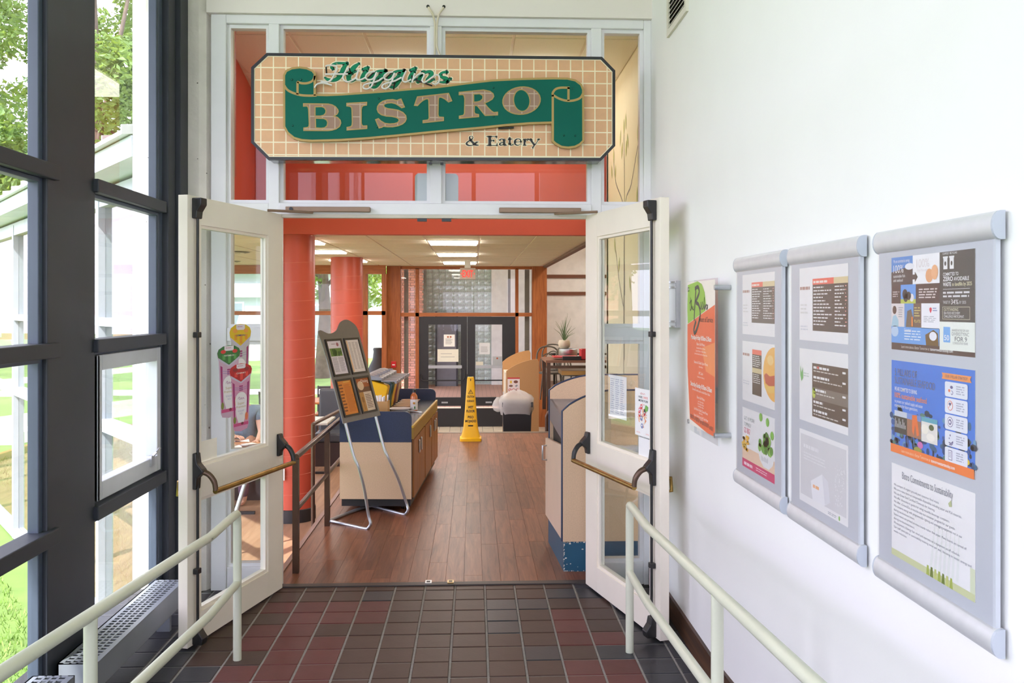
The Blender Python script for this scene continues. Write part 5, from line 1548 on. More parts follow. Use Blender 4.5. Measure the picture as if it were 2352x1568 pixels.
for i in range(70):
    a, r = rr.random() * 2 * PI, rr.random() ** 0.5
    s.ell(0.5 + 0.30 * r * math.cos(a), 0.56 + 0.25 * r * math.sin(a), 0.020, 0.016, rr.choice([(246, 150, 90), (250, 190, 130), (244, 110, 90), (250, 170, 80)]), 2 + i % 2, 8)
for x, y, c in ((0.42, 0.38, (226, 70, 80)), (0.32, 0.46, (236, 130, 160)), (0.62, 0.50, (200, 60, 60)), (0.42, 0.62, (120, 140, 190)), (0.46, 0.78, (130, 140, 190)), (0.30, 0.55, (230, 90, 80))):
    s.ell(x, y, 0.07, 0.055, c, 5)
    s.ell(x, y - 0.01, 0.04, 0.018, W_, 6)
s.poly([(0.62, 0.42), (0.70, 0.32), (0.86, 0.36), (0.82, 0.44), (0.70, 0.47)], (120, 186, 90), 6)
s.ell(0.64, 0.46, 0.06, 0.045, (50, 56, 60), 6)
s.lines(0.10, 0.92, 0.40, 0.95, 2, (244, 170, 160), 2)
s.lines(0.70, 0.92, 0.95, 0.95, 2, (244, 170, 160), 2)
s.done()
t = tag(bxR(MB(), 0.607, 0.745, 0.80, 0.885, -0.018, -0.0195).build('blank_sheet', M_white), 'blank white sheet low on the door glass under the flyer', 'paper')
# left door: three frozen-yogurt tube stickers
def tube_sticker(u, z1, h, w, lid, lid2, body, name_, label, fruit, wo, flav):
    """u runs from the free edge towards the hinge on this face, so x grows towards the hinge"""
    t = thing('tube_sticker', label, 'sticker', PL(u, z1 - h, -0.01), group='yogurt tube stickers on the door glass')
    o = PL(u, z1, wo)
    e = PL(u - 1, z1, wo) - o
    n = PL(u, z1, wo + 1) - o
    s = Sheet.__new__(Sheet)
    s.O, s.u, s.n, s.W, s.H, s.layers = Vector(o), e.normalized(), n.normalized(), w, h, []
    outline = [(0.0, 0.10), (0.06, 0.05), (0.25, 0.012), (0.5, 0.0), (0.75, 0.012), (0.94, 0.05), (1.0, 0.10), (0.98, 0.16), (0.93, 0.20), (0.84, 0.92), (0.78, 0.975), (0.5, 1.0), (0.22, 0.975), (0.16, 0.92), (0.07, 0.20), (0.02, 0.16)]
    b = MB().prism([s.p(x, y, 0) for x, y in outline], s.n * -0.0006)
    s.ob = b.build('tube_print', ink(body), t)
    s.poly([(0.0, 0.10), (0.06, 0.05), (0.25, 0.012), (0.5, 0.0), (0.75, 0.012), (0.94, 0.05), (1.0, 0.10), (0.96, 0.16), (0.5, 0.27), (0.04, 0.16)], lid, 1)
    for k in range(3):
        x = 0.22 + 0.24 * k
        s.poly([(x, 0.13), (x + 0.12, 0.13), (x + 0.12, 0.245 - abs(x + 0.06 - 0.52) * 0.2), (x, 0.24 - abs(x + 0.06 - 0.52) * 0.2)], lid2, 2)
    s.poly([(0.06, 0.165), (0.5, 0.27), (0.94, 0.165), (0.93, 0.20), (0.5, 0.295), (0.07, 0.20)], (206, 200, 222), 2)
    s.rect(0.30, 0.01, 0.70, 0.075, (238, 232, 240), 3)
    s.lines(0.36, 0.03, 0.64, 0.055, 1, (206, 150, 180), 4)
    for fx in (0.22, 0.72):
        s.ell(fx + 0.03, 0.085, 0.11, 0.026, fruit, 4)
    s.text(0.5, 0.150, 0.020, flav, (250, 250, 250) if flav != 'LEMON' else (60, 80, 150), 5, 0.42, 'C', 0.01)
    MG = (168, 44, 120)
    s.poly([(0.13, 0.27), (0.22, 0.29), (0.24, 0.80), (0.19, 0.80)], MG, 2)
    s.poly([(0.78, 0.29), (0.87, 0.27), (0.80, 0.80), (0.76, 0.80)], MG, 2)
    for k in range(3):
        s.rect(0.42, 0.325 + 0.028 * k, 0.58, 0.345 + 0.028 * k, MG, 2)
    for k in range(2):
        s.stroke([(0.2, 0.345 + 0.028 * k), (0.5, 0.36 + 0.028 * k), (0.8, 0.345 + 0.028 * k)], 0.0018, (150, 130, 190), 3)
    q = [(0.5 + 0.26 * math.cos(a), 0.53 + 0.11 * math.sin(a)) for a in [PI + PI * i / 12 for i in range(13)]] + [(0.72, 0.75), (0.62, 0.87), (0.38, 0.87), (0.28, 0.75)]
    s.poly(q, (246, 244, 248), 4)
    s.stroke([(0.36, 0.52), (0.42, 0.49), (0.44, 0.53), (0.50, 0.505), (0.53, 0.53), (0.58, 0.51), (0.64, 0.53)], 0.003, (176, 110, 170), 5)
    s.text(0.5, 0.60, 0.034, 'Super', (196, 176, 120), 5, 0.30, 'C')
    s.text(0.5, 0.65, 0.030, 'Premium', (196, 176, 120), 5, 0.42, 'C')
    s.text(0.5, 0.71, 0.024, 'YOGURT', (170, 180, 214), 5, 0.30, 'C')
    s.text(0.5, 0.75, 0.024, 'ICE', (170, 180, 214), 5, 0.12, 'C')
    s.ell(0.22, 0.82, 0.06, 0.05, (130, 140, 60), 5)
    s.ell(0.74, 0.79, 0.07, 0.06, (236, 130, 90), 5)
    s.rect(0.18, 0.87, 0.82, 0.915, (214, 80, 140), 5)
    s.ell(0.55, 0.885, 0.06, 0.02, (130, 40, 70), 6)
    s.done()
    return t
tube_sticker(0.492, 1.415, 0.400, 0.200, (236, 200, 30), (236, 160, 40), (206, 204, 208), 'lemon', 'yogurt tube sticker with a yellow lemon lid on the door glass', (246, 170, 70), -0.0185, 'LEMON')
tube_sticker(0.600, 1.315, 0.345, 0.205, (46, 122, 62), (88, 170, 90), (214, 180, 206), 'watermelon', 'yogurt tube sticker with a green watermelon lid on the door glass', (226, 60, 60), -0.0175, 'WATERMELON')
tube_sticker(0.495, 1.222, 0.330, 0.208, (196, 30, 44), (236, 70, 70), (222, 160, 196), 'cherry', 'yogurt tube sticker with a red cherry lid lowest on the door glass', (150, 30, 44), -0.0165, 'CHERRY')
tag(bxL(MB(), 0.60, 0.742, 0.802, 0.892, -0.018, -0.0195).build('taped_card', mat('cream_card', (246, 240, 226), 0.6)), 'blank cream card in the lower corner of the sticker door glass', 'paper')
# ================================================================== red columns
def column(x, y, r, label, outlet=False):
    t = thing('round_column', label, 'column', (x, y, -0.8), group='round red columns in the dining area')
    MB().lathe([(r, -0.66), (r, 2.262)], (x, y, 0), 40).build('shaft', M_redcol, t, 50)
    MB().lathe([(r + 0.008, -0.8), (r + 0.008, -0.665), (r + 0.002, -0.66)], (x, y, 0), 40).build('base_band', mat('black_rubber_base', (44, 42, 42), 0.5), t, 50)
    for k in range(13):
        z = -0.50 + k * 0.205
        sp = [(x + (r + 0.0005) * math.cos(a), y + (r + 0.0005) * math.sin(a), z + 0.012 * (a + PI / 2)) for a in [-PI * 0.95 + PI * 0.9 * i / 18 for i in range(19)]]
        MB().tube(sp, 0.0022, 5).build('spiral_seam', mat('pale_red_seam', (222, 128, 104), 0.4), t, 60)  # seams in a paler red than the shaft
    return t
c1_ = column(-1.955, 9.72, 0.232, 'red round column beside the handrail, with a conduit and white outlet')
MB().tube([(-2.03, 9.475, 2.26), (-2.03, 9.475, -0.22)], 0.011, 8).build('conduit', M_redcol, c1_, 60)
o_ = MB().box(-2.075, -1.99, 9.445, 9.482, -0.335, -0.215).build('outlet_plate', M_plastic, c1_)
om = MB()
for z in (-0.25, -0.30):
    om.ball((-2.032, 9.446, z), 0.017, 6, 1, 0.3, 1)
om.build('outlet_socket', mat('off_white_socket', (222, 222, 218), 0.4), o_)  # sockets slightly greyer than the plate
column(-1.99, 14.05, 0.25, 'red round column farther back beside the oak window frame')

# ================================================================== bronze guard rail along the platform
gr = thing('guard_rail', 'brown metal pipe guard rail along the plank floor edge', 'handrail', (-1.0, 5.05, 0))
def gp(nm, pts, r=0.018):
    return MB().tube(pts, r, 10).build(nm, M_bronze, gr, 60)
for y in (5.05, 6.12, 7.3, 8.6, 9.9):
    MB().box(-1.017, -0.983, y - 0.017, y + 0.017, 0.0, 0.64).build('post', M_bronze, gr)
gp('top_rail', [(-1.0, 5.045, 0.652), (-1.0, 9.9, 0.652)])
gp('mid_rail', [(-1.0, 5.05, 0.355), (-1.0, 9.9, 0.355)], 0.014)
gr2 = thing('guard_rail', 'second brown pipe rail sloping beside the dark booth', 'handrail', (-1.4, 8.6, -0.2))
MB().tube([(-1.47, 8.2, 0.42), (-1.30, 10.4, 0.42), (-1.28, 10.6, 0.44), (-1.27, 10.7, 0.36), (-1.27, 10.7, -0.8)], 0.018, 8).build('top_rail', M_bronze, gr2, 60)
MB().tube([(-1.47, 8.2, 0.42), (-1.47, 8.2, -0.8)], 0.018, 8).build('post', M_bronze, gr2, 60)

# ================================================================== condiment cart
cart = thing('condiment_cart', 'beige and navy condiment cart with oak doors on the plank floor', 'cart', (-0.972, 6.50, 0), -math.radians(3.18))
class LB:
    """builds in a thing's own frame: local metres from its origin"""
    def __init__(s, root):
        s.r = root
    def __call__(s, mb, name, m, parent=None, smooth=0, bevel=0):
        o = s.r.location
        mb.v = [(a[0] + o.x, a[1] + o.y, a[2] + o.z) for a in mb.v]
        ob = mb.build(name, m, parent or s.r, smooth, bevel=bevel)
        return ob
K = LB(cart)
CW, CD = 0.522, 1.80
K(MB().box(0.01, CW - 0.01, 0.02, CD - 0.02, 0.045, 0.10), 'kick_plate', M_kick)
K(MB().box(0, CW, 0, CD, 0.10, 0.513), 'body', M_beige)
K(MB().box(0, CW - 0.001, -0.001, CD, 0.513, 0.612), 'navy_band', M_navy)
K(MB().box(0.02, CW + 0.012, 0.02, CD - 0.02, 0.612, 0.630), 'worktop', mat('dark_slate_top', (70, 74, 84), 0.22, var=0.1, vscale=120))
def guard(y0, y1):
    q = [(0, 0.513), (CW, 0.513), (CW, 0.69)] + [(CW - 0.05 + 0.05 * math.cos(a), 0.69 + 0.045 * math.sin(a)) for a in [PI / 8 * i for i in range(1, 5)]] + [(0, 0.735)]
    return MB().prism([(a, y0, b) for a, b in q], (0, y1 - y0, 0))
K(guard(-0.002, 0.02), 'end_guard', M_navy)
K(guard(CD - 0.02, CD), 'end_guard', M_navy)
K(MB().box(0, 0.02, 0.02, CD - 0.02, 0.612, 0.735), 'back_guard', M_navy)
M_apron = mat('mustard_laminate', (152, 120, 30), 0.35, var=0.06, vscale=30)
K(MB().box(CW, CW + 0.014, 0.0, CD, 0.535, 0.618), 'apron', M_apron)
K(MB().box(CW, CW + 0.016, 0.0, CD, 0.618, 0.632), 'edge_strip', mat('yellow_edge_strip', (206, 170, 40), 0.3))
M_cdoor = wood_mat('cart_oak', (164, 108, 54), (132, 82, 38), 'Z', rough=0.4)
K(MB().box(CW, CW + 0.004, 0.0, CD, 0.10, 0.535), 'face_frame', mat('dark_gap', (54, 38, 26), 0.7))
for y0, y1, hy in ((0.01, 0.36, 0.30), (0.37, 0.72, 0.43), (0.76, 1.22, 1.10), (1.26, 1.52, 1.46), (1.53, 1.79, 1.58)):
    d = K(MB().box(CW + 0.004, CW + 0.018, y0, y1, 0.11, 0.528), 'cabinet_door', M_cdoor)
    hm = MB().box(CW + 0.018, CW + 0.030, hy - 0.02, hy + 0.02, 0.39, 0.49)
    K(hm, 'handle', M_chrome, d, bevel=0.006)
for x in (0.14, CW - 0.08):
    for y in (0.14, CD - 0.14):
        ct = MB().tube([(x - 0.012, y, 0.026), (x + 0.012, y, 0.026)], 0.026, 14)
        K(ct, 'caster', M_black, None, 50)
# --- things on the cart (local to the cart, placed in the scene)
ca, sa = math.cos(cart.rotation_euler.z), math.sin(cart.rotation_euler.z)
def on_cart(x, y, z=0.630):
    return (cart.location.x + x * ca - y * sa, cart.location.y + x * sa + y * ca, z)
cols = [((238, 184, 24), 'bright yellow'), ((52, 112, 150), 'teal blue'), ((32, 84, 62), 'dark green'), ((240, 190, 40), 'golden yellow'), ((122, 44, 44), 'maroon'), ((214, 180, 130), 'tan')]
for k, (rgb, cn) in enumerate(cols):
    y = 0.86 + k * 0.145
    t = thing('condiment_pump', cn + ' condiment pump box with a grey lever lid on the cart', 'dispenser', on_cart(0.13, y), cart.rotation_euler.z, 'condiment pumps on the cart')
    Q = LB(t)
    b = MB()
    b.prism([(-0.10, -0.06, 0), (0.06, -0.06, 0), (0.075, -0.06, 0.10), (0.10, -0.06, 0.21), (0.085, -0.06, 0.225), (-0.10, -0.06, 0.28)], (0, 0.12, 0))
    Q(b, 'pump_body', mat('pump_' + cn.replace(' ', '_'), rgb, 0.35), bevel=0.008)
    Q(MB().prism([(-0.105, -0.062, 0.27), (0.05, -0.062, 0.262), (0.05, -0.062, 0.285), (-0.06, -0.062, 0.31), (-0.105, -0.062, 0.305)], (0, 0.124, 0)), 'lid', mat('grey_pump_lid', (150, 152, 160), 0.35), bevel=0.004)
    Q(MB().prism([(0.04, -0.045, 0.262), (0.17, -0.045, 0.262), (0.17, -0.045, 0.235), (0.155, -0.045, 0.235), (0.15, -0.045, 0.25), (0.04, -0.045, 0.25)], (0, 0.09, 0)), 'lever', MATS['grey_pump_lid'], bevel=0.004)
    Q(MB().box(-0.02, 0.02, -0.02, 0.02, 0.285, 0.305), 'cap', MATS['grey_pump_lid'])
for k in range(6):
    t = thing('paper_boat', ['nearest the white bowl', 'second from the white bowl', 'third from the white bowl', 'fourth from the white bowl', 'fifth from the white bowl', 'nearest the far end guard'][k].join(('pale wooden serving boat on the cart, ', '')), 'tray', on_cart(0.31, 1.03 + k * 0.12), cart.rotation_euler.z, 'serving boats on the cart')
    Q = LB(t)
    Q(MB().lathe([(0.055, 0), (0.060, 0.004), (0.085, 0.018), (0.088, 0.022), (0.080, 0.020), (0.05, 0.006)], (0, 0, 0), 18, 1.0, 0.55), 'boat', mat('pale_wood_boat', (214, 178, 146), 0.5), None, 60)
t = tag(MB().lathe([(0.055, 0), (0.060, 0.002), (0.088, 0.030), (0.092, 0.034), (0.086, 0.033), (0.055, 0.008)], on_cart(0.32, 0.84), 24).build('shallow_bowl', mat('white_ceramic', (232, 232, 236), 0.25), None, 60), 'shallow white bowl on the condiment cart', 'bowl')
t = thing('sauce_bottle', 'small clear bottle of orange sauce with a white label on the cart', 'bottle', on_cart(0.425, 0.93))
bx0 = on_cart(0.425, 0.93)
MB().lathe([(0.026, 0.0), (0.031, 0.004), (0.031, 0.115), (0.026, 0.132), (0.014, 0.148), (0.014, 0.158)], bx0, 20).build('glass_body', mat('orange_sauce', (196, 110, 52), 0.15, coat=0.6), t, 50)
MB().lathe([(0.0316, 0.012), (0.0316, 0.098)], bx0, 20).build('paper_label', ink((236, 236, 236)), t, 50)
MB().box(bx0[0] - 0.006, bx0[0] + 0.012, bx0[1] - 0.0335, bx0[1] - 0.030, 0.690, 0.706).build('label_mark', ink((206, 150, 40)), t)
MB().box(bx0[0] + 0.004, bx0[0] + 0.014, bx0[1] - 0.0335, bx0[1] - 0.030, 0.652, 0.672).build('label_mark', ink((60, 130, 60)), t)
MB().lathe([(0.016, 0.155), (0.016, 0.178), (0.014, 0.180)], bx0, 18).build('cap', M_black, t, 50)
q = on_cart(0.43, 0.80)
sp = MB().tube(smoothpath([(q[0] - 0.06, q[1], 0.636), (q[0] - 0.045, q[1] + 0.02, 0.644), (q[0] + 0.01, q[1] + 0.02, 0.642), (q[0] + 0.075, q[1] - 0.01, 0.634)], 4), [0.006] * 4 + [0.004] * 4 + [0.003, 0.003, 0.005, 0.009, 0.009], 8)
tag(sp.build('plastic_spoon', M_plastic, None, 60), 'white plastic spoon lying at the front of the cart worktop', 'spoon')
t = thing('straw_box', 'small plywood caddy of white sugar sticks behind the menu stand', 'caddy', on_cart(0.19, 0.70), cart.rotation_euler.z)
Q = LB(t)
bm_ = MB()
for a in ((-0.06, 0.06, -0.06, -0.052, 0, 0.11), (-0.06, 0.06, 0.052, 0.06, 0, 0.11), (-0.06, -0.052, -0.052, 0.052, 0, 0.11), (0.052, 0.06, -0.052, 0.052, 0, 0.11), (-0.052, 0.052, -0.052, 0.052, 0, 0.008)):
    bm_.box(*a)
Q(bm_, 'box', mat('plywood', (206, 160, 100), 0.5))
for k in range(14):
    x, y = random.uniform(-0.04, 0.04), random.uniform(-0.04, 0.04)
    Q(MB().tube([(x, y, 0.01), (x * 1.3, y * 1.2, 0.135 + random.random() * 0.02)], 0.006, 6), 'sugar_stick', M_plastic)

# ================================================================== menu display stand
ms = thing('menu_stand', 'grey display board stand with four framed menus in front of the cart', 'menu stand', (-0.72, 6.2, 0))
O = Vector((-0.866, 5.95, 0.72)); hh = Vector((0.42, 0.907, 0)).normalized(); uu = Vector((-0.265, 0.123, 0.956)).normalized()
nn = hh.cross(uu).normalized()
def MS(a, b, c=0.0):
    return O + hh * a + uu * b + nn * c
Wb, Hb = 0.48, 0.625
top = smoothpath([(-0.015, 0.60), (-0.02, 0.635), (0.02, 0.645), (0.10, 0.62), (0.20, 0.64), (0.28, 0.70), (0.37, 0.715), (0.45, 0.68), (0.475, 0.64), (Wb, 0.60)], 4)
out = [(0, 0), (0.0, 0.45)] + [(a[0], a[1]) for a in top] + [(Wb, 0.45), (Wb, 0)]
MB().prism([MS(a, b) for a, b in out], nn * -0.006).build('board', mat('gunmetal_board', (122, 122, 124), 0.38, 0.5, var=0.03, vscale=40), ms)
def stand_sheet(a0, b0, kind):
    w, h = 0.195, 0.262
    fr = MB()
    for q in ((0, w, 0, 0.014), (0, w, h - 0.014, h), (0, 0.014, 0.014, h - 0.014), (w - 0.014, w, 0.014, h - 0.014)):
        o = MS(a0 + q[0], b0 + q[2], 0.0005)
        fr.fbox(o, hh * (q[1] - q[0]), uu * (q[3] - q[2]), nn * 0.006)
    f = fr.build('menu_frame', mat('black_menu_frame', (44, 40, 40), 0.35), ms)
    def pt(x, y, k):
        return MS(a0 + 0.014 + x * (w - 0.028), b0 + h - 0.014 - y * (h - 0.028), 0.001 + 0.0003 * k)
    def rc(x0, y0, x1, y1, rgb, k):
        MB().poly([pt(x0, y0, k), pt(x1, y0, k), pt(x1, y1, k), pt(x0, y1, k)]).build('print', ink(rgb), f)
    def ln(x0, y0, x1, y1, n, rgb, k):
        m = MB()
        for i in range(n):
            ya = y0 + (y1 - y0) * i / n
            yb = ya + (y1 - y0) / n * 0.45
            xe = x1 - (x1 - x0) * 0.25 * random.random()
            m.poly([pt(x0, ya, k), pt(xe, ya, k), pt(xe, yb, k), pt(x0, yb, k)])
        m.build('print', ink(rgb), f)
    if kind == 0:
        rc(0, 0, 1, 1, (230, 226, 232), 0); ln(0.1, 0.50, 0.48, 0.94, 14, (160, 156, 164), 1); ln(0.54, 0.50, 0.92, 0.94, 14, (160, 156, 164), 1)
        MB().poly([pt(x, y, 1) for x, y in ((0.08, 0.22), (0.92, 0.22), (0.92, 0.46), (0.08, 0.46))]).build('photo_print', ink((104, 138, 62)), f)
        gm_ = MB()
        for i in range(16):
            cx, cy = 0.25 + 0.6 * random.random(), 0.26 + 0.16 * random.random()
            gm_.poly([pt(cx + 0.07 * math.cos(a), cy + 0.05 * math.sin(a), 2) for a in [PI / 4 * j for j in range(8)]])
        gm_.build('photo_print', ink((66, 100, 40)), f)
        ln(0.3, 0.08, 0.6, 0.13, 1, (170, 150, 156), 1)
        MB().poly([pt(0.72 + 0.09 * math.cos(a), 0.11 + 0.06 * math.sin(a), 1) for a in [PI / 6 * j for j in range(12)]]).build('print', ink((170, 110, 120)), f)
    elif kind == 1:
        rc(0, 0, 1, 1, (234, 228, 222), 0); rc(0.08, 0.02, 0.14, 0.98, (232, 180, 110), 1)
        for x in (0.2, 0.46, 0.72):
            ln(x, 0.08, x + 0.2, 0.92, 22, (166, 158, 152), 1)
    elif kind == 2:
        rc(0, 0, 1, 1, (224, 140, 52), 0); ln(0.42, 0.03, 0.92, 0.08, 1, (236, 196, 96), 1); ln(0.4, 0.12, 0.95, 0.94, 24, (196, 104, 34), 1); ln(0.06, 0.10, 0.34, 0.95, 9, (134, 72, 30), 2)
    else:
        rc(0, 0, 1, 0.42, (170, 92, 40), 0); rc(0, 0.42, 1, 1, (222, 206, 184), 0); rc(0, 0.42, 0.38, 1, (190, 140, 70), 1); ln(0.46, 0.5, 0.92, 0.94, 9, (130, 112, 96), 2)
        rc(0.0, 0.27, 1, 0.42, (112, 74, 48), 1)
        MB().poly([pt(0.3 + 0.24 * math.cos(a), 0.22 + 0.14 * math.sin(a), 2) for a in [PI / 8 * j for j in range(16)]]).build('photo_print', ink((222, 196, 160)), f)
        MB().text('Dining', pt(0.40, 0.135, 3), hh, uu, 0.022, 0.09).build('lettering', ink((246, 240, 230)), f)
        MB().poly([pt(x, y, 3) for x, y in ((0.2, 0.55), (0.3, 0.58), (0.3, 0.72), (0.24, 0.74), (0.24, 0.95), (0.2, 0.95), (0.2, 0.74), (0.14, 0.70), (0.14, 0.58))]).build('print', ink((150, 104, 50)), f)
stand_sheet(0.030, 0.318, 0)
stand_sheet(0.255, 0.318, 1)
stand_sheet(0.030, 0.036, 2)
stand_sheet(0.255, 0.036, 3)
M_rod = mat('galvanised_rod', (190, 196, 204), 0.3, 0.7, var=0.05)
def rod(a, A, Bk):
    pts = [MS(a, 0.55, -0.014), MS(a, 0.0, -0.014), MS(a, -0.22, -0.014), MS(a, -0.30, -0.010) + Vector((0.01, -0.004, 0))]
    p0 = pts[-1]
    A = Vector(A)
    pts += [p0.lerp(A + Vector((0, 0, 0.12)), 0.5), A + Vector((-0.012, 0.006, 0.10)), A + Vector((0.004, -0.002, 0.045)), A + Vector((-0.01, 0.006, 0.014)), A + (Vector(Bk) - A) * 0.12, A + (Vector(Bk) - A) * 0.5, Vector(Bk)]
    return MB().tube(smoothpath([tuple(p) for p in pts], 5), 0.0105, 10).build('leg_rod', M_rod, ms, 60)
rod(0.045, (-0.695, 6.00, 0.0), (-0.985, 6.20, 0.012))
rod(0.435, (-0.475, 6.40, 0.0), (-0.76, 6.66, 0.012))
MB().tube(smoothpath([(-0.985, 6.20, 0.012), (-1.0, 6.235, 0.012), (-0.98, 6.27, 0.012), (-0.85, 6.55, 0.012), (-0.76, 6.66, 0.012)], 5), 0.0105, 10).build('base_rod', M_rod, ms, 60)

# ================================================================== wet floor cone
cx, cy = -0.034, 9.98
cn = thing('wet_floor_cone', 'tall yellow wet floor caution cone standing on the plank floor', 'safety cone', (cx, cy, 0))
M_cone = mat('cone_yellow', (246, 192, 8), 0.4, var=0.03)
def sqring(h, z, r):
    o = []
    for a in range(4):
        sx, sy = ((1, 1), (-1, 1), (-1, -1), (1, -1))[a]
        for k in range(3):
            an = PI / 2 * a + PI / 4 * k
            o.append((cx + sx * (h - r) + r * math.cos(an), cy + sy * (h - r) + r * math.sin(an), z))
    return o
rings = [sqring(0.120, 0.0, 0.03), sqring(0.120, 0.030, 0.03), sqring(0.105, 0.040, 0.03), sqring(0.096, 0.075, 0.03), sqring(0.082, 0.14, 0.03), sqring(0.074, 0.22, 0.028), sqring(0.040, 0.68, 0.02), sqring(0.034, 0.706, 0.018)]
m = MB()
vs = [p for r in rings for p in r]
n = 12
fs = [(i * n + k, i * n + (k + 1) % n, (i + 1) * n + (k + 1) % n, (i + 1) * n + k) for i in range(len(rings) - 1) for k in range(n)]
fs += [tuple(range(n - 1, -1, -1)), tuple((len(rings) - 1) * n + k for k in range(n))]
m.add(vs, fs)
m.build('cone_body', M_cone, cn, 35)
def cone_face(z):
    t = (z - 0.22) / 0.46
    return cy - (0.074 + (0.040 - 0.074) * t) - 0.0012
tm = MB()
for z, h, w, st in ((0.480, 0.022, 0.080, 'CAUTION'), (0.432, 0.022, 0.080, 'CUIDADO'), (0.362, 0.026, 0.062, 'WET'), (0.318, 0.026, 0.094, 'FLOOR'), (0.252, 0.026, 0.064, 'PISO'), (0.208, 0.026, 0.122, 'MOJADO')):
    y = cone_face(z + h)
    tm.text(st, (cx, cone_face(z), z), (1, 0, 0), (0, cone_face(z + h) - cone_face(z), h), h, w, 'C', 0.03)
tm.build('lettering', mat('cone_black_print', (30, 28, 26), 0.5), cn)
tr = MB()
z0 = 0.525
for a, b in (((-0.026, 0), (0.026, 0)), ((0.026, 0), (0, 0.042)), ((0, 0.042), (-0.026, 0))):
    tr.tube([(cx + a[0], cone_face(z0 + a[1]), z0 + a[1]), (cx + b[0], cone_face(z0 + b[1]), z0 + b[1])], 0.0024, 5)
tr.box(cx - 0.002, cx + 0.002, cone_face(z0 + .012) - 0.002, cone_face(z0 + .012) + 0.002, z0 + 0.012, z0 + 0.028)
tr.box(cx - 0.028, cx + 0.028, cone_face(0.165) - 0.003, cone_face(0.165) + 0.002, 0.163, 0.176)
tr.box(cx - 0.004, cx + 0.004, cone_face(0.68) - 0.003, cone_face(0.68) + 0.004, 0.665, 0.69)
tr.build('symbol', MATS['cone_black_print'], cn)

# ================================================================== right-hand beige waste cabinet just inside the door
wc = thing('waste_cabinet', 'beige laminate waste cabinet with curved top and chipped blue base inside the doorway', 'cabinet', (0.74, 5.3, 0))
def side_prof(zl, zr, xl, xr, n=8):
    """curved top: rises from the near-left corner to a plateau on the right"""
    p = [(xl, zl)]
    for k in range(1, n + 1):
        t = k / n
        p.append((xl + (xr - xl) * t, zl + (zr - zl) * math.sin(t * PI / 2) ** 0.75))
    return p
def panel(y0, y1, xl, zl, zr, z0, nm, m):
    p = side_prof(zl, zr, xl, xl + 0.30)
    q = [(xl, z0)] + p + [(1.10, zr), (1.10, z0)]
    return MB().prism([(a, y0, b) for a, b in q], (0, y1 - y0, 0)).build(nm, m, wc)
panel(5.00, 5.03, 0.504, 0.905, 1.02, 0.17, 'front_panel', M_beige)
panel(5.62, 5.65, 0.484, 0.965, 1.06, 0.17, 'rear_panel', M_beige)
def edgeband(y0, y1, xl, zl, zr):
    p = [(xl - 0.003, 0.17)] + [(a - 0.002, b + 0.002) for a, b in side_prof(zl, zr, xl, xl + 0.30)] + [(1.10, zr + 0.002)]
    return MB().tube([(a, (y0 + y1) / 2, b) for a, b in p], 0.008, 6)
edgeband(5.00, 5.03, 0.504, 0.905, 1.02).build('edge_band', M_navy, wc, 50)
edgeband(5.62, 5.65, 0.484, 0.965, 1.06).build('edge_band', M_navy, wc, 50)
wt = MB().prism([(0.500, 5.03, 0.86), (0.486, 5.62, 0.90), (1.10, 5.62, 0.90), (1.10, 5.03, 0.90)], (0, 0, 0.012))
wt.build('worktop', M_greyl, wc)
MB().prism([(0.500, 5.03, 0.74), (0.500, 5.03, 0.872), (0.484, 5.62, 0.912), (0.484, 5.62, 0.78)], (0.014, 0, 0)).build('apron', M_greyl, wc)
MB().prism([(0.52, 5.04, 0.17), (0.52, 5.04, 0.74), (0.505, 5.62, 0.78), (0.505, 5.62, 0.17)], (0.012, 0, 0)).build('inner_side', M_kick, wc)
dp = MB().prism([(0.502, 5.02, 0.17), (0.502, 5.02, 0.71), (0.458, 5.66, 0.66), (0.458, 5.66, 0.17)], (0.016, 0.002, 0))
dd = dp.build('side_door', mat('pale_door_laminate', (226, 202, 178), 0.45, var=0.03), wc)
MB().tube([(0.462, 5.60, 0.62), (0.435, 5.60, 0.62), (0.435, 5.60, 0.53), (0.462, 5.60, 0.53)], 0.006, 8).build('handle', M_chrome, dd, 60)
MB().box(1.085, 1.10, 5.03, 5.62, 0.17, 0.9).build('far_side', M_beige, wc)
m_blue = mat('chipped_blue_paint', (30, 84, 112), 0.4, var=0.05, vscale=6)
MB().prism([(0.508, 5.005, 0.0), (0.475, 5.64, 0.0), (1.09, 5.64, 0.0), (1.09, 5.005, 0.0)], (0, 0, 0.17)).build('blue_base', m_blue, wc)
ch = MB()
for k in range(40):
    x = 0.51 + 0.15 * random.random() ** 1.6
    z = random.choice([0.004, 0.165, random.random() * 0.17])
    s_ = 0.0012 + 0.003 * random.random()
    ch.poly([(x + s_ * 1.8 * math.cos(a) * random.uniform(.6, 1.2), 5.0042, min(0.169, max(0.001, z + s_ * math.sin(a)))) for a in [PI / 4 * j for j in range(8)]])
for k in range(10):
    z = 0.17 * random.random()
    ch.poly([(0.5082 + 0.008 * random.random() * (j in (1, 2)), 5.0040, min(0.17, z + (0.012 if j > 1 else 0))) for j in range(4)])
ch.build('paint_chip', ink((226, 222, 210)), wc)
MB().box(0.80, 0.90, 5.25, 5.40, 0.9125, 0.918).build('top_opening', mat('wood_insert', (190, 140, 80), 0.4), wc)

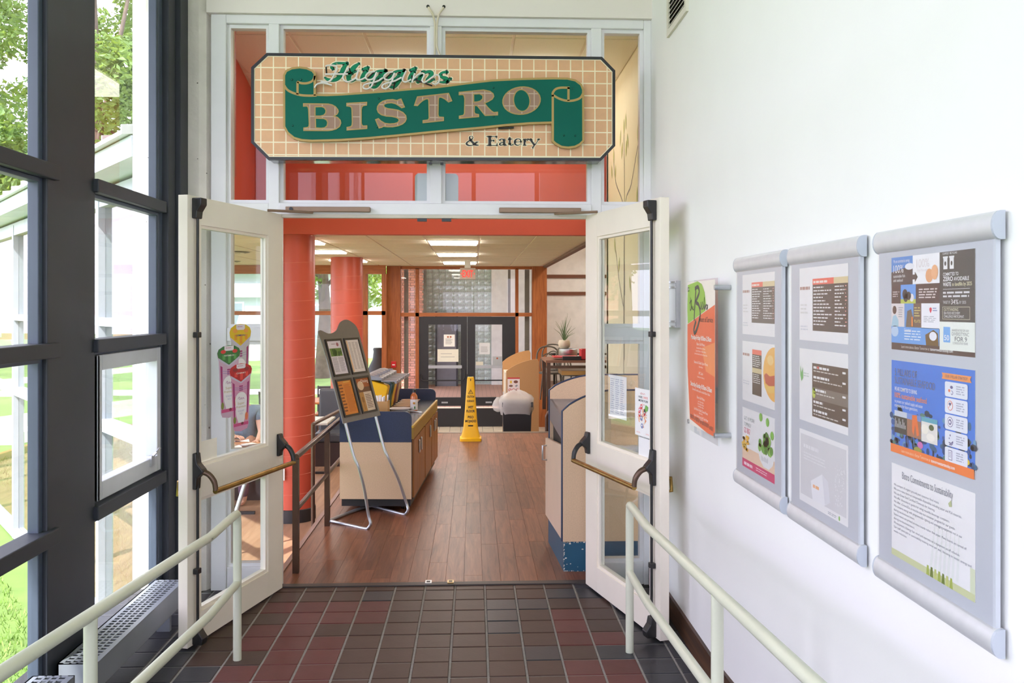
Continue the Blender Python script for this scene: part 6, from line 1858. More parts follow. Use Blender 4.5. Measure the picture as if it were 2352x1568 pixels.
# ================================================================== far brown waste cabinet, bin, rails
fc = thing('waste_cabinet', 'tan waste cabinet with arched side and a red-bordered sign near the far doors', 'cabinet', (0.95, 13.5, -0.8))
fy = 13.4
M_tan = mat('tan_laminate', (186, 138, 88), 0.5, var=0.05, vscale=90)
def arch(x0, x1, zl, zr, y0, y1, nm):
    q = [(x0, -0.8), (x0, zl)] + [(x0 + (x1 - x0) * t, zl + (zr - zl) * math.sin(t * PI / 2) ** 0.8) for t in (0.15, 0.3, 0.45, 0.6, 0.75, 0.9)] + [(x1 - 0.02, zr), (x1, zr - 0.04), (x1, -0.8)]
    return MB().prism([(a, y0, b) for a, b in q], (0, y1 - y0, 0)).build(nm, M_tan, fc)
arch(0.492, 0.985, 0.52, 0.70, fy, fy + 0.03, 'near_panel')
arch(0.455, 0.90, 0.62, 0.80, fy + 0.62, fy + 0.65, 'rear_panel')
MB().box(0.47, 0.98, fy + 0.03, fy + 0.62, -0.8, 0.50).build('carcass', mat('cream_carcass', (222, 214, 196), 0.5), fc)
MB().tube([(0.488, fy + 0.3, 0.18), (0.455, fy + 0.3, 0.18), (0.455, fy + 0.3, 0.06), (0.488, fy + 0.3, 0.06)], 0.008, 6).build('handle', M_chrome, fc)
sgn = thing('recycling_sign', 'small white sorting sign with red bands on the tan cabinet', 'sign', (0.65, fy, 0.1))
s = Sheet((0.510, fy - 0.002, 0.425), (1, 0, 0), 0.185, 0.245, (0, -1, 0), sgn, (232, 216, 212))
s.rect(0, 0, 1, 0.09, (196, 60, 60), 1); s.rect(0, 0.92, 1, 1, (196, 60, 60), 1)
s.rect(0.2, 0.2, 0.36, 0.36, (232, 190, 60), 1); s.ell(0.68, 0.27, 0.18, 0.09, (120, 70, 56), 1); s.ell(0.28, 0.52, 0.16, 0.07, (130, 96, 84), 1); s.poly([(0.6, 0.52), (0.75, 0.44), (0.86, 0.5), (0.7, 0.6)], (150, 152, 156), 1)
for x in (0.2, 0.5, 0.8):
    s.ell(x, 0.77, 0.13, 0.09, (196, 70, 64), 1); s.ell(x, 0.77, 0.09, 0.06, (236, 220, 214), 2); s.stroke([(x - 0.07, 0.81), (x + 0.07, 0.73)], 0.006, (196, 70, 64), 3)
s.done('stuff')
by = 12.2
bn = thing('waste_bin', 'black rectangular bin with a clear plastic liner bag by the far steps', 'bin', (0.59, by, -0.8))
bnp = [(0.413, -0.8), (0.77, -0.8), (0.80, 0.19), (0.395, 0.19)]
mm = MB()
vs = []
for z, h in ((-0.8, 0.15), (0.19, 0.18)):
    w = 0.165 + 0.035 * (z + 0.8)
    vs += [(0.59 - w, by - h, z), (0.59 + w, by - h, z), (0.59 + w, by + h, z), (0.59 - w, by + h, z)]
mm.add(vs, [(3, 2, 1, 0), (0, 1, 5, 4), (1, 2, 6, 5), (2, 3, 7, 6), (3, 0, 4, 7)])
mm.build('bin_body', mat('black_bin_plastic', (30, 30, 32), 0.45), bn)
MB().box(0.383, 0.805, by - 0.195, by + 0.195, 0.13, 0.20).build('bin_rim', mat('grey_bin_rim', (70, 70, 74), 0.45), bn, bevel=0.01)
m_bag = mat('cloudy_liner', (232, 228, 224), 0.35)
m_bag.node_tree.nodes['Principled BSDF'].inputs['Alpha'].default_value = 0.45
bag = MB()
rows = [(0.195, 0.03, 0.0), (0.215, 0.10, 0.01), (0.222, 0.17, 0.0), (0.222, 0.225, 0.0), (0.19, 0.27, 0.01), (0.10, 0.325, 0.012), (0.02, 0.35, 0.0)]
vs, n = [], 28
for r, z, j in rows:
    for k in range(n):
        a = 2 * PI * k / n
        ca_, sa_ = math.cos(a), math.sin(a)
        qx = r * 1.08 * (abs(ca_) ** 0.45) * (1 if ca_ > 0 else -1)
        qy = r * 0.98 * (abs(sa_) ** 0.45) * (1 if sa_ > 0 else -1)
        vs.append((0.585 + qx + 0.008 * math.sin(5 * a + z * 30), by + qy + 0.008 * math.cos(5 * a + z * 20), z + 0.012 * math.sin(3 * a + z * 9)))
fs = [(i * n + k, i * n + (k + 1) % n, (i + 1) * n + (k + 1) % n, (i + 1) * n + k) for i in range(len(rows) - 1) for k in range(n)]
bag.add(vs, fs)
bag.build('liner_bag', m_bag, bn, 50)
tail = MB().lathe([(0.02, 0.0), (0.06, 0.02), (0.085, 0.08), (0.06, 0.15), (0.02, 0.20)], (0.335, by, 0.05), 12)
tail.build('liner_tail', m_bag, bn, 60)
# stair handrails
for k, (x, y, zt, lab) in enumerate(((0.885, 10.75, 0.24, 'brown bent pipe stair rail, the one nearer the tan cabinet'), (0.965, 10.60, 0.14, 'brown bent pipe stair rail, the lower one beside the beige cabinet'))):
    t = thing('stair_rail', lab, 'handrail', (x, y, -0.1), group='bent pipe stair rails')
    MB().tube(smoothpath([(x, y, -0.10), (x, y, zt - 0.14), (x + 0.005, y, zt - 0.06), (x + 0.06, y, zt), (x + 0.20, y, zt + 0.06), (x + 0.62, y, zt + 0.32), (x + 0.85, y, zt + 0.46)], 5), 0.021, 10).build('rail_pipe', M_bronze, t, 60)
    MB().tube([(x + 0.20, y, zt + 0.05), (x + 0.16, y, -0.10)], 0.018, 8).build('post', M_bronze, t, 60)
# high table with trays
ht = thing('serving_table', 'brown framed serving table holding red trays behind the stair rails', 'table', (1.45, 12.9, -0.05))
MB().box(1.02, 2.4, 12.5, 13.4, 0.70, 0.735).build('table_top', wood_mat('worn_brown_top', (150, 106, 84), (116, 80, 62), 'X'), ht)
for x, y in ((1.06, 12.54), (1.06, 13.36), (1.62, 12.54), (2.36, 12.54), (2.36, 13.36)):
    MB().box(x - 0.025, x + 0.025, y - 0.025, y + 0.025, -0.05, 0.70).build('leg', M_bronze, ht)
MB().box(1.03, 2.39, 12.52, 12.56, 0.62, 0.66).build('apron_rail', M_bronze, ht)
MB().tube([(1.10, 12.53, -0.02), (1.75, 12.53, 0.48), (2.3, 12.53, 0.62)], 0.022, 8).build('brace', M_bronze, ht)
MB().tube([(1.10, 12.53, 0.18), (1.75, 12.53, 0.62)], 0.022, 8).build('brace', M_bronze, ht)
MB().box(1.25, 1.75, 12.60, 13.1, 0.52, 0.58).build('shelf', mat('brass_tray', (190, 150, 90), 0.3, 0.5), ht)
t = tag(MB().box(1.14, 1.50, 12.62, 12.95, 0.765, 0.780).build('tray', mat('red_plastic', (196, 44, 52), 0.4), None, bevel=0.004), 'flat red tray on the serving table beside the plant', 'tray')
tag(MB().box(1.26, 1.52, 12.52, 12.60, 0.735, 0.79).build('menu_block', M_kick, None, bevel=0.003), 'low black block on the front of the serving table', 'block')
tb = MB()
for q in ((1.53, 1.72, 12.56, 12.58, 0.735, 0.885), (1.53, 1.72, 12.82, 12.84, 0.735, 0.885), (1.53, 1.55, 12.58, 12.82, 0.735, 0.885), (1.70, 1.72, 12.58, 12.82, 0.735, 0.885), (1.53, 1.72, 12.56, 12.84, 0.735, 0.745)):
    tb.box(*q)
tag(tb.build('red_bin', MATS['red_plastic']), 'open red plastic bin on the serving table', 'bin')
tag(MB().lathe([(0.135, 0), (0.14, 0.005), (0.14, 0.13), (0.13, 0.135), (0.125, 0.01)], (1.40, 13.15, 0.735), 24).build('steel_pan', M_chrome, None, 50), 'round steel pan behind the red tray', 'pan')
pl = thing('potted_plant', 'spiky green plant in a cream pot on the serving table', 'plant', (1.35, 13.2, 0.87))
MB().lathe([(0.06, 0), (0.085, 0.03), (0.09, 0.09), (0.075, 0.125), (0.06, 0.12)], (1.35, 13.2, 0.87), 20).build('pot', mat('cream_pot', (206, 196, 172), 0.5), pl, 50)
for k in range(22):
    a = 2 * PI * k / 22 + random.uniform(-.1, .1)
    sp_ = random.uniform(0.03, 0.20)
    h_ = random.uniform(0.12, 0.42)
    MB().tube([(1.35, 13.2, 0.98), (1.35 + sp_ * 0.4 * math.cos(a), 13.2 + sp_ * 0.4 * math.sin(a), 0.98 + h_ * 0.6), (1.35 + sp_ * math.cos(a), 13.2 + sp_ * math.sin(a), 0.98 + h_)], [0.006, 0.004, 0.001], 5).build('leaf', mat('spiky_leaf', (96, 124, 84), 0.5), pl)
# stacked bentwood-style chairs behind
def round_chair(x, y, rz, z0, label):
    t = thing('metal_chair', label, 'chair', (x, y, z0), rz, 'grey round-back chairs behind the serving table')
    Q = LB(t)
    m = mat('grey_chair_metal', (96, 92, 84), 0.4, 0.5)
    Q(MB().lathe([(0.20, 0.44), (0.205, 0.455), (0.20, 0.47), (0.05, 0.475)], (0, 0, 0), 20), 'seat', m, None, 50)
    for k in range(4):
        a = PI / 4 + PI / 2 * k
        Q(MB().tube([(0.16 * math.cos(a), 0.16 * math.sin(a), 0.45), (0.21 * math.cos(a), 0.21 * math.sin(a), 0.0)], 0.012, 8), 'leg', m, None, 50)
    hoop = [(-0.19, 0.15, 0.46), (-0.20, 0.19, 0.65), (-0.17, 0.21, 0.80), (-0.08, 0.22, 0.87), (0.08, 0.22, 0.87), (0.17, 0.21, 0.80), (0.20, 0.19, 0.65), (0.19, 0.15, 0.46)]
    Q(MB().tube(smoothpath(hoop, 4), 0.013, 8), 'back_hoop', m, None, 50)
    Q(MB().tube(smoothpath([(-0.13, 0.17, 0.46), (-0.13, 0.20, 0.66), (0.0, 0.21, 0.76), (0.13, 0.20, 0.66), (0.13, 0.17, 0.46)], 4), 0.009, 8), 'inner_hoop', m, None, 50)
round_chair(1.28, 14.6, 0.2, -0.05, 'grey round-back chair nearest the oak post')
round_chair(1.60, 14.2, 0.9, -0.05, 'grey round-back chair turned sideways behind the plant')
round_chair(1.40, 15.4, 0.0, -0.05, 'grey round-back chair farthest back by the white wall')
fr_ = thing('guard_rail', 'dark horizontal rail in front of the far white wall', 'handrail', (2.4, 17.6, -0.05))
for z in (0.30, 0.55):
    MB().tube([(1.5, 17.6, z), (5.0, 17.6, z)], 0.02, 8).build('rail', M_kick, fr_)
for x in (1.6, 3.2, 4.9):
    MB().tube([(x, 17.6, -0.05), (x, 17.6, 0.57)], 0.02, 8).build('post', M_kick, fr_)

# ================================================================== exit sign, alarm
ex = thing('exit_sign', 'hanging exit sign with red letters on a pale plate before the far doors', 'exit sign', (-0.097, 14.6, 1.94))
MB().box(-0.224, 0.030, 14.590, 14.610, 1.940, 2.130).build('plate', mat('exit_plate', (196, 176, 160), 0.35), ex, bevel=0.004)
MB().box(-0.15, -0.05, 14.58, 14.62, 2.130, 2.262).build('canopy', M_plastic, ex)
MB().text('EXIT', (-0.097, 14.587, 1.978), (1, 0, 0), (0, 0, 1), 0.110, 0.175, 'C', 0.015).build('lettering', emit_mat('exit_red', (255, 50, 44), 0.9), ex)
for s_, x in ((-1, -0.214), (1, 0.020)):
    MB().poly([(x, 14.587, 2.033), (x - s_ * 0.016, 14.587, 2.050), (x - s_ * 0.016, 14.587, 2.016)]).build('chevron', MATS['exit_red'], ex)
fa = thing('fire_alarm', 'red fire alarm pull station on the oak post', 'fire alarm', (-1.505, 16.86, 0.35))
MB().box(-1.555, -1.465, 16.84, 16.88, 0.34, 0.46).build('alarm_body', mat('alarm_red', (206, 30, 36), 0.35), fa, bevel=0.004)
MB().box(-1.535, -1.485, 16.832, 16.842, 0.385, 0.405).build('pull_bar', M_plastic, fa)
for x, y, lab in ((-3.4, 12.6, 'round dark ceiling diffuser over the booths'), (-4.2, 15.2, 'round dark ceiling diffuser near the back windows')):
    t = thing('ceiling_diffuser', lab, 'vent', (x, y, 2.262))
    for k, r in enumerate((0.26, 0.19, 0.12)):
        MB().lathe([(r, 2.256 - 0.012 * k), (r - 0.05, 2.246 - 0.012 * k), (r - 0.055, 2.250 - 0.012 * k), (r - 0.02, 2.260 - 0.012 * k)], (x, y, 0), 24).build('diffuser_ring', mat('dim_diffuser', (120, 112, 100), 0.5) if k == 0 else M_tee, t, 50)

# ================================================================== dining furniture and the seated guest
def table(x, y, w, d, h, label, top):
    t = thing('dining_table', label, 'table', (x, y, -0.8), group='dining tables on the sunken floor')
    MB().box(x - w / 2, x + w / 2, y - d / 2, y + d / 2, -0.8 + h - 0.035, -0.8 + h).build('table_top', top, t, bevel=0.01)
    MB().tube([(x, y, -0.78), (x, y, -0.8 + h - 0.03)], 0.035, 12).build('pedestal', M_black, t, 50)
    for a, b in ((0.3, 0), (-0.3, 0), (0, 0.3), (0, -0.3)):
        MB().fbox((x - 0.02 if not a else x, y - 0.02 if not b else y, -0.8), (a or 0.04, 0, 0), (0, b or 0.04, 0), (0, 0, 0.03)).build('foot', M_black, t)
    return t
M_ttop = wood_mat('orange_table_top', (214, 148, 92), (190, 120, 70), 'X', rough=0.3)
table(-2.72, 9.95, 0.92, 0.72, 0.745, 'orange wood table with crumpled napkins in front of the seated guest', M_ttop)
table(-2.55, 14.9, 0.9, 0.8, 0.745, 'orange wood table between the red columns and back windows', M_ttop)
table(-2.35, 12.3, 0.8, 0.7, 0.745, 'pale grey topped table beside the dark booth', mat('pale_table_top', (206, 206, 200), 0.3))
nk = MB()
rr = random.Random(2)
for k in range(9):
    x, y = -2.62 + rr.uniform(-.14, .14), 9.93 + rr.uniform(-.12, .12)
    a = rr.random() * PI
    c_, s_ = math.cos(a) * 0.07, math.sin(a) * 0.07
    z = -0.053 + 0.006 * k
    nk.add([(x - c_, y - s_, z + 0.012 * rr.random()), (x + s_, y - c_, z), (x + c_, y + s_, z + 0.02 * rr.random()), (x - s_, y + c_, z)], [(0, 1, 2), (0, 2, 3)])
tag(nk.build('paper_napkins', M_white), 'crumpled white paper napkins on the table of the seated guest', 'napkin', kind='stuff')
def booth(x0, x1, y0, y1, label, back_y):
    t = thing('booth_bench', label, 'bench', ((x0 + x1) / 2, (y0 + y1) / 2, -0.8), group='dark upholstered booths')
    m = mat('charcoal_vinyl', (72, 74, 80), 0.45, var=0.06)
    MB().box(x0, x1, y0, y1, -0.8, -0.46).build('base', mat('dark_brown_base', (60, 44, 40), 0.5), t)
    MB().box(x0, x1, y0, y1, -0.46, -0.33).build('seat_cushion', m, t, bevel=0.03)
    n = max(1, round((x1 - x0) / 0.55))
    for k in range(n):
        a = x0 + (x1 - x0) * k / n
        MB().box(a + 0.004, a + (x1 - x0) / n - 0.004, back_y, back_y + 0.13, -0.40, 0.27).build('back_cushion', m, t, bevel=0.03)
booth(-3.9, -2.35, 10.65, 11.25, 'charcoal booth bench where the guest sits', 11.16)
booth(-2.30, -1.62, 12.85, 13.4, 'charcoal booth bench between the two red columns', 13.3)
def dining_chair(x, y, rz, label, seat_h=0.45, m1=None):
    t = thing('dining_chair', label, 'chair', (x, y, -0.8), rz, 'dark metal chairs by the windows')
    Q = LB(t)
    m = mat('dark_chair_metal', (84, 84, 86), 0.4, 0.4)
    Q(MB().box(-0.2, 0.2, -0.2, 0.2, seat_h - 0.03, seat_h), 'seat', M_ttop, None, 0, 0.01)
    for sx in (-1, 1):
        Q(MB().tube([(sx * 0.17, -0.17, seat_h - 0.03), (sx * 0.20, -0.21, 0)], 0.014, 8), 'leg', m, None, 50)
        Q(MB().tube([(sx * 0.17, 0.21, seat_h + 0.45), (sx * 0.17, 0.18, seat_h), (sx * 0.20, 0.22, 0)], 0.014, 8), 'leg', m, None, 50)
    for z in (0.44, 0.30):
        Q(MB().box(-0.17, 0.17, 0.195, 0.215, seat_h + z - 0.05, seat_h + z), 'back_slat', m)
    Q(MB().tube([(-0.185, -0.19, 0.2), (0.185, -0.19, 0.2), (0.185, 0.2, 0.2), (-0.185, 0.2, 0.2)], 0.009, 6, True), 'foot_ring', m)
dining_chair(-3.05, 14.0, 2.9, 'tall dark chair near the guest, seen behind the stickers', 0.72)
dining_chair(-2.55, 15.6, 0.1, 'orange seated chair by the table at the back windows')
dining_chair(-3.3, 14.9, 1.5, 'orange seated chair at the side of the back table')
# sloping steel rod and feet of a chair seen through the lower door glass
sr = thing('floor_pole', 'slanted pale metal pole standing on the sunlit dining floor', 'pole', (-2.30, 8.2, -0.8))
MB().tube([(-2.30, 8.2, -0.8), (-2.05, 8.25, 0.02)], 0.02, 10).build('pole', M_rod, sr, 60)
MB().lathe([(0.07, -0.8), (0.07, -0.79), (0.03, -0.78)], (-2.30, 8.2, 0), 16).build('foot', M_rod, sr, 50)

# ---- the guest: one continuous body
pp = thing('person', 'seated person in a grey blue t-shirt and mauve trousers, arms over the table', 'person', (-2.80, 10.86, -0.33))
px, py = -2.80, 10.92
def skin(name, pts, edges, m, parent, sub=2, root=0):
    me = bpy.data.meshes.new(name)
    o = parent.location
    me.from_pydata([(a[0] - o.x, a[1] - o.y, a[2] - o.z) for a, r in pts], edges, [])
    ob = bpy.data.objects.new(name, me)
    COL.objects.link(ob)
    ob.parent = parent
    sk = ob.modifiers.new('skin', 'SKIN')
    for i, (a, r) in enumerate(pts):
        rx, ry = r if isinstance(r, tuple) else (r, r)
        me.skin_vertices[0].data[i].radius = (rx, ry)
    me.skin_vertices[0].data[root].use_root = True
    sk.use_smooth_shade = True
    sb = ob.modifiers.new('sub', 'SUBSURF')
    sb.levels = sub
    sb.render_levels = sub
    me.materials.append(m)
    return ob
M_skin = mat('skin', (222, 172, 148), 0.5, var=0.03)
Z = -0.33
body = [((px, py, Z + 0.10), (0.16, 0.12)), ((px, py - 0.02, Z + 0.28), (0.15, 0.11)), ((px, py - 0.03, Z + 0.46), (0.17, 0.11)), ((px, py - 0.02, Z + 0.57), (0.12, 0.085)), ((px, py - 0.03, Z + 0.64), 0.055), ((px, py - 0.05, Z + 0.71), 0.055), ((px, py - 0.06, Z + 0.80), (0.078, 0.095)), ((px, py - 0.06, Z + 0.90), (0.062, 0.08)),
        ((px - 0.19, py - 0.02, Z + 0.55), 0.062), ((px - 0.235, py - 0.07, Z + 0.30), 0.048), ((px - 0.06, py - 0.30, Z + 0.285), 0.036), ((px - 0.0, py - 0.34, Z + 0.30), 0.030),
        ((px + 0.19, py - 0.02, Z + 0.55), 0.062), ((px + 0.25, py - 0.10, Z + 0.32), 0.046), ((px + 0.27, py - 0.36, Z + 0.25), 0.036), ((px + 0.27, py - 0.42, Z + 0.255), 0.030),
        ((px - 0.10, py - 0.12, Z + 0.09), 0.095), ((px - 0.13, py - 0.46, Z + 0.08), 0.07), ((px - 0.13, py - 0.50, Z - 0.20), 0.052), ((px - 0.13, py - 0.46, Z - 0.41), 0.04), ((px - 0.13, py - 0.60, Z - 0.44), 0.035),
        ((px + 0.10, py - 0.12, Z + 0.09), 0.095), ((px + 0.13, py - 0.46, Z + 0.08), 0.07), ((px + 0.13, py - 0.50, Z - 0.20), 0.052), ((px + 0.13, py - 0.46, Z - 0.41), 0.04), ((px + 0.13, py - 0.60, Z - 0.44), 0.035)]
ed = [(0, 1), (1, 2), (2, 3), (3, 4), (4, 5), (5, 6), (6, 7), (3, 8), (8, 9), (9, 10), (10, 11), (3, 12), (12, 13), (13, 14), (14, 15), (0, 16), (16, 17), (17, 18), (18, 19), (19, 20), (0, 21), (21, 22), (22, 23), (23, 24), (24, 25)]
skin('body', body, ed, M_skin, pp)
def hand(wx, wy, wz, dx, dy, nm):
    d = Vector((dx, dy, 0)).normalized()
    sd = Vector((-d.y, d.x, 0))
    w = Vector((wx, wy, wz))
    pts = [(w, 0.024), (w + d * 0.045, (0.036, 0.016))]
    e = [(0, 1)]
    for k, (o_, ln_) in enumerate(((-0.028, 0.062), (-0.009, 0.074), (0.010, 0.070), (0.028, 0.054))):
        b = w + d * 0.085 + sd * o_
        i = len(pts)
        pts += [(b, 0.0095), (b + d * ln_ * 0.5 + Vector((0, 0, -0.006)), 0.0085), (b + d * ln_ * 0.9 + Vector((0, 0, -0.024)), 0.0075)]
        e += [(1, i), (i, i + 1), (i + 1, i + 2)]
    i = len(pts)
    b = w + d * 0.03 + sd * -0.036
    pts += [(b, 0.011), (b + d * 0.045 + sd * -0.014, 0.009)]
    e += [(1, i), (i, i + 1)]
    skin('hand', pts, e, M_skin, pp, 1, 1)
hand(px + 0.0, py - 0.34, Z + 0.30, 0.6, -0.5, 'hand')
hand(px + 0.27, py - 0.42, Z + 0.255, 0.05, -1, 'hand')
M_shirt = mat('heather_blue_shirt', (112, 130, 150), 0.8, var=0.10, vscale=50)
shirt = [((px, py, Z + 0.08), (0.185, 0.145)), ((px, py - 0.02, Z + 0.28), (0.178, 0.135)), ((px, py - 0.03, Z + 0.46), (0.195, 0.135)), ((px, py - 0.02, Z + 0.575), (0.145, 0.105)), ((px, py - 0.03, Z + 0.61), 0.075),
         ((px - 0.195, py - 0.02, Z + 0.56), 0.085), ((px - 0.235, py - 0.05, Z + 0.42), 0.075), ((px + 0.195, py - 0.02, Z + 0.56), 0.085), ((px + 0.24, py - 0.07, Z + 0.43), 0.075)]
skin('t_shirt', shirt, [(0, 1), (1, 2), (2, 3), (3, 4), (3, 5), (5, 6), (3, 7), (7, 8)], M_shirt, pp)
M_tr = mat('mauve_trousers', (116, 90, 112), 0.8, var=0.08, vscale=30)
tro = [((px, py, Z + 0.09), (0.17, 0.13)), ((px - 0.10, py - 0.12, Z + 0.09), 0.115), ((px - 0.135, py - 0.47, Z + 0.085), 0.088), ((px - 0.135, py - 0.50, Z - 0.20), 0.07), ((px - 0.13, py - 0.47, Z - 0.39), 0.06),
       ((px + 0.10, py - 0.12, Z + 0.09), 0.115), ((px + 0.135, py - 0.47, Z + 0.085), 0.088), ((px + 0.135, py - 0.50, Z - 0.20), 0.07), ((px + 0.13, py - 0.47, Z - 0.39), 0.06)]
skin('trousers', tro, [(0, 1), (1, 2), (2, 3), (3, 4), (0, 5), (5, 6), (6, 7), (7, 8)], M_tr, pp)
hx, hy, hz = px, py - 0.07, Z + 0.82
MB().ball((hx, hy + 0.02, hz + 0.035), 0.098, 12, 0.92, 1.05, 1.02).build('hair', mat('brown_hair', (66, 48, 38), 0.7), pp, 60)
fm_ = MB()
for s_ in (-1, 1):
    fm_.ball((hx + s_ * 0.032, hy - 0.082, hz + 0.0), 0.010, 6)
fm_.build('eye', mat('eye_dark', (40, 34, 32), 0.2), pp, 60)
MB().prism([(hx - 0.012, hy - 0.085, hz - 0.035), (hx + 0.012, hy - 0.085, hz - 0.035), (hx, hy - 0.080, hz + 0.01)], (0, -0.02, -0.004)).build('nose', M_skin, pp, 40)
MB().ball((hx, hy - 0.080, hz - 0.058), 0.022, 6, 1, 0.5, 0.25).build('mouth', mat('lips', (176, 108, 98), 0.5), pp, 60)
for s_ in (-1, 1):
    MB().ball((hx + s_ * 0.082, hy + 0.01, hz - 0.01), 0.022, 6, 0.4, 0.8, 1.2).build('ear', M_skin, pp, 60)
# ================================================================== outside
GZ0 = -0.82
struct('ground', 'lawn outside the windows running back to the far buildings', MB().poly([(-60, -30, GZ0), (60, -30, GZ0), (60, 90, GZ0), (-60, 90, GZ0)]), M_grass)
bpy.data.objects['ground']['category'] = 'lawn'
def pth(pts, label):
    o = MB().prism([(a, b, GZ0) for a, b in pts], (0, 0, 0.012)).build('path', M_path)
    tag(o, label, 'path', kind='structure')
pth([(-2.6, -6), (-1.8, -6), (-1.8, 5.0), (-2.3, 4.6), (-2.6, 3.6)], 'concrete strip along the foot of the window wall')
pth([(-30, 13.2), (-7.6, 15.2), (-7.4, 17.6), (-30, 15.6)], 'pale concrete path crossing the lawn towards the dining bay')
pth([(-34, 22.5), (6, 24.0), (6, 25.2), (-34, 24.6)], 'far pale concrete path across the lawn')
# grass blades near the window
gb = MB()
rr = random.Random(21)
for k in range(45000):
    y = 3.0 + 10 * rr.random() ** 1.3
    x = -2.65 - (y * 0.55 + 1.0) * rr.random()
    if (x + 1.72) * -0.806 + (y - 5.22) * -0.592 < 0.35:
        continue
    a = rr.random() * PI
    h = 0.025 + 0.035 * rr.random()
    w = 0.005
    lx, ly = rr.uniform(-.03, .03), rr.uniform(-.03, .03)
    gb.add([(x - w * math.cos(a), y - w * math.sin(a), GZ0), (x + w * math.cos(a), y + w * math.sin(a), GZ0), (x + lx, y + ly, GZ0 + h)], [(0, 1, 2)])
o = gb.build('grass', mat('grass_blade', (124, 158, 70), 0.7, var=0.2, vscale=3))
tag(o, 'short sunlit grass blades on the lawn outside the window', 'grass', kind='stuff')
# sunlit white column outside, and an unseen overhang added to keep sun out of the corridor
tag(MB().lathe([(0.09, GZ0), (0.09, 3.9)], (-1.835, 5.12, 0), 28).build('wall_column', mat('white_exterior_paint', (238, 236, 232), 0.6), None, 50), 'white painted round column outside the last window bay', 'column', kind='structure')
struct('roof', 'unseen overhang added to keep the sun off the window wall', MB().box(-2.75, -1.75, -3.34, 4.6, 3.9, 4.05), M_wallg)
# trees
def leaf_mesh(rng, blobs, n, sz):
    mb = MB()
    vs, fs = [], []
    for k in range(n):
        c, r = rng.choice(blobs)
        d = Vector((rng.gauss(0, 1), rng.gauss(0, 1), rng.gauss(0, 1))).normalized()
        p = Vector(c) + d * r * (0.55 + 0.5 * rng.random() ** 0.5)
        u = Vector((rng.gauss(0, 1), rng.gauss(0, 1), rng.gauss(0, 0.5))).normalized()
        v = u.cross(Vector((rng.gauss(0, 1), rng.gauss(0, 1), rng.gauss(0, 1)))).normalized()
        s = sz * (0.6 + 0.8 * rng.random())
        i = len(vs)
        nn_ = u.cross(v) * s * 0.25
        vs += [tuple(p - u * s), tuple(p + v * s * 0.55 + nn_), tuple(p + u * s), tuple(p - v * s * 0.55 + nn_)]
        fs += [(i, i + 1, i + 2), (i, i + 2, i + 3)]
    mb.v, mb.f = vs, fs
    return mb
def leafmat(name, rgb):
    m = mat(name, rgb, 0.55, var=0.35, vscale=1.2)
    p = m.node_tree.nodes['Principled BSDF']
    nt = m.node_tree
    tl = nt.nodes.new('ShaderNodeBsdfTranslucent')
    tl.inputs['Color'].default_value = C(min(255, rgb[0] + 60), min(255, rgb[1] + 56), rgb[2] + 10)
    mx = nt.nodes.new('ShaderNodeMixShader')
    mx.inputs[0].default_value = 0.35
    nt.links.new(p.outputs[0], mx.inputs[1])
    nt.links.new(tl.outputs[0], mx.inputs[2])
    nt.links.new(mx.outputs[0], nt.nodes['Material Output'].inputs[0])
    return m
M_bark = mat('tree_bark', (110, 96, 84), 0.9, var=0.2, bump=0.4, bscale=12)
def tree(x, y, h, crown_r, z0, label, seed, n, sz, rgb, nb=26):
    rng = random.Random(seed)
    t = thing('tree', label, 'tree', (x, y, GZ0))
    MB().tube([(x, y, GZ0), (x + 0.1, y, z0), (x - 0.1, y + 0.1, z0 + (h - z0) * 0.6), (x, y, h - 0.8)], [0.26, 0.2, 0.12, 0.04], 10).build('trunk', M_bark, t, 60)
    blobs = []
    for k in range(nb):
        a = rng.random() * 2 * PI
        rr_ = crown_r * rng.random() ** 0.5
        zz = z0 + (h - z0) * rng.random()
        f = 1 - abs((zz - (z0 + (h - z0) * 0.4)) / (h - z0)) ** 1.5
        c = (x + rr_ * f * math.cos(a), y + rr_ * f * math.sin(a), zz)
        blobs.append((c, crown_r * rng.uniform(0.22, 0.38)))
    for k in range(6):
        c = blobs[k][0]
        MB().tube([(x, y, z0 + 0.3 + 0.5 * k), ((x + c[0]) / 2, (y + c[1]) / 2, (z0 + c[2]) / 2 + 0.6), c], [0.07, 0.045, 0.02], 7).build('branch', M_bark, t, 60)
    leaf_mesh(rng, blobs, n, sz).build('foliage', leafmat('leaf_%02x%02x%02x' % rgb, rgb), t, kind='stuff')
    return t
tree(-15.2, 23.0, 12.5, 4.0, 3.6, 'tall leafy tree beyond the dining bay roof, mostly behind the window post', 4, 42000, 0.085, (92, 120, 62))
tree(-8.6, 20.5, 12.0, 3.2, 3.4, 'tall leafy tree rising above the metal roof beside the white column', 5, 38000, 0.08, (98, 126, 66))
tree(-19.0, 32.5, 11.0, 4.2, 2.5, 'darker leafy tree behind the brick building roof', 8, 22000, 0.11, (72, 100, 56))
tree(-4.9, 29.0, 6.5, 2.4, 1.2, 'young drooping tree seen between the red columns', 6, 9000, 0.10, (118, 146, 80), 16)
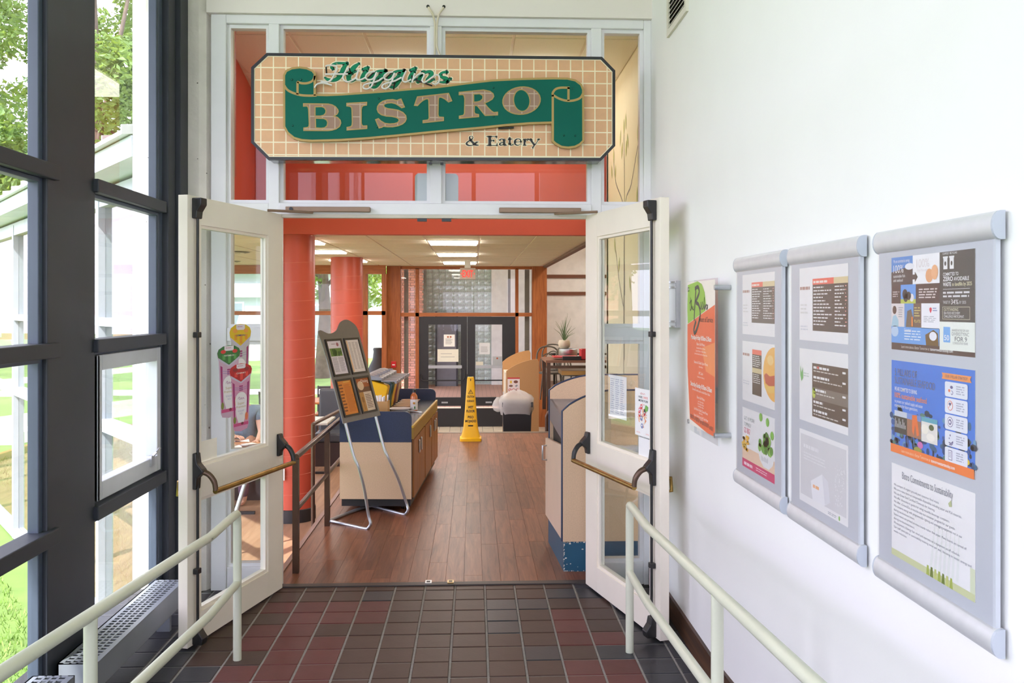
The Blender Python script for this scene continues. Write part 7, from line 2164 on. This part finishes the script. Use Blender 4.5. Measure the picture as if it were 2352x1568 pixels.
# far buildings
def wall_with_windows(t, y, x0, x1, z0, z1, wins, m, nm='wall'):
    MB().box(x0, x1, y, y + 4.0, z0, z1).build(nm, m, t)
    for a, b, c, d in wins:
        w = MB().box(a, b, y - 0.06, y + 0.02, c, d).build('window', mat('far_white_frame', (226, 226, 224), 0.5), t)
        MB().box(a + 0.08, b - 0.08, y - 0.08, y - 0.055, c + 0.08, d - 0.08).build('pane', mat('far_dark_pane', (120, 132, 136), 0.15), w)
t = thing('brick_building', 'pale pink brick building far across the lawn', 'building', (-21, 38, GZ0))
m_fb = grid_mat('far_brick', (206, 138, 118), (214, 188, 174), 0.30, 0.04, axes=(0, 2), rough=0.9, hstripe=True)
wall_with_windows(t, 38.0, -28.0, -15.5, GZ0, 4.6, [(-18.2, -16.9, 0.2, 2.4), (-21.0, -19.7, 0.2, 2.4), (-24.0, -22.7, 0.2, 2.4)], m_fb)
MB().box(-28.1, -15.4, 37.8, 38.05, -0.15, 0.1).build('stone_band', M_path, t)
MB().box(-28.3, -15.2, 37.6, 42.2, 4.6, 4.9).build('roof_edge', M_path, t)
t = thing('concrete_building', 'low grey white modern building with dark glazing behind the dining windows', 'building', (-10, 40, GZ0))
wall_with_windows(t, 40.0, -14.5, -3.5, GZ0, 3.0, [(-11.6, -10.2, 0.3, 1.7), (-10.0, -8.8, -0.4, 1.2), (-8.2, -6.8, -0.4, 1.6), (-6.4, -5.0, -0.4, 1.6)], mat('far_grey_facade', (188, 196, 194), 0.7))
MB().box(-14.8, -3.2, 39.4, 44.2, 3.0, 3.5).build('roof_edge', M_path, t)
MB().box(-14.5, -3.5, 39.7, 40.0, 1.9, 2.5).build('canopy_band', mat('far_white_band', (236, 238, 238), 0.6), t)
# round shrub seen against the dark pane
tag(MB().lathe([(0.25, 0), (0.62, 0.25), (0.72, 0.7), (0.6, 1.1), (0.3, 1.35), (0.05, 1.4)], (-9.4, 38.4, 0.0), 16).build('round_planter', mat('pale_dome', (222, 236, 232), 0.7), None, 60), 'pale round ornament in front of the far grey building', 'ornament')
MB().lathe([(0.3, GZ0), (0.3, 0.0)], (-9.4, 38.4, 0), 12).build('pedestal', M_path, bpy.data.objects['round_planter'])
t = thing('ash_urn', 'dark bell shaped ash urn standing outside by the oak post', 'ash urn', (-1.86, 17.4, -0.8))
MB().lathe([(0.22, -0.8), (0.24, -0.5), (0.24, 0.05), (0.20, 0.28), (0.11, 0.46), (0.09, 0.62), (0.10, 0.66), (0.09, 0.69)], (-1.86, 17.4, 0), 20).build('urn_body', mat('urn_dark', (66, 72, 78), 0.45), t, 50)
# beyond the far doors: pavers, glass block wall, brick pier, white wall
pv = struct('floor', 'brick paved court beyond the far doors', MB().box(-3.2, 3.5, 17.1, 26.5, GZ0 - 0.05, GZ0 + 0.03), grid_mat('paver_joints', (196, 156, 140), (170, 140, 128), 0.11, 0.012, axes=(0, 1), rough=0.9))
gw = thing('glass_block_wall', 'wall of square glass blocks beyond the far doors', 'wall', (-0.45, 26.0, -0.8), kind='structure')
MB().box(-1.42, 0.52, 26.03, 26.08, -0.8, 2.75).build('mortar_bed', mat('block_mortar', (196, 204, 200), 0.8), gw)
bs = 0.19
me = bpy.data.meshes.new('glass_block')
bmm = bmesh.new()
bmesh.ops.create_grid(bmm, x_segments=4, y_segments=4, size=bs / 2 - 0.006)
for v in bmm.verts:
    r_ = max(abs(v.co.x), abs(v.co.y)) / (bs / 2 - 0.006)
    v.co.z = 0.022 * (1 - r_ ** 2) - 0.012 * math.exp(-(v.co.x ** 2 + v.co.y ** 2) / 0.0012)
bmesh.ops.rotate(bmm, verts=bmm.verts, matrix=Matrix.Rotation(PI / 2, 3, 'X'))
bmm.to_mesh(me); bmm.free()
for q in me.polygons:
    q.use_smooth = True
m_gb = mat('glass_block_face', (186, 204, 198), 0.12, var=0.25, vscale=25, spec=0.8, coat=0.5)
me.materials.append(m_gb)
for i in range(10):
    for j in range(18):
        o = bpy.data.objects.new('glass_block', me)
        COL.objects.link(o)
        o.parent = gw
        o.location = (-1.40 + (i + 0.5) * bs + 0.45, -0.0 + 0.02, (j + 0.5) * bs + 0.04)
struct('wall_court', 'white rendered wall beside the glass blocks', MB().box(0.52, 3.5, 25.9, 26.1, -0.8, 4.0), mat('court_white', (240, 242, 240), 0.7))
struct('wall_court', 'white side wall closing the paved court', MB().box(3.4, 3.5, 17.2, 26.1, -0.8, 4.0), MATS['court_white'])
struct('roof', 'unseen porch roof added to shade the paved court', MB().box(-3.2, 3.5, 17.1, 26.2, 3.2, 3.4), M_wallg)  # added out of view to hold down daylight on the glass blocks
bk = thing('brick_pier', 'red brick pier beside the far doors', 'wall', (-1.75, 24.8, -0.8), kind='structure')
MB().box(-2.3, -1.42, 24.85, 26.1, -0.8, 3.6).build('mortar_core', mat('brick_mortar', (214, 198, 186), 0.9), bk)
mbk = MB().box(-0.098, 0.098, -0.02, 0.05, -0.029, 0.029)
b0 = mbk.build('brick', mat('red_brick', (206, 146, 128), 0.85, var=0.1, rnd=0.2), bk)
b0.location = (-2.18 - bk.location.x, 0.0 + 0.03, 0.04)
b0.data.transform(Matrix.Translation(bk.location))
for j in range(50):
    for i in range(4):
        if i == 0 and j == 0:
            continue
        o = b0.copy()
        COL.objects.link(o)
        o.location = (-2.18 + (0.10 if j % 2 else 0) + i * 0.215 - bk.location.x, 0.03, 0.04 + j * 0.07)
t = thing('grey_door', 'grey metal door in the court seen through the far doors', 'door', (-0.6, 25.6, -0.8))
MB().box(-1.05, -0.50, 25.5, 25.56, -0.8, 1.30).build('door_leaf', mat('grey_metal_door', (120, 122, 130), 0.5), t)
MB().box(-1.10, -1.05, 25.48, 25.58, -0.8, 1.35).build('door_jamb', M_dark, t)
MB().box(-0.50, -0.45, 25.48, 25.58, -0.8, 1.35).build('door_jamb', M_dark, t)
